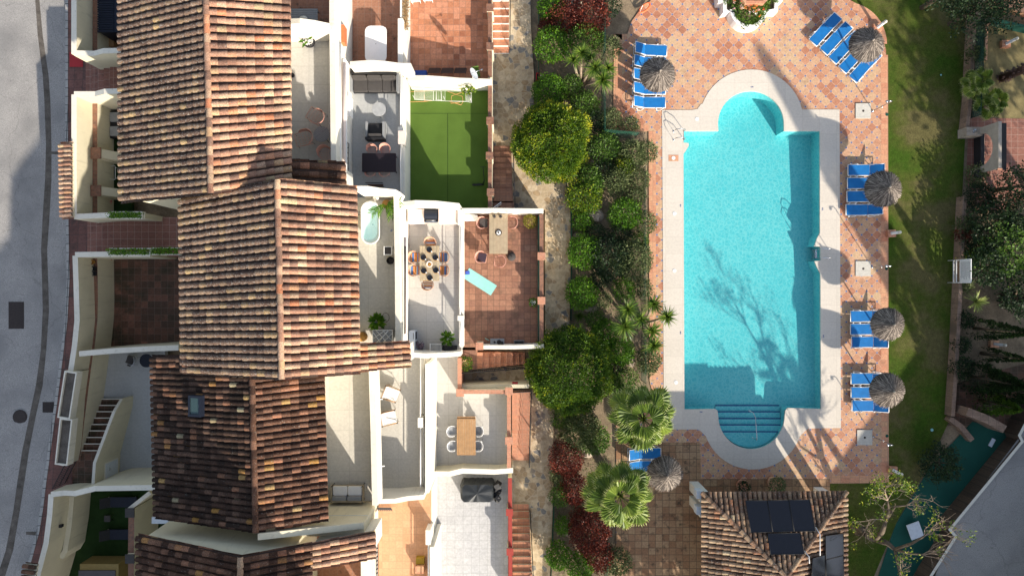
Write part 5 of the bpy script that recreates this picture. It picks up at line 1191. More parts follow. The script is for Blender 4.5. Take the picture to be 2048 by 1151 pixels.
# scattered dead leaves / ground cover
mb=MB()
for _ in range(9000):
    py=random.uniform(-10,1160); x0=1075 if py<330 else 1142 if py<700 else 1115; x1=1215 if py<260 else 1290 if py<780 else 1225
    px=random.uniform(x0,x1); 
    if noise.noise(Vector((px*.02,py*.02,3)))<-.05: continue
    q=W(px,py,random.uniform(-.05,.08)); mb.leaf(q,Vector((random.uniform(-1,1),random.uniform(-1,1),random.uniform(.1,1))),Vector((0,0,1)),random.uniform(.06,.16),.035)
tag(mb.build('ground_cover',GO),'thin olive ground cover and dead leaves on the soil of the bed','ground cover',kind='stuff')
# ---------------- fences ----------------
def netfence(pts,h,label,mt=netg,zb=-.05,lean=.25,post=1):
    t=thing('wire_fence',label,'fence',W(pts[0][0],pts[0][1],0),group='green wire fences')
    w_=[W(x,y,zb) for x,y in pts]
    for a,b in zip(w_[:-1],w_[1:]):
        mb=MB(); mb.add([a,b,b+Vector((0,0,h)),a+Vector((0,0,h))],[(0,1,2,3)]); mb.build('netting',mt,t)
        n=max(1,int((b-a).length/2.5)); 
        for k in range(n+1): mb=MB(); q=a.lerp(b,k/n); mb.tube([q,q+Vector((0,0,h+.05))],.02,5); mb.build('post',netd,t)
        mb=MB()
        for k in range(9): mb.tube([a+Vector((0,0,h*k/8)),b+Vector((0,0,h*k/8))],.007,3)
        k=int((b-a).length/.18)
        mb.build('wire',tealcourt,t)
netfence([(1204,-30),(1203,120),(1203,272),(1268,278)],1.7,'green wire fence along the upper left deck')
netfence([(1282,340),(1282,600),(1283,760)],1.4,'green wire fence along the long coping side')
netfence([(1209,1055),(1209,1200)],1.5,'green wire fence at the bottom beside the old paving')
netfence([(1077,-20),(1077,120),(1074,235)],.6,'low green netting along the top of the path',netd)
netfence([(1131,362),(1142,430),(1142,560),(1141,640)],.6,'low green netting along the middle of the path',netd)
netfence([(1108,990),(1104,1090),(1100,1180)],.6,'low green netting along the bottom of the path',netd)
t=thing('path_lamp_box','small dark red box at the path edge below the bush','box',W(1075,152,.1)); mb=MB(); ribbon(mb,wl([(1073,146),(1078,146),(1078,160),(1073,160)],.35),.04,.1,closed=True); mb.build('box',red,t); mb=MB(); q=W(1075.5,153,.2); mb.cbox(q,.08,.3,.05); mb.build('soil',iron,t)
# ---------------- right-hand side ----------------
t=thing('boundary_wall','low brick-topped wall between lawn and the neighbouring garden','wall',W(1925,400,0)); mb=MB(); ribbon(mb,wl([(1950,30),(1941,200),(1934,262)],.6),.22,-.05,0,1); mb.build('wall_run',[wallstone,wallstone],t)
mb=MB(); ribbon(mb,wl([(1930,392),(1922,560),(1915,700),(1906,832)],.6),.22,-.05,0,1); mb.build('wall_run',[wallstone,wallstone],t)
netfence([(1940,50),(1932,240)],1.3,'dark green netting along the upper boundary wall',netd); netfence([(1905,600),(1893,830)],.5,'dark netting along the lower boundary wall',netd)
mb=MB(); mb.sheet(S([(1962,60),(1975,45),(2150,90),(2150,420),(2050,300),(1975,210)],-.03)); struct('dry_lawn',mb,drygrass)
mb=MB(); mb.prism(P2([(1985,12),(2050,25),(2150,50),(2150,-40),(1990,-40)],.5),-.05,.5,0); struct('raised_terrace',mb,borderh)
wall('edging_wall',[(1984,37),(2040,50),(2150,75)],.7,0,.12,[tealcourt],'green-painted edging below the raised pink terrace','wall')
wall('edging_wall',[(1974,52),(1985,38)],.35,-.05,.14,[borderh],'short brick edging at the corner of the dry grass','wall')
wall('edging_wall',[(1974,54),(1972,120)],.35,-.05,.14,[borderh],'long brick edging left of the dry grass','wall')
mb=MB(); mb.sheet(S([(1938,235),(2150,240),(2150,400),(2000,420),(1960,425),(1932,360)],-.02)); struct('neighbour_terrace',mb,alleyt)  # darker tile colour stands in for the shade on this terrace
mb=MB(); mb.sheet(S([(1900,770),(2000,740),(2150,700),(2150,860),(2020,870),(1940,850),(1880,850)],-.03)); struct('neighbour_terrace',mb,mossy)
# barbecue arch
t=thing('barbecue_arch','stone barbecue wall with a wide arched opening facing the lawn','barbecue',W(1948,300,0))
xa=W(1941,0,0).x; ya,yb=W(0,262,0).y,W(0,350,0).y; Z1=2.3; pts=[(ya,0),(ya,Z1),(yb,Z1),(yb,0),(yb+.35,0)]
m_=10; cy=(ya+yb)/2; hw_=(ya-yb)/2-.35
arc_=[(cy-hw_*math.cos(PI*k/m_),.9+ .95*math.sin(PI*k/m_)) for k in range(m_+1)]
prof=[(yb+.35,0)]+arc_+[(ya-.35,0)]
outer=[(ya,0),(ya,Z1),(yb,Z1),(yb,0)]
loop=outer+prof
def ext(mb,loop,x0,x1):
    flat=[Vector((y,z,0)) for y,z in loop]; tr=tessellate_polygon([flat]); n=len(loop)
    vs=[(x0,y,z) for y,z in loop]+[(x1,y,z) for y,z in loop]; fs=[tuple(t_) for t_ in tr]+[tuple(i+n for i in t_)[::-1] for t_ in tr]+[(i,(i+1)%n,n+(i+1)%n,n+i) for i in range(n)]; mb.add(vs,fs,0,.5)
mb=MB(); ext(mb,loop,xa,xa+.18); mb.build('arch_wall',plain('grey_stone_render',(.36,.32,.27),.9,.2,3,bs=.4),t)
mb=MB(); mb.box(xa+.19,yb-.02,Z1-.5,xa+.75,ya+.02,Z1-.42); mb.box(xa+.19,yb,0,xa+.4,ya,.6); mb.build('hood',black,t)
mb=MB(); mb.box(xa-.05,yb-.10,Z1-.02,xa+.2,yb,Z1+.03) ; mb.build('coping_edge',borderh,t)
mb=MB(); mb.cbox((xa-.3,ya-.2,.4),.9,.5,.8); mb.build('worktop',rock,t); mb=MB(); mb.lathe((xa-.3,ya-.2,.81),[(.13,0),(.13,.02),(.06,.03)],16,sm=False); mb.build('hob',steel,t)
t=thing('kettle_barbecue','black kettle barbecue at the foot of the stone arch','barbecue',W(1942,351,0)); q=W(1941,352,.0); mb=MB(); mb.lathe(q+Vector((0,0,.5)),[(.05,0),(.24,.1),(.28,.22),(.22,.36),(.03,.42)],16); mb.build('bowl',black,t)
for k in range(3): mb=MB(); a=2.1*k; mb.tube([q+Vector((math.cos(a)*.26,math.sin(a)*.26,0)),q+Vector((math.cos(a)*.12,math.sin(a)*.12,.55))],.013,4); mb.build('leg',steel,t)
# lower right: sunken court, retaining wall and road
mb=MB(); mb.sheet(S([(1945,842),(2022,868),(1862,1155),(1800,1260),(1720,1260),(1790,1050),(1862,930)],-.02)); struct('green_court',mb,tealcourt)
darkbrick=tiles('dark_retaining_brick',.4,.3,0,[(.07,.05,.038),(.10,.07,.05),(.13,.09,.065)],(.05,.04,.03),.04)
mb=MB(); mb.sheet([W(x,y,1.0) for x,y in ((2040,872),(2400,300),(2400,1400),(1700,1400),(1868,1155),(1905,1068),(1897,1060))]); struct('upper_road',mb,asphalt)
wall('retaining_wall',[(2075,800),(2039,870),(2045,882),(1900,1058),(1912,1072),(1862,1151),(1830,1210)],1.12,-.05,.16,[darkbrick,cap_w],'dark brick retaining wall with a pale coping along the upper road','wall',mcap=1)
wall('low_wall',[(1900,836),(1922,852),(1945,880)],.4,-.05,.3,[wallstone],'slanting brick kerb at the corner of the green court','wall')
wall('gate_wall',[(1935,822),(1975,838),(2010,858)],1.3,0,.45,[wallstone,wallstone],'broad brown gate wall above the green court','wall',mcap=1)
mb=MB(); mb.cbox(W(1983,884,.0)+Vector((0,0,.03)),.22,.50,.05,-.5); one('court_plate',mb,bluish,'small white plate on the green court floor','plate')
mb=MB(); mb.cbox(W(1830,1060,.35),.75,.9,.06,.35); one('white_table',mb,bluish,'white square table under the bare branches','table')
# conifers and hedges beyond the wall
def broad(px,py,z,r,mt,n,size,label,h=None,base=None,rx=1.0,grp='trees beyond the boundary wall',cat='tree'):
    c=W(px,py,z); rm=r; b=Vector((c.x,c.y,0)) if base is None else Vector(base); t=thing('leafy_tree',label,cat,b,group=grp); mb=MB()
    leafball(mb,c,rm*rx,rm,rm*.8,n,size,random.random()*30,-.6,lumps=.45,fill=.5); mb.build('crown',mt,t)
    mb=MB(); mb.tube([b-Vector((0,0,.1)),b.lerp(c,.6)+Vector((.1,0,0)),c],.16,7,r1=.06)
    for k in range(5): a=k*1.3; mb.tube([b.lerp(c,.6),c+Vector((math.cos(a)*rm*.7,math.sin(a)*rm*.7,rm*.3))],.07,5,r1=.02)
    mb.build('trunk',bark,t)
broad(1960,12,2.6,1.5,G3,3200,.15,'dark green tree at the top edge above the boundary wall'); broad(2012,-18,3.0,1.6,G3,2600,.15,'dark tree at the top right beside the raised terrace'); broad(1910,-30,3.0,1.5,G3,2200,.15,'dark tree at the top edge over the lawn')
broad(1990,455,1.3,1.35,G3,3600,.15,'dark tree below the neighbour terrace'); broad(2030,500,1.6,1.6,G2,3600,.16,'mid green tree at the right edge above the agave'); broad(2035,372,1.8,1.0,G3,1800,.14,'feathery olive tree beside the barbecue arch'); broad(2046,430,1.9,1.1,G3,2000,.14,'dark tree at the right edge below the feathery one',)
broad(1975,530,1.6,1.0,G3,2000,.14,'dark low tree left of the agave'); broad(2050,590,1.7,1.2,G3,2200,.15,'dark tree at the right edge level with the agave')
broad(1881,926,.9,.95,G3,2600,.13,'dark round bush beside the green court',cat='bush')
def cypress(base,h,r,mt,n,size,label,lean=0):
    b=Vector(base); t=thing('cypress',label,'cypress',b,group='cypresses beyond the boundary wall'); mb=MB()
    for _ in range(n):
        s=random.random()**.8; a=random.uniform(0,6.283); rr=r*(1-s)**.75*(1+.25*noise.noise(Vector((math.cos(a)*2,math.sin(a)*2,s*6))))*random.uniform(.7,1.05)
        p=b+Vector((math.cos(a)*rr,math.sin(a)*rr,.1+h*s)); mb.leaf(p,Vector((math.cos(a)*.5,math.sin(a)*.5,.8+random.uniform(-.5,.5))),Vector((random.uniform(-1,1),random.uniform(-1,1),.2)),size*random.uniform(.6,1.3),size*.5,0,min(1,max(0,random.gauss(.5,.25))))
    mb.build('foliage',mt,t); mb=MB(); mb.tube([b,b+Vector((0,0,h*.9))],.1,6,r1=.02); mb.build('trunk',bark,t)
cypress(W(1948,656,0),4.2,.62,G3,2600,.16,'upper slim cypress leaning out beyond the wall'); cypress(W(1962,706,0),3.4,.42,G3,1600,.14,'thin cypress between the two larger ones')
cypress(W(1942,752,0),4.0,.95,G3,3600,.17,'left broad cypress above the gate wall'); cypress(W(1975,770,0),4.6,1.0,G3,4200,.17,'right broad cypress above the gate wall'); cypress(W(1960,800,0),3.0,.8,G2,2600,.16,'lowest cypress, brighter green, above the gate wall')
for px,py,r,mt,l in ((1950,110,14,GO,'dry shrub at the top of the neighbouring garden'),(1953,350,16,GO,'dry shrub below the barbecue arch'),(1930,450,14,GO,'brownish shrub on the boundary wall'),(1938,520,14,GY,'yellow-green shrub behind the notice board'),(1958,500,20,G3,'dark shrub above the notice board plants'),(1925,470,10,GR,'dark reddish shrub beside the boundary wall'),(1960,395,24,G3,'dark shrub under the barbecue arch'),(1930,570,11,GO,'thin shrub under the notice board'),(1930,640,12,G3,'dark shrub along the lower wall'),(1925,735,18,G3,'dark shrub left of the broad cypresses'),(2025,600,18,G3,'dark shrub at the right edge below the agave'),(1922,690,12,G3,'small dark shrub by the lower wall')):
    shrub('neighbour_shrub',px,py,r,.5+r*.03,mt,int(14*r**1.45),.13,l,'shrub','shrubs of the neighbouring garden')
# nearly bare tree at the lower right
t=thing('bare_tree','gnarled tree with sparse yellow-green leaves and bare twigs at the lower right','tree',W(1735,1072,0)); br=MB(); lf=MB(); ends=[]
def grow(p,d,Ln,r,dep):
    pts=[p]; q=Vector(p); dd=Vector(d).normalized()
    for i in range(4):
        dd=(dd+Vector((random.uniform(-.35,.35),random.uniform(-.35,.35),random.uniform(-.08,.16)))).normalized(); q=q+dd*Ln/4; pts.append(q.copy())
    br.tube(pts,r,6 if dep<2 else 4,r1=r*.6)
    if dep>=4: ends.append(q); return
    for k in range(3 if dep<3 else 2): 
        nd=(dd+Vector((random.uniform(-.9,.9),random.uniform(-.9,.9),random.uniform(-.2,.5)))).normalized(); grow(pts[random.choice((2,3,4,4))],nd,Ln*random.uniform(.6,.8),r*.55,dep+1)
b=W(1722,1058,0)
tk=MB()
def limb(pts,r0,r1): tk.tube(pts,r0*1.1,7,r1=r1*.85); return pts[-1]
J=W(1752,1078,1.6); limb([b,W(1716,1062,.8),W(1735,1070,1.3),J],.26,.20); limb([W(1700,1050,.0),W(1716,1062,.7)],.12,.2)
K=W(1790,1098,2.6); limb([J,W(1775,1085,2.2),K],.17,.12); Q=W(1772,1040,3.2); limb([J,W(1765,1062,2.4),Q],.15,.10)
N1=W(1775,1000,4.3); limb([Q,W(1778,1020,3.8),N1],.09,.05); N2=W(1812,1010,4.4); limb([Q,W(1790,1012,3.9),N2],.07,.04)
R1_=W(1850,1070,4.0); limb([K,W(1825,1085,3.4),R1_],.09,.05); R2=W(1845,1108,3.8); limb([K,W(1815,1105,3.2),R2],.08,.05); D_=W(1800,1150,3.6); limb([K,W(1795,1125,3.0),D_],.08,.05)
leafy=[]
def sub(p,tx,ty,k,leaf_):
    global ends,br; ends=[]; br=MB()
    for _ in range(k): 
        tgt=W(tx+random.uniform(-22,22),ty+random.uniform(-22,22),p.z+random.uniform(.1,.8)); grow(p,(tgt-p),(tgt-p).length*.6,.026,1 if random.random()<.5 else 2)
    br.build('branch',palebark,t)
    for e in ends:
        if random.random()<leaf_*.75: leafball(lf,e,.19,.19,.14,15,.11,random.random()*9,-1)
sub(N1,1755,965,4,.75); sub(N1,1790,958,3,.6); sub(Q,1735,1005,3,.35); sub(N2,1850,985,3,.05); sub(N2,1838,1012,2,.25); sub(R1_,1885,1040,4,.12); sub(R1_,1860,1030,2,.3); sub(R2,1895,1085,3,.08); sub(R2,1885,1120,3,.03); sub(D_,1830,1110,2,.3); sub(D_,1805,1130,2,.4); sub(J,1728,1050,2,.2)
tk.build('trunk',bark,t); lf.build('leaves',GY,t)
# big shade-giving neighbours outside the frame
cypress(W(2106,1030,0),16.0,1.75,G3,7000,.34,'very tall cypress beyond the lower right corner')
broad(None or 2204,692,0,4.0,G3,1,.1,'x y z w') if False else None
def offtree(bx,by,z,r,n,label,asp=.8):
    b=W(bx,by,0); c=b+Vector((0,0,z)); t=thing('leafy_tree',label,'tree',b,group='trees beyond the boundary wall'); mb=MB(); leafball(mb,c,r,r,r*asp,n,.42,random.random()*9,-1,lumps=.6,fill=.6); mb.build('crown',G2,t); mb=MB(); mb.tube([b,c],.35,8,r1=.2); mb.build('trunk',bark,t)
offtree(2228,650,8.6,2.5,1900,'tall leafy tree beyond the right edge',.45); offtree(2290,560,10.5,4.0,3000,'tallest leafy tree beyond the right edge',.5)
offtree(1560,1430,5.5,2.6,1500,'unseen leafy tree added beyond the bottom edge to shade the old paving',.5); offtree(1430,1330,4.6,1.8,900,'smaller unseen leafy tree added below the old paving for its shade',.5)  # out-of-view trees added to cast shade on the old paving
t=thing('neighbour_house','plain white house beyond the lower right corner, across the upper road','house',W(2106,1150,0))
A=W(1800,1530,0); B=W(2300,822,0); d=(B-A).normalized(); n_=Vector((d.y,-d.x,0)); mb=MB(); mb.prism([(p.x,p.y) for p in (A,B,B+n_*9,A+n_*9)],0,6.8,0,.5); mb.build('wall',[white],t)
mb=MB(); mb.prism([(p.x,p.y) for p in (A-n_*.2-d*.2,B-n_*.2+d*.2,B+n_*9.2+d*.2,A+n_*9.2-d*.2)],6.801,7.05,0,.5); mb.build('roof',[roofP],t)
for k in range(4):
    q=A+d*(2+k*3.2)-n_*.04; M=Matrix.Rotation(math.atan2(d.y,d.x),3,'Z'); mb=MB(); mb.cbox(q+Vector((0,0,3.6)),1.2,.12,1.3,math.atan2(d.y,d.x)); o=mb.build('window',glassm,t)
# ---------------- things on the terraces ----------------
def T0(name,label,cat,px,py,z,rz=0,grp=None): q=W(px,py,z); return thing(name,label,cat,q,rz,grp)
def Lp(mb,name,mat,t): return mb.build(name,mat,t,False)
def legs4(t,x,y,h,r,mat,splay=0,nm='leg'):
    for sx in (-1,1):
        for sy in (-1,1): mb=MB(); mb.tube([(sx*x,sy*y,h),(sx*(x+splay),sy*(y+splay),0)],r,6); Lp(mb,nm,mat,t)
def chair_wire(name,label,px,py,z,rz,mat=None,cush=None,w=.52,d=.50,grp=None,cushc=None,net=True,low=False):
    # back of the chair towards local -x
    mat=mat or pinkm; t=T0(name,label,'chair',px,py,z,rz,grp); sh=.34 if low else .44; bh=.36
    legs4(t,d/2-.08,w/2-.08,sh,.011,black if low else mat,.04)
    mb=MB(); mb.tube([(d/2,-w/2+.05,sh),(d/2,w/2-.05,sh)],.012,5); mb.tube([(d/2,w/2-.05,sh),(-d/2+.05,w/2,sh)],.012,5); mb.tube([(d/2,-w/2+.05,sh),(-d/2+.05,-w/2,sh)],.012,5)
    for k in range(7): y=-w/2+.05+(w-.1)*k/6; mb.tube([(d/2,y,sh-.005),(-d/2+.05,y,sh-.02)],.007,3)
    for k in range(6): x=-d/2+.06+(d-.1)*k/5; mb.tube([(x,-w/2+.04,sh-.01),(x,w/2-.04,sh-.01)],.007,3)
    Lp(mb,'seat',mat,t)
    mb=MB(); top=[];bot=[]
    for k in range(13):
        a=math.radians(-115+230*k/12); x=-math.cos(a)*(d/2+.02)-.02; y=math.sin(a)*(w/2+.03); hh=sh+(bh if abs(k-6)<4 else bh*(.62 if abs(k-6)<6 else .45))
        top.append((x-.05,y*1.02,hh)); bot.append((x*.92,y*.94,sh))
    mb.tube(top,.014,6); 
    for a,b in zip(top,bot): mb.tube([a,b],.007,3)
    mb.tube([((a[0]+b[0])/2,(a[1]+b[1])/2,(a[2]+b[2])/2) for a,b in zip(top,bot)],.007,3)
    if net: 
        for i in range(12): mb.add([bot[i],bot[i+1],top[i+1],top[i]],[(0,1,2,3)])
    Lp(mb,'backrest',[mat],t)
    if cush: mb=MB(); mb.rbox((.02,0,sh+.0),d*.82,w*.80,.06,.05,0,0,.02); Lp(mb,'cushion',cush,t)
    return t
pinksheet=pinkm
# table helper
def table(name,label,px,py,z,w,l,h,mat,rz=0,rad=.04,planks=0,legm=None,thick=.045,axis='y'):
    t=T0(name,label,'table',px,py,z,rz); mb=MB()
    if planks:
        for k in range(planks):
            x=-w/2+w*(k+.5)/planks; mb.box(x-w/planks/2+.006,-l/2+.001*(k%2),h-thick,x+w/planks/2-.006,l/2-.001*(k%2),h+random.uniform(0,.002),0,random.random())
        mb.box(-w/2+.01,-l/2-.02,h-thick-.04,w/2-.01,-l/2+.03,h-thick); mb.box(-w/2+.01,l/2-.03,h-thick-.04,w/2-.01,l/2+.02,h-thick)
    else: mb.rbox((0,0,h-thick),w,l,thick,rad,0,0,.008)
    Lp(mb,'tabletop',mat,t); legs4(t,w/2-.09,l/2-.09,h-thick,.03,legm or mat); return t
s33,s36,s386=(H-U)/F,(H-M_)/F,(H-G)/F
# --- house 0
t=T0('garden_sofa','grey slatted daybed on the topmost brown-tiled terrace','sofa',610,36,U); mb=MB()
for k in range(6): mb.box(-.75,-.30+.10*k+.005,.34,.72,-.30+.10*(k+1)-.005,.38)
Lp(mb,'seat',gfab,t); legs4(t,.68,.25,.34,.03,gfab); mb=MB(); mb.lathe((.05,-.22,.38),[(.12,0),(.16,.04),(.10,.07)],12,sx=1.3); Lp(mb,'dish',cap_w,t)
t=table('plastic_table','white plastic octagonal table on the brown-tiled middle terrace',751.5,88,M_+.72,1.12,1.88,.72,wplas,rad=.30); t.location.z=M_
mb=MB(); mb.lathe((0,0,.7205),[(.02,0),(.02,.002)],10); Lp(mb,'parasol_hole',black,t)
for i,(x,y,l) in enumerate(((833,1,'left white plastic chair at the top edge of the terracotta garden'),(858,-1,'right white plastic chair at the top edge of the terracotta garden'))):
    t=T0('plastic_chair',l,'chair',x,y,G,.1*(1-i),'white plastic chairs'); mb=MB()
    for k in range(5): mb.box(-.24+.1*k,-.24,.42,-.24+.1*k+.07,.2,.45)
    Lp(mb,'seat',wplas,t); mb=MB()
    for k in range(6): mb.box(-.25+.09*k,-.30,.45,-.25+.09*k+.04,-.27,.86)
    mb.box(-.27,-.31,.84,.27,-.26,.9); Lp(mb,'backrest',wplas,t); legs4(t,.22,.2,.42,.022,wplas)
for i,(x,l) in enumerate(((870,'left folded slatted wooden chair leaning on the wavy wall'),(896,'middle folded slatted wooden chair leaning on the wavy wall'),(922,'right folded slatted wooden chair leaning on the wavy wall'))):
    t=T0('folded_chair',l,'chair',x,147,G,0,'folded wooden chairs'); mb=MB()
    for k in range(7): 
        y=.25-.075*k; z=.10+.11*k; mb.box(-.30,y-.03,z,.30,y+.03,z+.02)
    Lp(mb,'slats',dwood,t); mb=MB()
    for sx in (-1,1): mb.tube([(sx*.32,.28,0),(sx*.32,-.27,.85)],.02,5)
    Lp(mb,'frame',dwood,t)
t=T0('blue_crate','flat blue plastic crate at the wavy wall','crate',840,151,G); mb=MB(); mb.rbox((0,0,0),.85,.35,.38,.05,0,0,.02); Lp(mb,'box',bluebag,t); mb=MB(); mb.rbox((0,0,.381),.82,.32,.03,.05,0,0,.01); Lp(mb,'lid',bluebag,t)
t=T0('green_chair','green plastic garden chair below the satellite dish','chair',953,151,G,.2); mb=MB(); mb.rbox((0,0,.40),.42,.42,.04,.05); Lp(mb,'seat',greenp,t); mb=MB(); mb.cbox((0,.2,.62),.40,.04,.42,0,0,None,('X',-.2)); Lp(mb,'backrest',greenp,t); legs4(t,.17,.17,.40,.02,greenp)
t=T0('satellite_dish','white satellite dish on the wavy garden wall','satellite dish',946,158,2.9); mb=MB(); mb.tube([(0,0,-.1),(0,.05,.5)],.02,6); Lp(mb,'mast',wmetal,t)
mb=MB(); M=Matrix.Rotation(math.radians(20),3,'Z')@Matrix.Rotation(math.radians(62),3,'Y'); vs=[]; fs=[]
for j in range(5):
    r=.36*j/4
    for k in range(20): a=2*PI*k/20; vs.append(M@Vector((r*math.cos(a)*1.0,r*math.sin(a)*.95,.35*r*r))+Vector((.05,.1,.5)))
for j in range(4):
    for k in range(20): fs.append((j*20+k,j*20+(k+1)%20,(j+1)*20+(k+1)%20,(j+1)*20+k))
mb.add(vs,fs,0,.5,True); Lp(mb,'dish',bluish,t); mb=MB(); c=Vector((.05,.1,.5)); e=c+M@Vector((0,0,.55)); mb.tube([c+M@Vector((-.3,0,.03)),e],.014,5); mb.cbox(e,.09,.06,.06); Lp(mb,'receiver_arm',steel,t)
for px,py,l in ((815,20,'upper dried flower box on the parapet beside the plastic table'),(815,52,'lower dried flower box on the parapet beside the plastic table')):
    t=T0('flower_box',l,'planter',px,py,M_,0,'flower boxes on the parapet'); mb=MB(); mb.box(-.13,-.4,.3,.10,.4,.5); Lp(mb,'trough',cap_w,t); mb=MB()
    for k in range(150): mb.leaf(Vector((random.uniform(-.12,.1),random.uniform(-.4,.4),.5)),Vector((random.uniform(-1,1),random.uniform(-1,1),.3)),Vector((0,0,1)),.22,.03)
    Lp(mb,'dry_stems',rope,t)
# --- house 1 upper terrace
def potplant(px,py,z,r,h,mt,label,leafm,n,lr,size=.3,top=None):
    t=T0('potted_plant',label,'potted plant',px,py,z); mb=MB(); mb.lathe((0,0,0),[(r*.75,0),(r,h*.5),(r,h),(r*.88,h),(r*.86,h*.86)],20); Lp(mb,'pot',mt,t)
    mb=MB()
    for k in range(n):
        a=random.uniform(0,6.28); e=random.uniform(.3,1.2); d=Vector((math.cos(a)*math.cos(e),math.sin(a)*math.cos(e),math.sin(e))); p=Vector((0,0,h)); mb.leaf(p+d*lr*random.uniform(.2,.8),d+Vector((0,0,-.3)),Vector((0,0,1)),size,size*.45,0,None,.2)
        if k<12: mb.tube([p,p+d*lr*.6],.008,3,rr=.2)
    Lp(mb,'foliage',leafm,t)
    if top: mb=MB(); 
    if top:
        for k in range(120): a=random.uniform(0,6.28); rr=r*.85*random.random()**.5; mb.cbox((rr*math.cos(a),rr*math.sin(a),h*.9+random.uniform(0,.03)),.045,.04,.03,random.random()*3)
        Lp(mb,'pebbles',top,t)
    return t
potplant(621,87,U,.29,.42,black,'big-leaved plant in a black pot of white pebbles below the white wall',G1,9,.38,.34,wplas)
LW='pink wire lounge chairs on the upper terrace'
chair_wire('lounge_chair','pink wire lounge chair half in the sun on the upper terrace',636,236,U,math.radians(150),None,None,.68,.85,LW,low=True,net=True)
chair_wire('lounge_chair','pink wire lounge chair in the shade near the roof eave',612,280,U,math.radians(195),None,None,.72,.85,LW,low=True,net=True)
chair_wire('lounge_chair','pink wire chair in the shaded corner beside the roof wing',655,311,U,math.radians(290),None,None,.60,.62,LW,low=True)
t=T0('slatted_table','round grey slatted side table between the pink lounge chairs','table',648,272,U,-.9); mb=MB()
for k in range(13):
    y=-.36+.06*k; hwid=math.sqrt(max(.002,.38**2-y*y)); mb.box(-hwid,y-.022,.40,hwid,y+.022,.42)
Lp(mb,'tabletop',gfab,t)
for k in range(3): a=2.1*k; mb=MB(); mb.tube([(.1*math.cos(a),.1*math.sin(a),.4),(.42*math.cos(a),.42*math.sin(a),0)],.014,5); Lp(mb,'leg',black,t)
t=T0('floor_lamp_base','small round black lamp at the eave of the upper terrace','lamp',585,151,U); mb=MB(); mb.lathe((0,0,0),[(.11,0),(.11,.05),(.05,.07)],16); Lp(mb,'base',black,t); mb=MB(); mb.lathe((0,0,.071),[(.05,0),(.04,.12)],12); Lp(mb,'lamp',black,t)
# --- house 1 middle terrace
t=T0('garden_sofa','dark grey three-seat sofa against the white wall','sofa',753,171,M_); mb=MB(); mb.box(-1.18,-.45,.06,1.18,.44,.26); mb.box(-1.18,.36,.26,1.18,.46,.72); Lp(mb,'frame',black,t)
for sx in (-1,1): mb=MB(); mb.box(sx*1.21-.06,-.48,.0,sx*1.21+.06,.46,.60); Lp(mb,'armrest',gfab,t)
for k in (-1,0,1): mb=MB(); mb.rbox((k*.76,-.09,.262),.745,.68,.16,.06,0,0,.03); Lp(mb,'seat_cushion',dfab,t); mb=MB(); mb.rbox((k*.76,.22,.43),.74,.20,.34,.07,0,0,.04); Lp(mb,'back_cushion',dfab,t)
t=T0('marble_table','round pale marble side table in front of the dark sofa','table',758,219,M_+.4); t.location.z=M_; mb=MB(); mb.lathe((0,0,.44),[(.36,0),(.37,.01),(.36,.025)],28,sm=False); Lp(mb,'tabletop',plain('grey_marble',(.34,.35,.36),.4,.15,6),t)
for k in range(3): a=2.1*k+.5; mb=MB(); mb.tube([(.2*math.cos(a),.2*math.sin(a),.44),(.34*math.cos(a),.34*math.sin(a),0)],.014,5); Lp(mb,'leg',black,t)
t=T0('armchair','black cushioned armchair facing the dark sofa','armchair',754,265,M_); mb=MB(); mb.box(-.40,-.38,.05,.40,.40,.22); Lp(mb,'frame',black,t); 
for sx in (-1,1): mb=MB(); mb.box(sx*.44-.05,-.38,0,sx*.44+.05,.44,.58); Lp(mb,'armrest',gfab,t)
mb=MB(); mb.box(-.48,-.50,.0,.48,-.385,.72); Lp(mb,'backrest',black,t); mb=MB(); mb.rbox((0,.04,.221),.74,.74,.16,.06,0,0,.03); Lp(mb,'seat_cushion',black,t); mb=MB(); mb.rbox((0,-.28,.39),.72,.16,.30,.05,0,0,.03); Lp(mb,'back_cushion',dfab,t)
aub=plain('aubergine_tabletop',(.022,.015,.020),.45,.1)
t=table('dining_table','dark aubergine dining table with pink wire chairs','x',0,0,1,1,1,aub) if False else None
t=table('dining_table','dark aubergine dining table on the shaded middle terrace',758,325,M_+.73,1.76,.98,.73,aub,rad=.06,legm=dwood); t.location.z=M_
for i,(x,y,r,l) in enumerate(((748,305,-PI/2,'upper left'),(774,304,-PI/2,'upper right'),(745,346,PI/2,'lower left'),(773,346,PI/2,'lower right'))):
    chair_wire('dining_chair',l+' pink wire chair at the dark aubergine table',x,y,M_,r+PI if False else (PI+r if False else -r if False else r),None,None,.5,.46,'pink chairs at the dark table')
t=T0('awning_motor_box','white box on the parapet between the two railing runs','box',806,276,M_+1.0); mb=MB(); mb.box(-.22,-.33,0,.12,.33,.18); Lp(mb,'body',pinkawn,t); mb=MB(); mb.box(-.22,-.36,.02,.10,-.331,.12); Lp(mb,'grille',steel,t)
t=T0('folding_chair','folded dark chair lying against the pale bench block','chair',752,372,M_); mb=MB(); mb.tube([(-.45,-.05,.1),(.45,-.05,.1)],.02,5); mb.tube([(-.45,.1,.5),(.45,.1,.5)],.02,5); Lp(mb,'frame',black,t); mb=MB(); mb.box(-.4,-.04,.1,.4,.08,.14); Lp(mb,'seat',dwood,t)
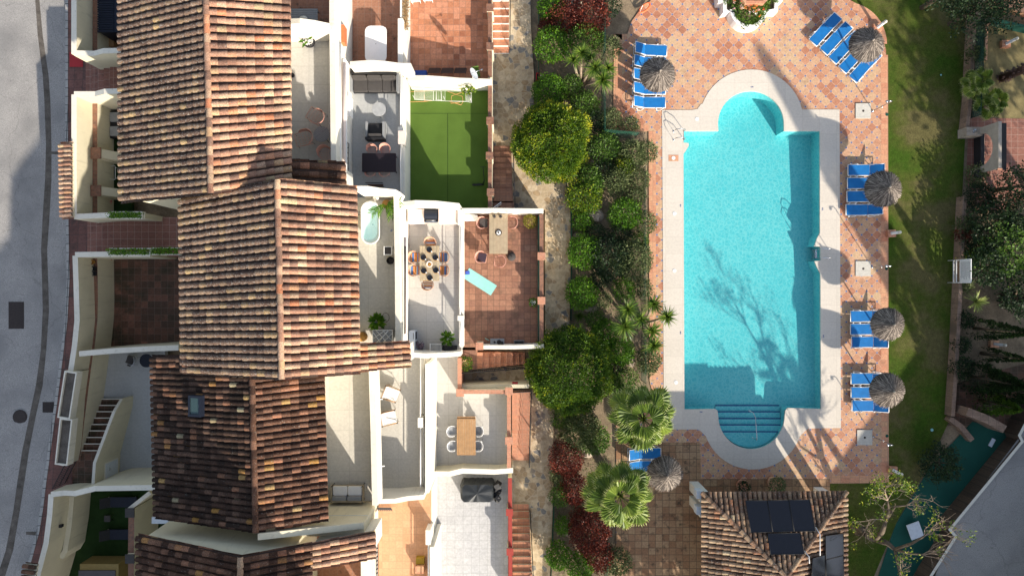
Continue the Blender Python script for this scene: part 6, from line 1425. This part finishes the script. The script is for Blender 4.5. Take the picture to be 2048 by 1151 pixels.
# --- turf garden
t=T0('drying_rack','white and orange folding clothes racks spread along the white wall','clothes rack',880,193,G); wr=MB(); z=.85
def pth(pts,mb,r=.014,zz=z): mb.tube([Vector(W(x,y,G+zz)-W(880,193,G))+Vector((0,0,0)) for x,y in pts],r,5)
for pts in ([(829,181),(829,199),(848,200),(848,181),(829,181)],[(848,181),(867,182),(867,201),(848,200)],[(867,182),(890,182),(890,202),(867,201)],[(873,182),(882,182),(883,200),(873,200),(873,182)],[(890,182),(931,183),(932,203),(890,202)],[(931,183),(943,186),(943,205),(932,203)]): pth(pts,wr)
for k in range(7): pth([(831+2.4*k,181),(831+2.4*k,199.5)],wr,.006); pth([(868+3*k,182),(868+3*k,201)],wr,.006); pth([(932+1.6*k,184),(932+1.6*k,203)],wr,.006); pth([(829,183+2.4*k),(867,184+2.4*k)],wr,.005)
Lp(wr,'rack_frame',wmetal,t); wr=MB()
for pts in ([(819,204),(848,203),(864,201)],[(820,184),(866,181)],[(893,182),(915,190),(925,193),(926,204),(922,210),(896,202)],[(926,184),(903,192),(902,207),(920,204)],[(848,186),(850,203)]): pth(pts,wr,.014,.6)
Lp(wr,'folding_legs',plain('orange_painted_metal',(.62,.30,.13),.5,.05),t)
wr=MB()
for (x,y) in ((830,199),(890,201),(942,204),(848,182),(930,184)): q=W(x,y,G)-W(880,193,G); wr.tube([q,q+Vector((0,0,z))],.012,4)
Lp(wr,'stand',wmetal,t)
t=T0('climbing_plant','small leafy climber on the wall end above the turf','plant',938,184,G+.9); mb=MB(); leafball(mb,(0,0,.3),.35,.16,.35,180,.13,3); Lp(mb,'foliage',GY,t)
t=T0('kick_scooter','black kick scooter lying on the dark turf','scooter',958,358,G); mb=MB(); a=lambda x,y,z=.08:(W(x,y,G)-W(958,358,G))+Vector((0,0,z)); mb.cbox(a(955,369.5),.48,.11,.04,.05); Lp(mb,'deck',black,t)
mb=MB(); mb.tube([a(965,369),a(969,363,.2),a(968,350,.35),a(967,337,.5)],.02,6); Lp(mb,'stem',black,t); mb=MB(); mb.tube([a(961,337,.5),a(973,337,.5)],.018,6); Lp(mb,'handlebar',black,t)
for x in (947,965): mb=MB(); q=a(x,370,.09); mb.tube([q-Vector((0,.02,0)),q+Vector((0,.02,0))],.09,14); Lp(mb,'wheel',black,t)
# --- house 2 upper terrace
t=T0('bathtub','white oval free-standing bathtub full of clear water','bathtub',743,446,U+.3); t.location.z=U; mb=MB()
def oval(r,l,z,n=36,flat=.0): 
    out=[]
    for k in range(n):
        a=2*PI*k/n; cx=math.cos(a); sy=math.sin(a); yy=(l-r)*(1 if sy>0 else -1)
        out.append((r*cx, yy+r*sy if abs(sy)>1e-9 else yy, z))
    return out
rings=[oval(.33,.80,0),oval(.40,.92,.30),oval(.46,1.03,.57),oval(.465,1.04,.59),oval(.41,.985,.59),oval(.37,.93,.45),oval(.30,.80,.14),oval(.22,.70,.12)]
vs=[v for r in rings for v in r]; n=36; fs=[(j*n+k,j*n+(k+1)%n,(j+1)*n+(k+1)%n,(j+1)*n+k) for j in range(len(rings)-1) for k in range(n)]+[tuple(range(n))[::-1],tuple(range((len(rings)-1)*n,len(rings)*n))]
mb.add(vs,fs,0,.5,True); Lp(mb,'tub',wplas,t); mb=MB(); mb.add(oval(.385,.955,.50),[tuple(range(36))]); Lp(mb,'water',glass('bath_water',(.35,.75,.78),.35,.03),t); mb=MB(); mb.lathe((.02,-.05,.122),[(.045,0),(.03,.01)],12); Lp(mb,'drain',steel,t)
t=T0('bath_tap','black floor-standing bath tap beside the tub','tap',718,429,U); mb=MB(); mb.tube([(0,0,0),(0,0,.85),(.05,0,.9),(.28,.02,.9)],.022,6); Lp(mb,'spout',black,t); mb=MB(); mb.tube([(0,-.03,.6),(0,-.16,.62),(.03,-.18,.2)],.014,5); Lp(mb,'hand_shower',black,t)
t=T0('potted_palm','leafy potted palm in the corner above the bathtub','potted plant',776,410,U); mb=MB(); mb.lathe((0,0,0),[(.16,0),(.22,.4),(.18,.4)],16); Lp(mb,'pot',brass,t); mb=MB()
for k in range(11):
    a=random.uniform(-2.6,1.2); l=random.uniform(.45,.8); tip=Vector((math.cos(a)*l,math.sin(a)*l,.9)); m0=Vector((math.cos(a)*l*.5,math.sin(a)*l*.5,1.1))
    for s in range(9):
        q=s/8; p=Vector((0,0,.4)).lerp(m0,q).lerp(m0.lerp(tip,q),q)
        for sg in (-1,1): mb.leaf(p,Vector((math.cos(a)-math.sin(a)*sg*1.2,math.sin(a)+math.cos(a)*sg*1.2,-.2)),Vector((0,0,1)),.24*(.4+q),.05)
Lp(mb,'fronds',G1,t)
t=T0('dry_branch_vase','dry branches and pale stones beside the bathtub','plant',752,392,U+.0); mb=MB()
for k in range(16): a=random.uniform(0,6.28); mb.tube([(0,0,.1),(math.cos(a)*.3,math.sin(a)*.15,.5),(math.cos(a+.3)*.5,math.sin(a+.3)*.2,.7)],.008,3)
Lp(mb,'branches',dwood,t); mb=MB(); mb.lathe((.1,-.05,0),[(.12,0),(.15,.15),(.08,.25)],12); Lp(mb,'vase',wplas,t)
t=T0('wooden_stool','square whitewashed stool with a dark seat by the parapet','stool',779,502,U); mb=MB(); mb.rbox((0,0,.38),.34,.36,.05,.02); Lp(mb,'seat',dfab,t); mb=MB()
ribbon(mb,[(-.18,-.19,.45),(.18,-.19,.45),(.18,.19,.45),(-.18,.19,.45)],.04,.36,closed=True); Lp(mb,'frame',wmetal,t); legs4(t,.16,.17,.36,.02,wmetal)
t=T0('black_pot','round black pot below the whitewashed stool','pot',782,521,U); mb=MB(); mb.lathe((0,0,0),[(.13,0),(.19,.2),(.17,.34),(.13,.33),(.12,.1)],18); Lp(mb,'body',black,t); mb=MB(); mb.lathe((0,0,.1),[(.11,0),(.10,.01)],14); Lp(mb,'soil',soil,t)
t=T0('shower_drain','small round grey floor drain beside the bathtub','drain',783,461,U+.001); mb=MB(); mb.lathe((0,0,0),[(.06,0),(.055,.008)],16,sm=False); Lp(mb,'cover',steel,t)
potplant(757,642,U,.17,.36,wplas,'spiky green pot plant above the white lattice box',G1,90,.36,.30)
t=T0('lattice_box','white lattice cover box on the upper terrace','box',767,672,U+.5); t.location.z=U; mb=MB(); mb.box(-.46,-.30,0,.46,.30,.70); Lp(mb,'body',gfab,t); mb=MB()
mb.box(-.48,-.32,.70,.48,-.29,.73); mb.box(-.48,.29,.70,.48,.32,.73); mb.box(-.48,-.29,.70,-.45,.29,.7299); mb.box(.45,-.29,.70,.48,.29,.7299)
for a,b in (((-.45,.2),(-.1,-.29)),((-.3,.29),(.2,-.29)),((.0,.29),(.45,-.2)),((-.45,-.1),(.1,.29)),((-.3,-.29),(.3,.29)),((.0,-.29),(.45,.15)),((.25,.29),(-.2,-.29))): mb.tube([(a[0],a[1],.715),(b[0],b[1],.715)],.016,4)
Lp(mb,'lattice',wmetal,t); legs4(t,.46,.30,.02,.02,wmetal)
t=T0('brown_bowl','glossy brown round stool at the roof eave beside the lattice box','stool',727,672,U); mb=MB(); mb.lathe((0,0,0),[(.20,0),(.24,.15),(.23,.36),(.21,.40),(.05,.41)],22); Lp(mb,'seat',brass,t); mb=MB(); mb.lathe((0,0,-.001),[(.21,0),(.21,.02)],20); Lp(mb,'base',black,t)
t=T0('wicker_ring','thin brown hoop behind the spiky pot plant','hoop',774,634,U); mb=MB(); mb.tube([(.17*math.cos(2*PI*k/18),.22*math.sin(2*PI*k/18),.35) for k in range(19)],.012,5,cap=False); Lp(mb,'hoop',dwood,t); mb=MB(); mb.tube([(0,-.2,0),(0,-.22,.35)],.012,4); Lp(mb,'stand',dwood,t)
# --- house 2 middle terrace: barbecue counter, dining set
t=T0('barbecue_counter','cream masonry counter at the head of the dining terrace','counter',864,430,M_); a,b=W(815,446,M_+.9),W(914,418,M_+.9); c=W(864,430,M_)
mb=MB(); xa_,xb_=W(848,0,M_+.9).x,W(877,0,M_+.9).x; mb.box(a.x-c.x,a.y-c.y,0,xa_-c.x,b.y-c.y,.9); Lp(mb,'worktop',pinkawn,t); mb=MB(); mb.box(xb_-c.x,a.y-c.y,0,b.x-c.x,b.y-c.y,.9); Lp(mb,'worktop',pinkawn,t); mb=MB(); mb.box(xa_-c.x,a.y-c.y+.2,0,xb_-c.x,b.y-c.y,.55); Lp(mb,'plinth',white,t)
t=T0('gas_barbecue','dark blue hooded gas barbecue set into the cream counter','barbecue',862,431,M_+.85); mb=MB(); mb.box(-.35,-.30,-.3,.35,.38,.0); Lp(mb,'body',black,t); mb=MB(); vs=[]; 
for k in range(7): an=PI*k/6; vs+=[(-.34,.05-.25*math.cos(an)*-1,.18*math.sin(an)+.02),(.34,.05-.25*math.cos(an)*-1,.18*math.sin(an)+.02)]
mb.add(vs,[(2*k,2*k+1,2*k+3,2*k+2) for k in range(6)],0,.5,True); mb.add([vs[i] for i in range(0,14,2)],[tuple(range(7))]); mb.add([vs[i] for i in range(1,14,2)],[tuple(range(7))[::-1]]); Lp(mb,'hood',navy,t); mb=MB(); mb.tube([(-.25,-.26,.1),(.25,-.26,.1)],.016,6); Lp(mb,'handle',steel,t); mb=MB(); mb.box(-.33,-.36,-.05,.33,-.24,.0); Lp(mb,'control_panel',steel,t)
t=table('dining_table','pale wooden dining table laid with round black plates',859,526,M_+.75,1.02,1.78,.75,gwood,planks=7,legm=gwood); t.location.z=M_
GP='orange and pink chairs at the pale dining table'; orf=plain('striped_seat_pad',(.62,.28,.10),.8,.1)
stripes=rndmat('seat_pad_stripes',[(0,(.10,.22,.50)),(.3,(.60,.60,.58)),(.5,(.65,.27,.08)),(1,(.70,.42,.25))],.8); stripes.node_tree.nodes['Color Ramp'].color_ramp.interpolation='CONSTANT' if 'Color Ramp' in stripes.node_tree.nodes else 'LINEAR'
def dchair(x,y,rz,l):
    t=chair_wire('dining_chair',l,x,y,M_,rz,plain('chair_wire_'+str(x),(.60,.36,.24),.5,.05),None,.56,.54,GP); mb=MB()
    for k in range(8): mb.box(-.22+.055*k,-.22,.445,-.22+.055*k+.05,.22,.475,0,random.random())
    Lp(mb,'seat_pad',stripes,t)
for a_ in ((863,489,-PI/2,'chair at the upper end of the pale dining table'),(858,567,PI/2,'chair at the lower end of the pale dining table'),(833,515,0,'upper left chair at the pale dining table'),(833,541,0,'lower left chair at the pale dining table'),(888,515,PI,'upper right chair at the pale dining table'),(888,541,PI,'lower right chair at the pale dining table')): dchair(*a_)
nm=['topmost','upper left','upper right','lower left','lower right','lowest']
for i,(x,y) in enumerate(((859,498),(847,513.5),(871,513.5),(848,540),(872,539),(860,554))):
    t=T0('table_setting',nm[i]+' black bowl and glasses on the pale dining table','bowl',x,y+1,M_+.756,0,'black bowls on the dining table'); mb=MB(); mb.lathe((.01,-.03,0),[(.17,0),(.17,.008)],22,sm=False); Lp(mb,'place_mat',plain('rattan_mat_%d'%i,(.42,.27,.14),.8,.2,30),t)
    mb=MB(); mb.lathe((0,0,.009),[(.07,0),(.145,.03),(.15,.05),(.13,.045),(.06,.02)],22); Lp(mb,'bowl',plain('black_glaze_%d'%i,(.012,.014,.02),.18,.1),t); mb=MB(); mb.lathe((.12,-.10,.009),[(.03,0),(.035,.11)],10); Lp(mb,'tumbler',glassm if False else bluish,t)
t=T0('round_bowl','pale round wooden bowl in the middle of the dining table','bowl',859,528,M_+.756); mb=MB(); mb.lathe((0,0,0),[(.08,0),(.16,.06),(.165,.09),(.12,.08),(.09,.03)],24); Lp(mb,'bowl',pinkawn,t); mb=MB(); mb.lathe((0,0,.031),[(.10,0),(.06,.04)],14); Lp(mb,'fruit',brass,t)
t=T0('heat_pump','tall white air-conditioning unit beside the roof wing','air conditioner',824,681,M_+.8); t.location.z=M_; mb=MB(); mb.rbox((0,0,0),.32,1.02,.85,.03,0,0,.01); Lp(mb,'casing',bluish,t)
for y in (-.25,.25): mb=MB(); mb.box(.162,y-.2,.15,.17,y+.2,.7); Lp(mb,'fan_grille',black,t)
mb=MB(); mb.box(.06,-.45,.8505,.09,-.1,.855); mb.box(.06,.08,.8505,.09,.42,.855); Lp(mb,'slot',black,t)
t=T0('waste_basket','round dark wire basket beside the white crate','basket',842,692,M_); mb=MB(); mb.lathe((0,0,0),[(.16,0),(.21,.42),(.19,.42),(.15,.03)],18); Lp(mb,'basket',steel,t); mb=MB(); leafball(mb,(-.02,.12,.5),.2,.14,.14,90,.1,5,-1); Lp(mb,'dried_flowers',plain('mauve',(.18,.13,.17),.9),t)
t=T0('white_crate','white slatted crate against the wall foot','crate',871,695,M_+.4); t.location.z=M_; mb=MB(); mb.box(-.30,-.22,0,.30,.22,.30); Lp(mb,'base',dfab,t); mb=MB(); ribbon(mb,[(-.29,-.21,.42),(.29,-.21,.42),(.29,.21,.42),(-.29,.21,.42)],.03,.301,closed=True)
for k in range(9): mb.box(-.26+.06*k,-.2,.38,-.26+.06*k+.02,.2,.40)
for k in range(4): mb.box(-.28,-.15+.1*k,.36,.28,-.14+.1*k,.379)
Lp(mb,'lid_slats',wplas,t)
t=T0('black_barbecue_box','folded black portable grill in the terrace corner','grill',901,695,M_); mb=MB(); mb.rbox((0,0,.1),.64,.30,.35,.05,0,0,.04); Lp(mb,'body',black,t); mb=MB(); mb.box(-.36,-.17,.05,-.321,.15,.3); mb.box(.321,-.17,.05,.36,.15,.3); Lp(mb,'side_shelf',black,t)
potplant(897,675,M_,.26,.40,wplas,'small palm in a white pot near the lower terrace railing',G1,70,.32,.26)
# --- terracotta patio
t=table('dining_table','long weathered slatted teak table on the terracotta patio',997,467,G+.74,1.02,2.18,.74,gwood,planks=13,legm=gwood); t.location.z=G
t=T0('candle_lantern','black and white round lantern dish on the long slatted table','lantern',997,465,G+.745); mb=MB(); mb.lathe((0,0,0),[(.17,0),(.18,.03),(.14,.05),(.13,.02)],22); Lp(mb,'dish',black,t); mb=MB(); mb.lathe((0,0,.02),[(.12,0),(.12,.03),(.07,.04)],16); Lp(mb,'candle',wplas,t); mb=MB(); mb.lathe((0,0,.06),[(.055,0),(.04,.05)],12); Lp(mb,'wick_cup',dfab,t)
for i,(x,l) in enumerate(((989,'left small dark vase at the head of the slatted table'),(1001,'right small dark vase at the head of the slatted table'))):
    t=T0('dark_vase',l,'vase',x,433,G+.745,0,'small dark vases'); mb=MB(); mb.lathe((0,0,0),[(.05,0),(.08,.1),(.05,.22),(.06,.25)],14); Lp(mb,'body',black,t); mb=MB(); leafball(mb,(0,0,.3),.09,.09,.08,50,.05,i,-1); Lp(mb,'dried_flowers',dfab,t)
GC='chairs of the terracotta patio'
chair_wire('patio_chair','pink wire chair with dark back rest left of the slatted table',967,447,G,0,None,dfab,.60,.56,GC); chair_wire('patio_chair','empty pink wire chair right of the slatted table',1022,447,G,PI,None,None,.60,.58,GC)
chair_wire('patio_chair','pink wire chair with a dark square cushion below the slatted table',964,515,G,math.radians(-12),None,plain('plum_cushion',(.045,.03,.045),.9,.1),.60,.56,GC); chair_wire('patio_chair','pale pink wire chair turned away below the slatted table',999,523,G,PI,None,None,.58,.56,GC)
t=T0('parasol_base','round dark grey parasol foot beside the slatted table','parasol base',1023,513,G); mb=MB(); mb.lathe((0,0,0),[(.24,0),(.24,.08),(.08,.12)],24); Lp(mb,'foot',dfab,t); mb=MB(); mb.tube([(0,0,.1),(0,0,.5)],.03,8); Lp(mb,'tube',black,t)
t=T0('stone_bench','white rough-edged stone slab at the patio corner','bench',940,435,G+.4); t.location.z=G; mb=MB(); pts=[(-.42,-.15),(-.2,-.2),(.1,-.17),(.35,-.2),(.45,-.05),(.42,.12),(.2,.18),(-.42,.18)]; mb.prism(pts,.3,.45,0); Lp(mb,'slab',wplas,t); mb=MB(); mb.box(-.35,-.1,0,-.1,.1,.3); mb.box(.1,-.1,0,.32,.1,.3); Lp(mb,'support',rock,t)
t=T0('yoga_mat','pale turquoise mat lying slantwise on the terracotta tiles','mat',960,563,G,math.radians(-32.5)); mb=MB(); mb.rbox((0,0,.0),1.86,.66,.012,.03); Lp(mb,'mat',teal,t)
t=T0('blue_towel','small blue folded cloth on the corner of the turquoise mat','cloth',935,545,G+.0125,.1); mb=MB(); mb.rbox((0,0,0),.24,.20,.03,.02,0,0,.01); Lp(mb,'fold',plain('royal_blue_cloth',(.05,.10,.42),.9,.1),t)
t=T0('conical_shrub','golden-green conical shrub in the patio corner','shrub',1060,444,G); mb=MB(); leafball(mb,(0,0,.45),.36,.36,.55,900,.07,4,-.4,lumps=.1); Lp(mb,'foliage',rndmat('golden_leaf',[(0,(.08,.08,.01)),(.6,(.20,.18,.02)),(1,(.36,.30,.04))],.6),t); mb=MB(); mb.lathe((0,0,0),[(.2,0),(.26,.3),(.22,.3)],16); Lp(mb,'pot',borderh,t)
pot(1066,604,G,.16,.25,wplas,'small leafy plant in a pale pot at the patio wall post',G2,120,.22,.12)
t=T0('table_grill','dark grey table-top stove by the patio wall foot','grill',995,682,G); mb=MB(); mb.rbox((0,0,.5),.78,.40,.06,.03); Lp(mb,'top',gfab,t); legs4(t,.34,.16,.5,.015,black); mb=MB(); mb.lathe((-.15,0,.561),[(.06,0),(.05,.02)],14); mb.lathe((.10,0,.5612),[(.13,0),(.12,.03)],16); mb.lathe((.25,-.05,.5614),[(.10,0),(.09,.05)],16); Lp(mb,'burner',black,t)
t=T0('wire_crate','pale wire crate beside the dark stove','crate',1038,685,G); mb=MB(); ribbon(mb,[(-.28,-.14,.35),(.28,-.14,.35),(.28,.14,.35),(-.28,.14,.35)],.02,.0,closed=True)
for k in range(8): mb.tube([(-.25+.07*k,-.13,.3),(-.25+.07*k,.13,.3)],.007,3)
Lp(mb,'crate',gfab,t); mb=MB(); mb.box(-.26,-.12,.02,.26,.12,.1); Lp(mb,'contents',dfab,t)
mb=MB(); mb.cbox(W(974,678,G+.02),.26,.04,.03,-.5); one('hand_tool',mb,teal,'small turquoise tool on the terracotta near the entrance post','tool')
pot(932,724,G,.22,.3,borderh,'leafy potted bush at the head of the sideways steps',GY2,420,.36,.10)
for i,(x,y) in enumerate(((817,660),(835,658))): pass
# --- teak-table terrace
t=table('dining_table','teak dining table on the pale grey terrace',932.5,873,G+.75,1.05,2.0,.75,wood,planks=11,legm=wood); t.location.z=G
mb=MB(); mb.box(-.5,.98,.66,.5,1.12,.70); Lp(mb,'end_leaf',wood,t)
for x,y,r,l in ((906,857,0,'upper left'),(907,886,0,'lower left'),(958,857,PI,'upper right'),(957,886,PI,'lower right')):
    t=T0('terrace_chair',l+' white shell chair with grey cushion at the teak table','chair',x,y,G,r,'white chairs at the teak table'); legs4(t,.16,.18,.43,.014,steel,.07); mb=MB(); vs=[];k2=12
    for k in range(k2+1):
        a=math.radians(-120+240*k/k2); xx=-math.cos(a)*.27; yy=math.sin(a)*.28; hh=.78 if abs(k-6)<4 else .66
        vs+=[(xx*.9,yy*.9,.43),(xx*1.1,yy*1.08,hh)]
    mb.add(vs,[(2*k,2*k+1,2*k+3,2*k+2) for k in range(k2)],0,.5,True); mb.tube([vs[2*k+1] for k in range(k2+1)],.016,5); mb.rbox((0,0,.42),.46,.48,.03,.08); Lp(mb,'shell',wplas,t)
    mb=MB(); mb.rbox((.04,0,.451),.40,.42,.05,.06,0,0,.015); Lp(mb,'cushion',gfab,t)
# --- house 3 terraces
t=T0('garden_sofa','two-seat sofa with white back cushions against the cream wall','sofa',695,986,U3+.4); t.location.z=U3; mb=MB(); mb.box(-.76,-.36,.0,.76,-.31,.62); mb.box(-.76,.33,.25,.76,.37,.35); mb.box(-.78,-.36,.25,-.73,.40,.5); mb.box(.73,-.36,.25,.78,.40,.5); mb.box(-.73,-.31,.25,.73,.33,.29); Lp(mb,'frame',gwood,t); legs4(t,.74,.38,.62,.022,black)
for k in (-1,1): mb=MB(); mb.rbox((k*.365,.13,.29),.71,.46,.15,.07,0,0,.05); Lp(mb,'seat_cushion',wfab,t); mb=MB(); mb.rbox((k*.365,-.20,.295),.69,.2,.30,.05,0,0,.03); Lp(mb,'back_cushion',gfab,t)
for x,y,r,l in ((783,786,math.radians(-22),'upper white canvas lounge chair'),(779,834,math.radians(12),'lower white canvas lounge chair')):
    t=T0('lounge_chair',l+' with thin wooden frame on the middle terrace','chair',x,y,M_+.3,r,'white canvas lounge chairs'); t.location.z=M_
    mb=MB(); mb.rbox((.08,0,.30),.55,.62,.10,.06,0,0,.03); Lp(mb,'seat_cushion',wfab,t); mb=MB(); mb.cbox((-.25,0,.50),.10,.60,.48,0,0,None,('Y',-.45)); Lp(mb,'back_cushion',wfab,t)
    mb=MB()
    for s in (-1,1): mb.tube([(-.38,s*.34,.72),(.38,s*.34,.50)],.02,5); mb.tube([(.38,s*.34,.50),(.34,s*.34,0)],.018,5); mb.tube([(-.38,s*.34,.72),(-.30,s*.34,0)],.018,5); mb.tube([(-.3,s*.34,.28),(.36,s*.34,.32)],.018,5)
    mb.tube([(-.38,-.34,.72),(-.38,.34,.72)],.018,5); Lp(mb,'frame',wood,t); mb=MB()
    for s in (-1,1): mb.cbox((.38,s*.34,.51),.06,.05,.03); mb.cbox((-.38,s*.34,.73),.05,.05,.03)
    Lp(mb,'joint_cap',black,t)
for px,py,z,l,r in ((756,797.5,M_+2.2,'upper white awning arm on the parapet wall',0),(760,932,M_+2.2,'lower white awning arm on the parapet wall',.12)):
    t=T0('outdoor_lamp',l,'wall lamp',px,py,z,r); mb=MB(); mb.box(-.2,-.02,0,.20,.02,.04); Lp(mb,'arm',wmetal,t); mb=MB(); mb.box(.201,-.03,-.01,.23,.03,.05); Lp(mb,'lamp',wmetal,t)
t=T0('drying_rack','stack of dark folded chairs beside the ochre terrace wall','chairs',773,1010,M_); mb=MB()
for k in range(8): mb.tube([(-.35+.1*k,.1,.7),(-.40+.1*k,-.25,.1)],.02,4)
Lp(mb,'frame',dfab,t); mb=MB()
for k in range(6): mb.box(-.38,.08-.05*k,.66-.09*k,.35,.11-.05*k,.68-.09*k)
Lp(mb,'slats',dfab,t)
# --- barbecue terrace
t=T0('covered_barbecue','large barbecue under a creased black cover','barbecue',954,985,G+1.0); t.location.z=G
mb=MB(); n=40; vs=[]; ringsz=[(0,1.08),(.5,1.03),(.95,1.0),(1.08,.9)]
def outl(a):
    x=math.cos(a); y=math.sin(a); k=1/max(abs(x)/1.0,abs(y)/.58); return Vector((x,y,0))*min(k,1.05)*(1)
for j,(z,kk) in enumerate(ringsz):
    for k in range(n): a=2*PI*k/n; o=outl(a)*kk*.9; wv_=.035*math.sin(a*13+j)*(1-j*.28); vs.append((o.x*(1+wv_),o.y*(1+wv_),z+ (.03*math.sin(a*7) if j==3 else 0)))
vs.append((0,0,1.16)); fs=[(j*n+k,j*n+(k+1)%n,(j+1)*n+(k+1)%n,(j+1)*n+k) for j in range(3) for k in range(n)]+[(3*n+k,3*n+(k+1)%n,4*n) for k in range(n)]
mb.add(vs,fs,0,.5,False); Lp(mb,'cover',plain('black_tarpaulin',(.028,.032,.036),.38,.2,4),t); mb=MB()
for k in range(14): a=-.9+1.8*k/13; p=Vector((.92+random.uniform(0,.28),math.sin(a)*.5,random.uniform(.3,.9))); mb.cbox(p,.3,.22,.25,random.random()*3,0,None,('X',random.random()))
Lp(mb,'loose_folds',black,t)
t=T0('storage_chest','small ochre and pink chest in the corner of the ochre terrace','chest',842,1123,M_); mb=MB(); mb.box(-.22,-.38,0,.22,0,.55); Lp(mb,'body',borderh,t); mb=MB(); mb.box(-.22,.02,0,.20,.35,.35); Lp(mb,'box',plain('mustard_box',(.36,.24,.03),.8),t)
# --- street-side patios
t=T0('storage_shed','dark navy corrugated metal shed in the topmost patio','shed',212,25,PT+1.5); t.location.z=PT; mb=MB(); a=W(197,64,2.6)-t.location; b=W(228,-60,2.6)-t.location; mb.box(a.x,a.y,0,b.x+.2,b.y,1.8); Lp(mb,'body',navy,t); mb=MB()
k=0
while a.y+k*.13<b.y: mb.box(a.x-.03,a.y+k*.13,1.8,a.x+.85,a.y+k*.13+.07,1.85); k+=1
Lp(mb,'roof_rib',navy,t); mb=MB(); mb.box(a.x-.05,a.y-.03,1.76,b.x+.22,a.y,1.84); Lp(mb,'roof_edge',navy,t); mb=MB(); mb.tube([(b.x+.03,a.y+1.2,1.0),(b.x+.03,a.y+1.4,1.0)],.015,4); 
t=T0('wooden_box','brown wooden box below the navy shed','box',226,90,PT); mb=MB(); mb.box(-.30,-.25,0,.30,.25,.45); Lp(mb,'body',wood,t); mb=MB(); mb.box(-.32,-.27,.451,.32,.27,.48); Lp(mb,'lid',wood,t)
t=T0('garden_sofa','dark rattan sofa with striped cushions under the roof eave','sofa',236,252,PT); mb=MB(); mb.rbox((0,0,0),.75,1.55,.38,.12,0,0,.03); mb.rbox((-.33,0,.38),.14,1.5,.3,.06,0,0,.02); Lp(mb,'frame',black,t)
for y in (-.4,.4): mb=MB(); mb.rbox((.05,y,.381),.5,.55,.1,.05,0,0,.02); Lp(mb,'seat_cushion',gfab,t)
t=T0('wall_hook_frame','white tubular rack standing on the dark turf beside the pier','rack',228,347,PT); mb=MB(); mb.tube([(-.1,-.35,.3),(.2,-.4,.3),(.25,-.35,.3),(.25,.35,.3),(.2,.4,.3),(-.1,.35,.3)],.02,5); Lp(mb,'frame',wmetal,t); mb=MB(); mb.tube([(.25,-.3,0),(.25,-.3,.3)],.015,4); mb.tube([(.25,.3,0),(.25,.3,.3)],.015,4); Lp(mb,'stand',wmetal,t)
for (x,y,l) in ((226,406,'pink flower on the turf near the lower pier'),(226,518,'pink flower at the mossy patio wall')):
    t=T0('pink_flower',l,'flower',x,y,PT,0,'pink flowers'); mb=MB(); mb.lathe((0,0,.0),[(.02,0),(.015,.3)],6); Lp(mb,'stem',G3,t); mb=MB(); leafball(mb,(0,0,.34),.09,.09,.06,40,.07,1,-1); Lp(mb,'petals',plain('magenta',(.55,.01,.10),.6),t)
chair_wire('patio_chair','grey wire chair with dark cushion on the grey street patio',271,718,PT,math.radians(160),steel,dfab,.56,.54,None)
t=T0('bistro_table','round dark bistro table half under the eave of the darkest roof','table',306,718,PT); mb=MB(); mb.lathe((0,0,.70),[(.38,0),(.38,.03)],26,sm=False); Lp(mb,'tabletop',navy,t); mb=MB(); mb.tube([(0,0,0),(0,0,.7)],.03,6); Lp(mb,'stem',black,t)
for (x,y,l) in ((248,1000,'upper dark sun lounger on the lowest turf patio'),(247,1064,'lower dark sun lounger on the lowest turf patio')):
    t=T0('dark_lounger',l,'sun lounger',x,y,PT,0,'dark loungers on the turf'); mb=MB(); mb.rbox((.15,0,.25),1.5,.58,.09,.05,0,0,.02); Lp(mb,'mattress',navy,t); mb=MB(); mb.cbox((-.78,0,.45),.6,.58,.08,0,0,None,('Y',.7)); Lp(mb,'backrest',black,t); legs4(t,.75,.26,.25,.02,steel)
t=T0('side_table','small dark side table between the dark loungers','table',222,1032,PT); mb=MB(); mb.rbox((0,0,.35),.35,.35,.03,.04); Lp(mb,'tabletop',dfab,t); legs4(t,.14,.14,.35,.015,black)
t=T0('garden_shed','large box-shaped shed with grey roof in the lowest patio','shed',200,1140,PT+1.2); t.location.z=PT; mb=MB(); mb.box(-1.15,-1.2,0,1.0,.35,1.15); Lp(mb,'wall',plain('mustard_board',(.28,.20,.07),.8,.15),t); mb=MB(); mb.box(-1.2,-1.3,1.151,.85,.0,1.2); Lp(mb,'roof',plain('felt',(.11,.10,.105),.9,.1),t)
wall('screen_wall',[(263,1022),(262,1105),(262,1170)],3.3,PT,.32,[cream,brickcap],'brick breeze-block screen between turf patio and house','wall',mcap=1)
wall('screen_wall',[(252,1022),(300,984)],3.5,PT,.20,[cream,cap_w],'slanting cream wall from the brick screen to the dark roof','wall',mcap=1)
for x,y,l in ((259,1025,'dark square pillar at the head of the brick screen'),(259,1117,'dark square pillar midway along the brick screen')): post(x,y,3.6,.42,l,(cream,dfab),'pillars of the brick screen',PT)
mb=MB(); mb.cbox(W(323,1039,3.5),1.0,.35,.1,0); one('air_duct',mb,bluish,'pale box ledge under the corner of the darkest roof','box')
for x,y,z,l in ((159,980,3.3,'small black wall lamp near the gate'),(123,1050,3.0,'small black wall lamp on the lowest patio wall')):
    t=T0('wall_lamp',l,'wall lamp',x,y,z,0,'small black wall lamps'); mb=MB(); mb.cbox((0,0,0),.14,.14,.16); Lp(mb,'housing',black,t); mb=MB(); mb.cbox((0,0,.1),.16,.16,.03); Lp(mb,'cap',black,t)
# red door mat / painted panel by the first alley
mb=MB(); q=[SW(139,104,.13),SW(166,113,.13),SW(166,134,.13),SW(139,134,.13)]; mb.add(q,[(0,3,2,1)]); one('red_mat',mb,red,'red painted panel on the pavement at the first alley','mat')
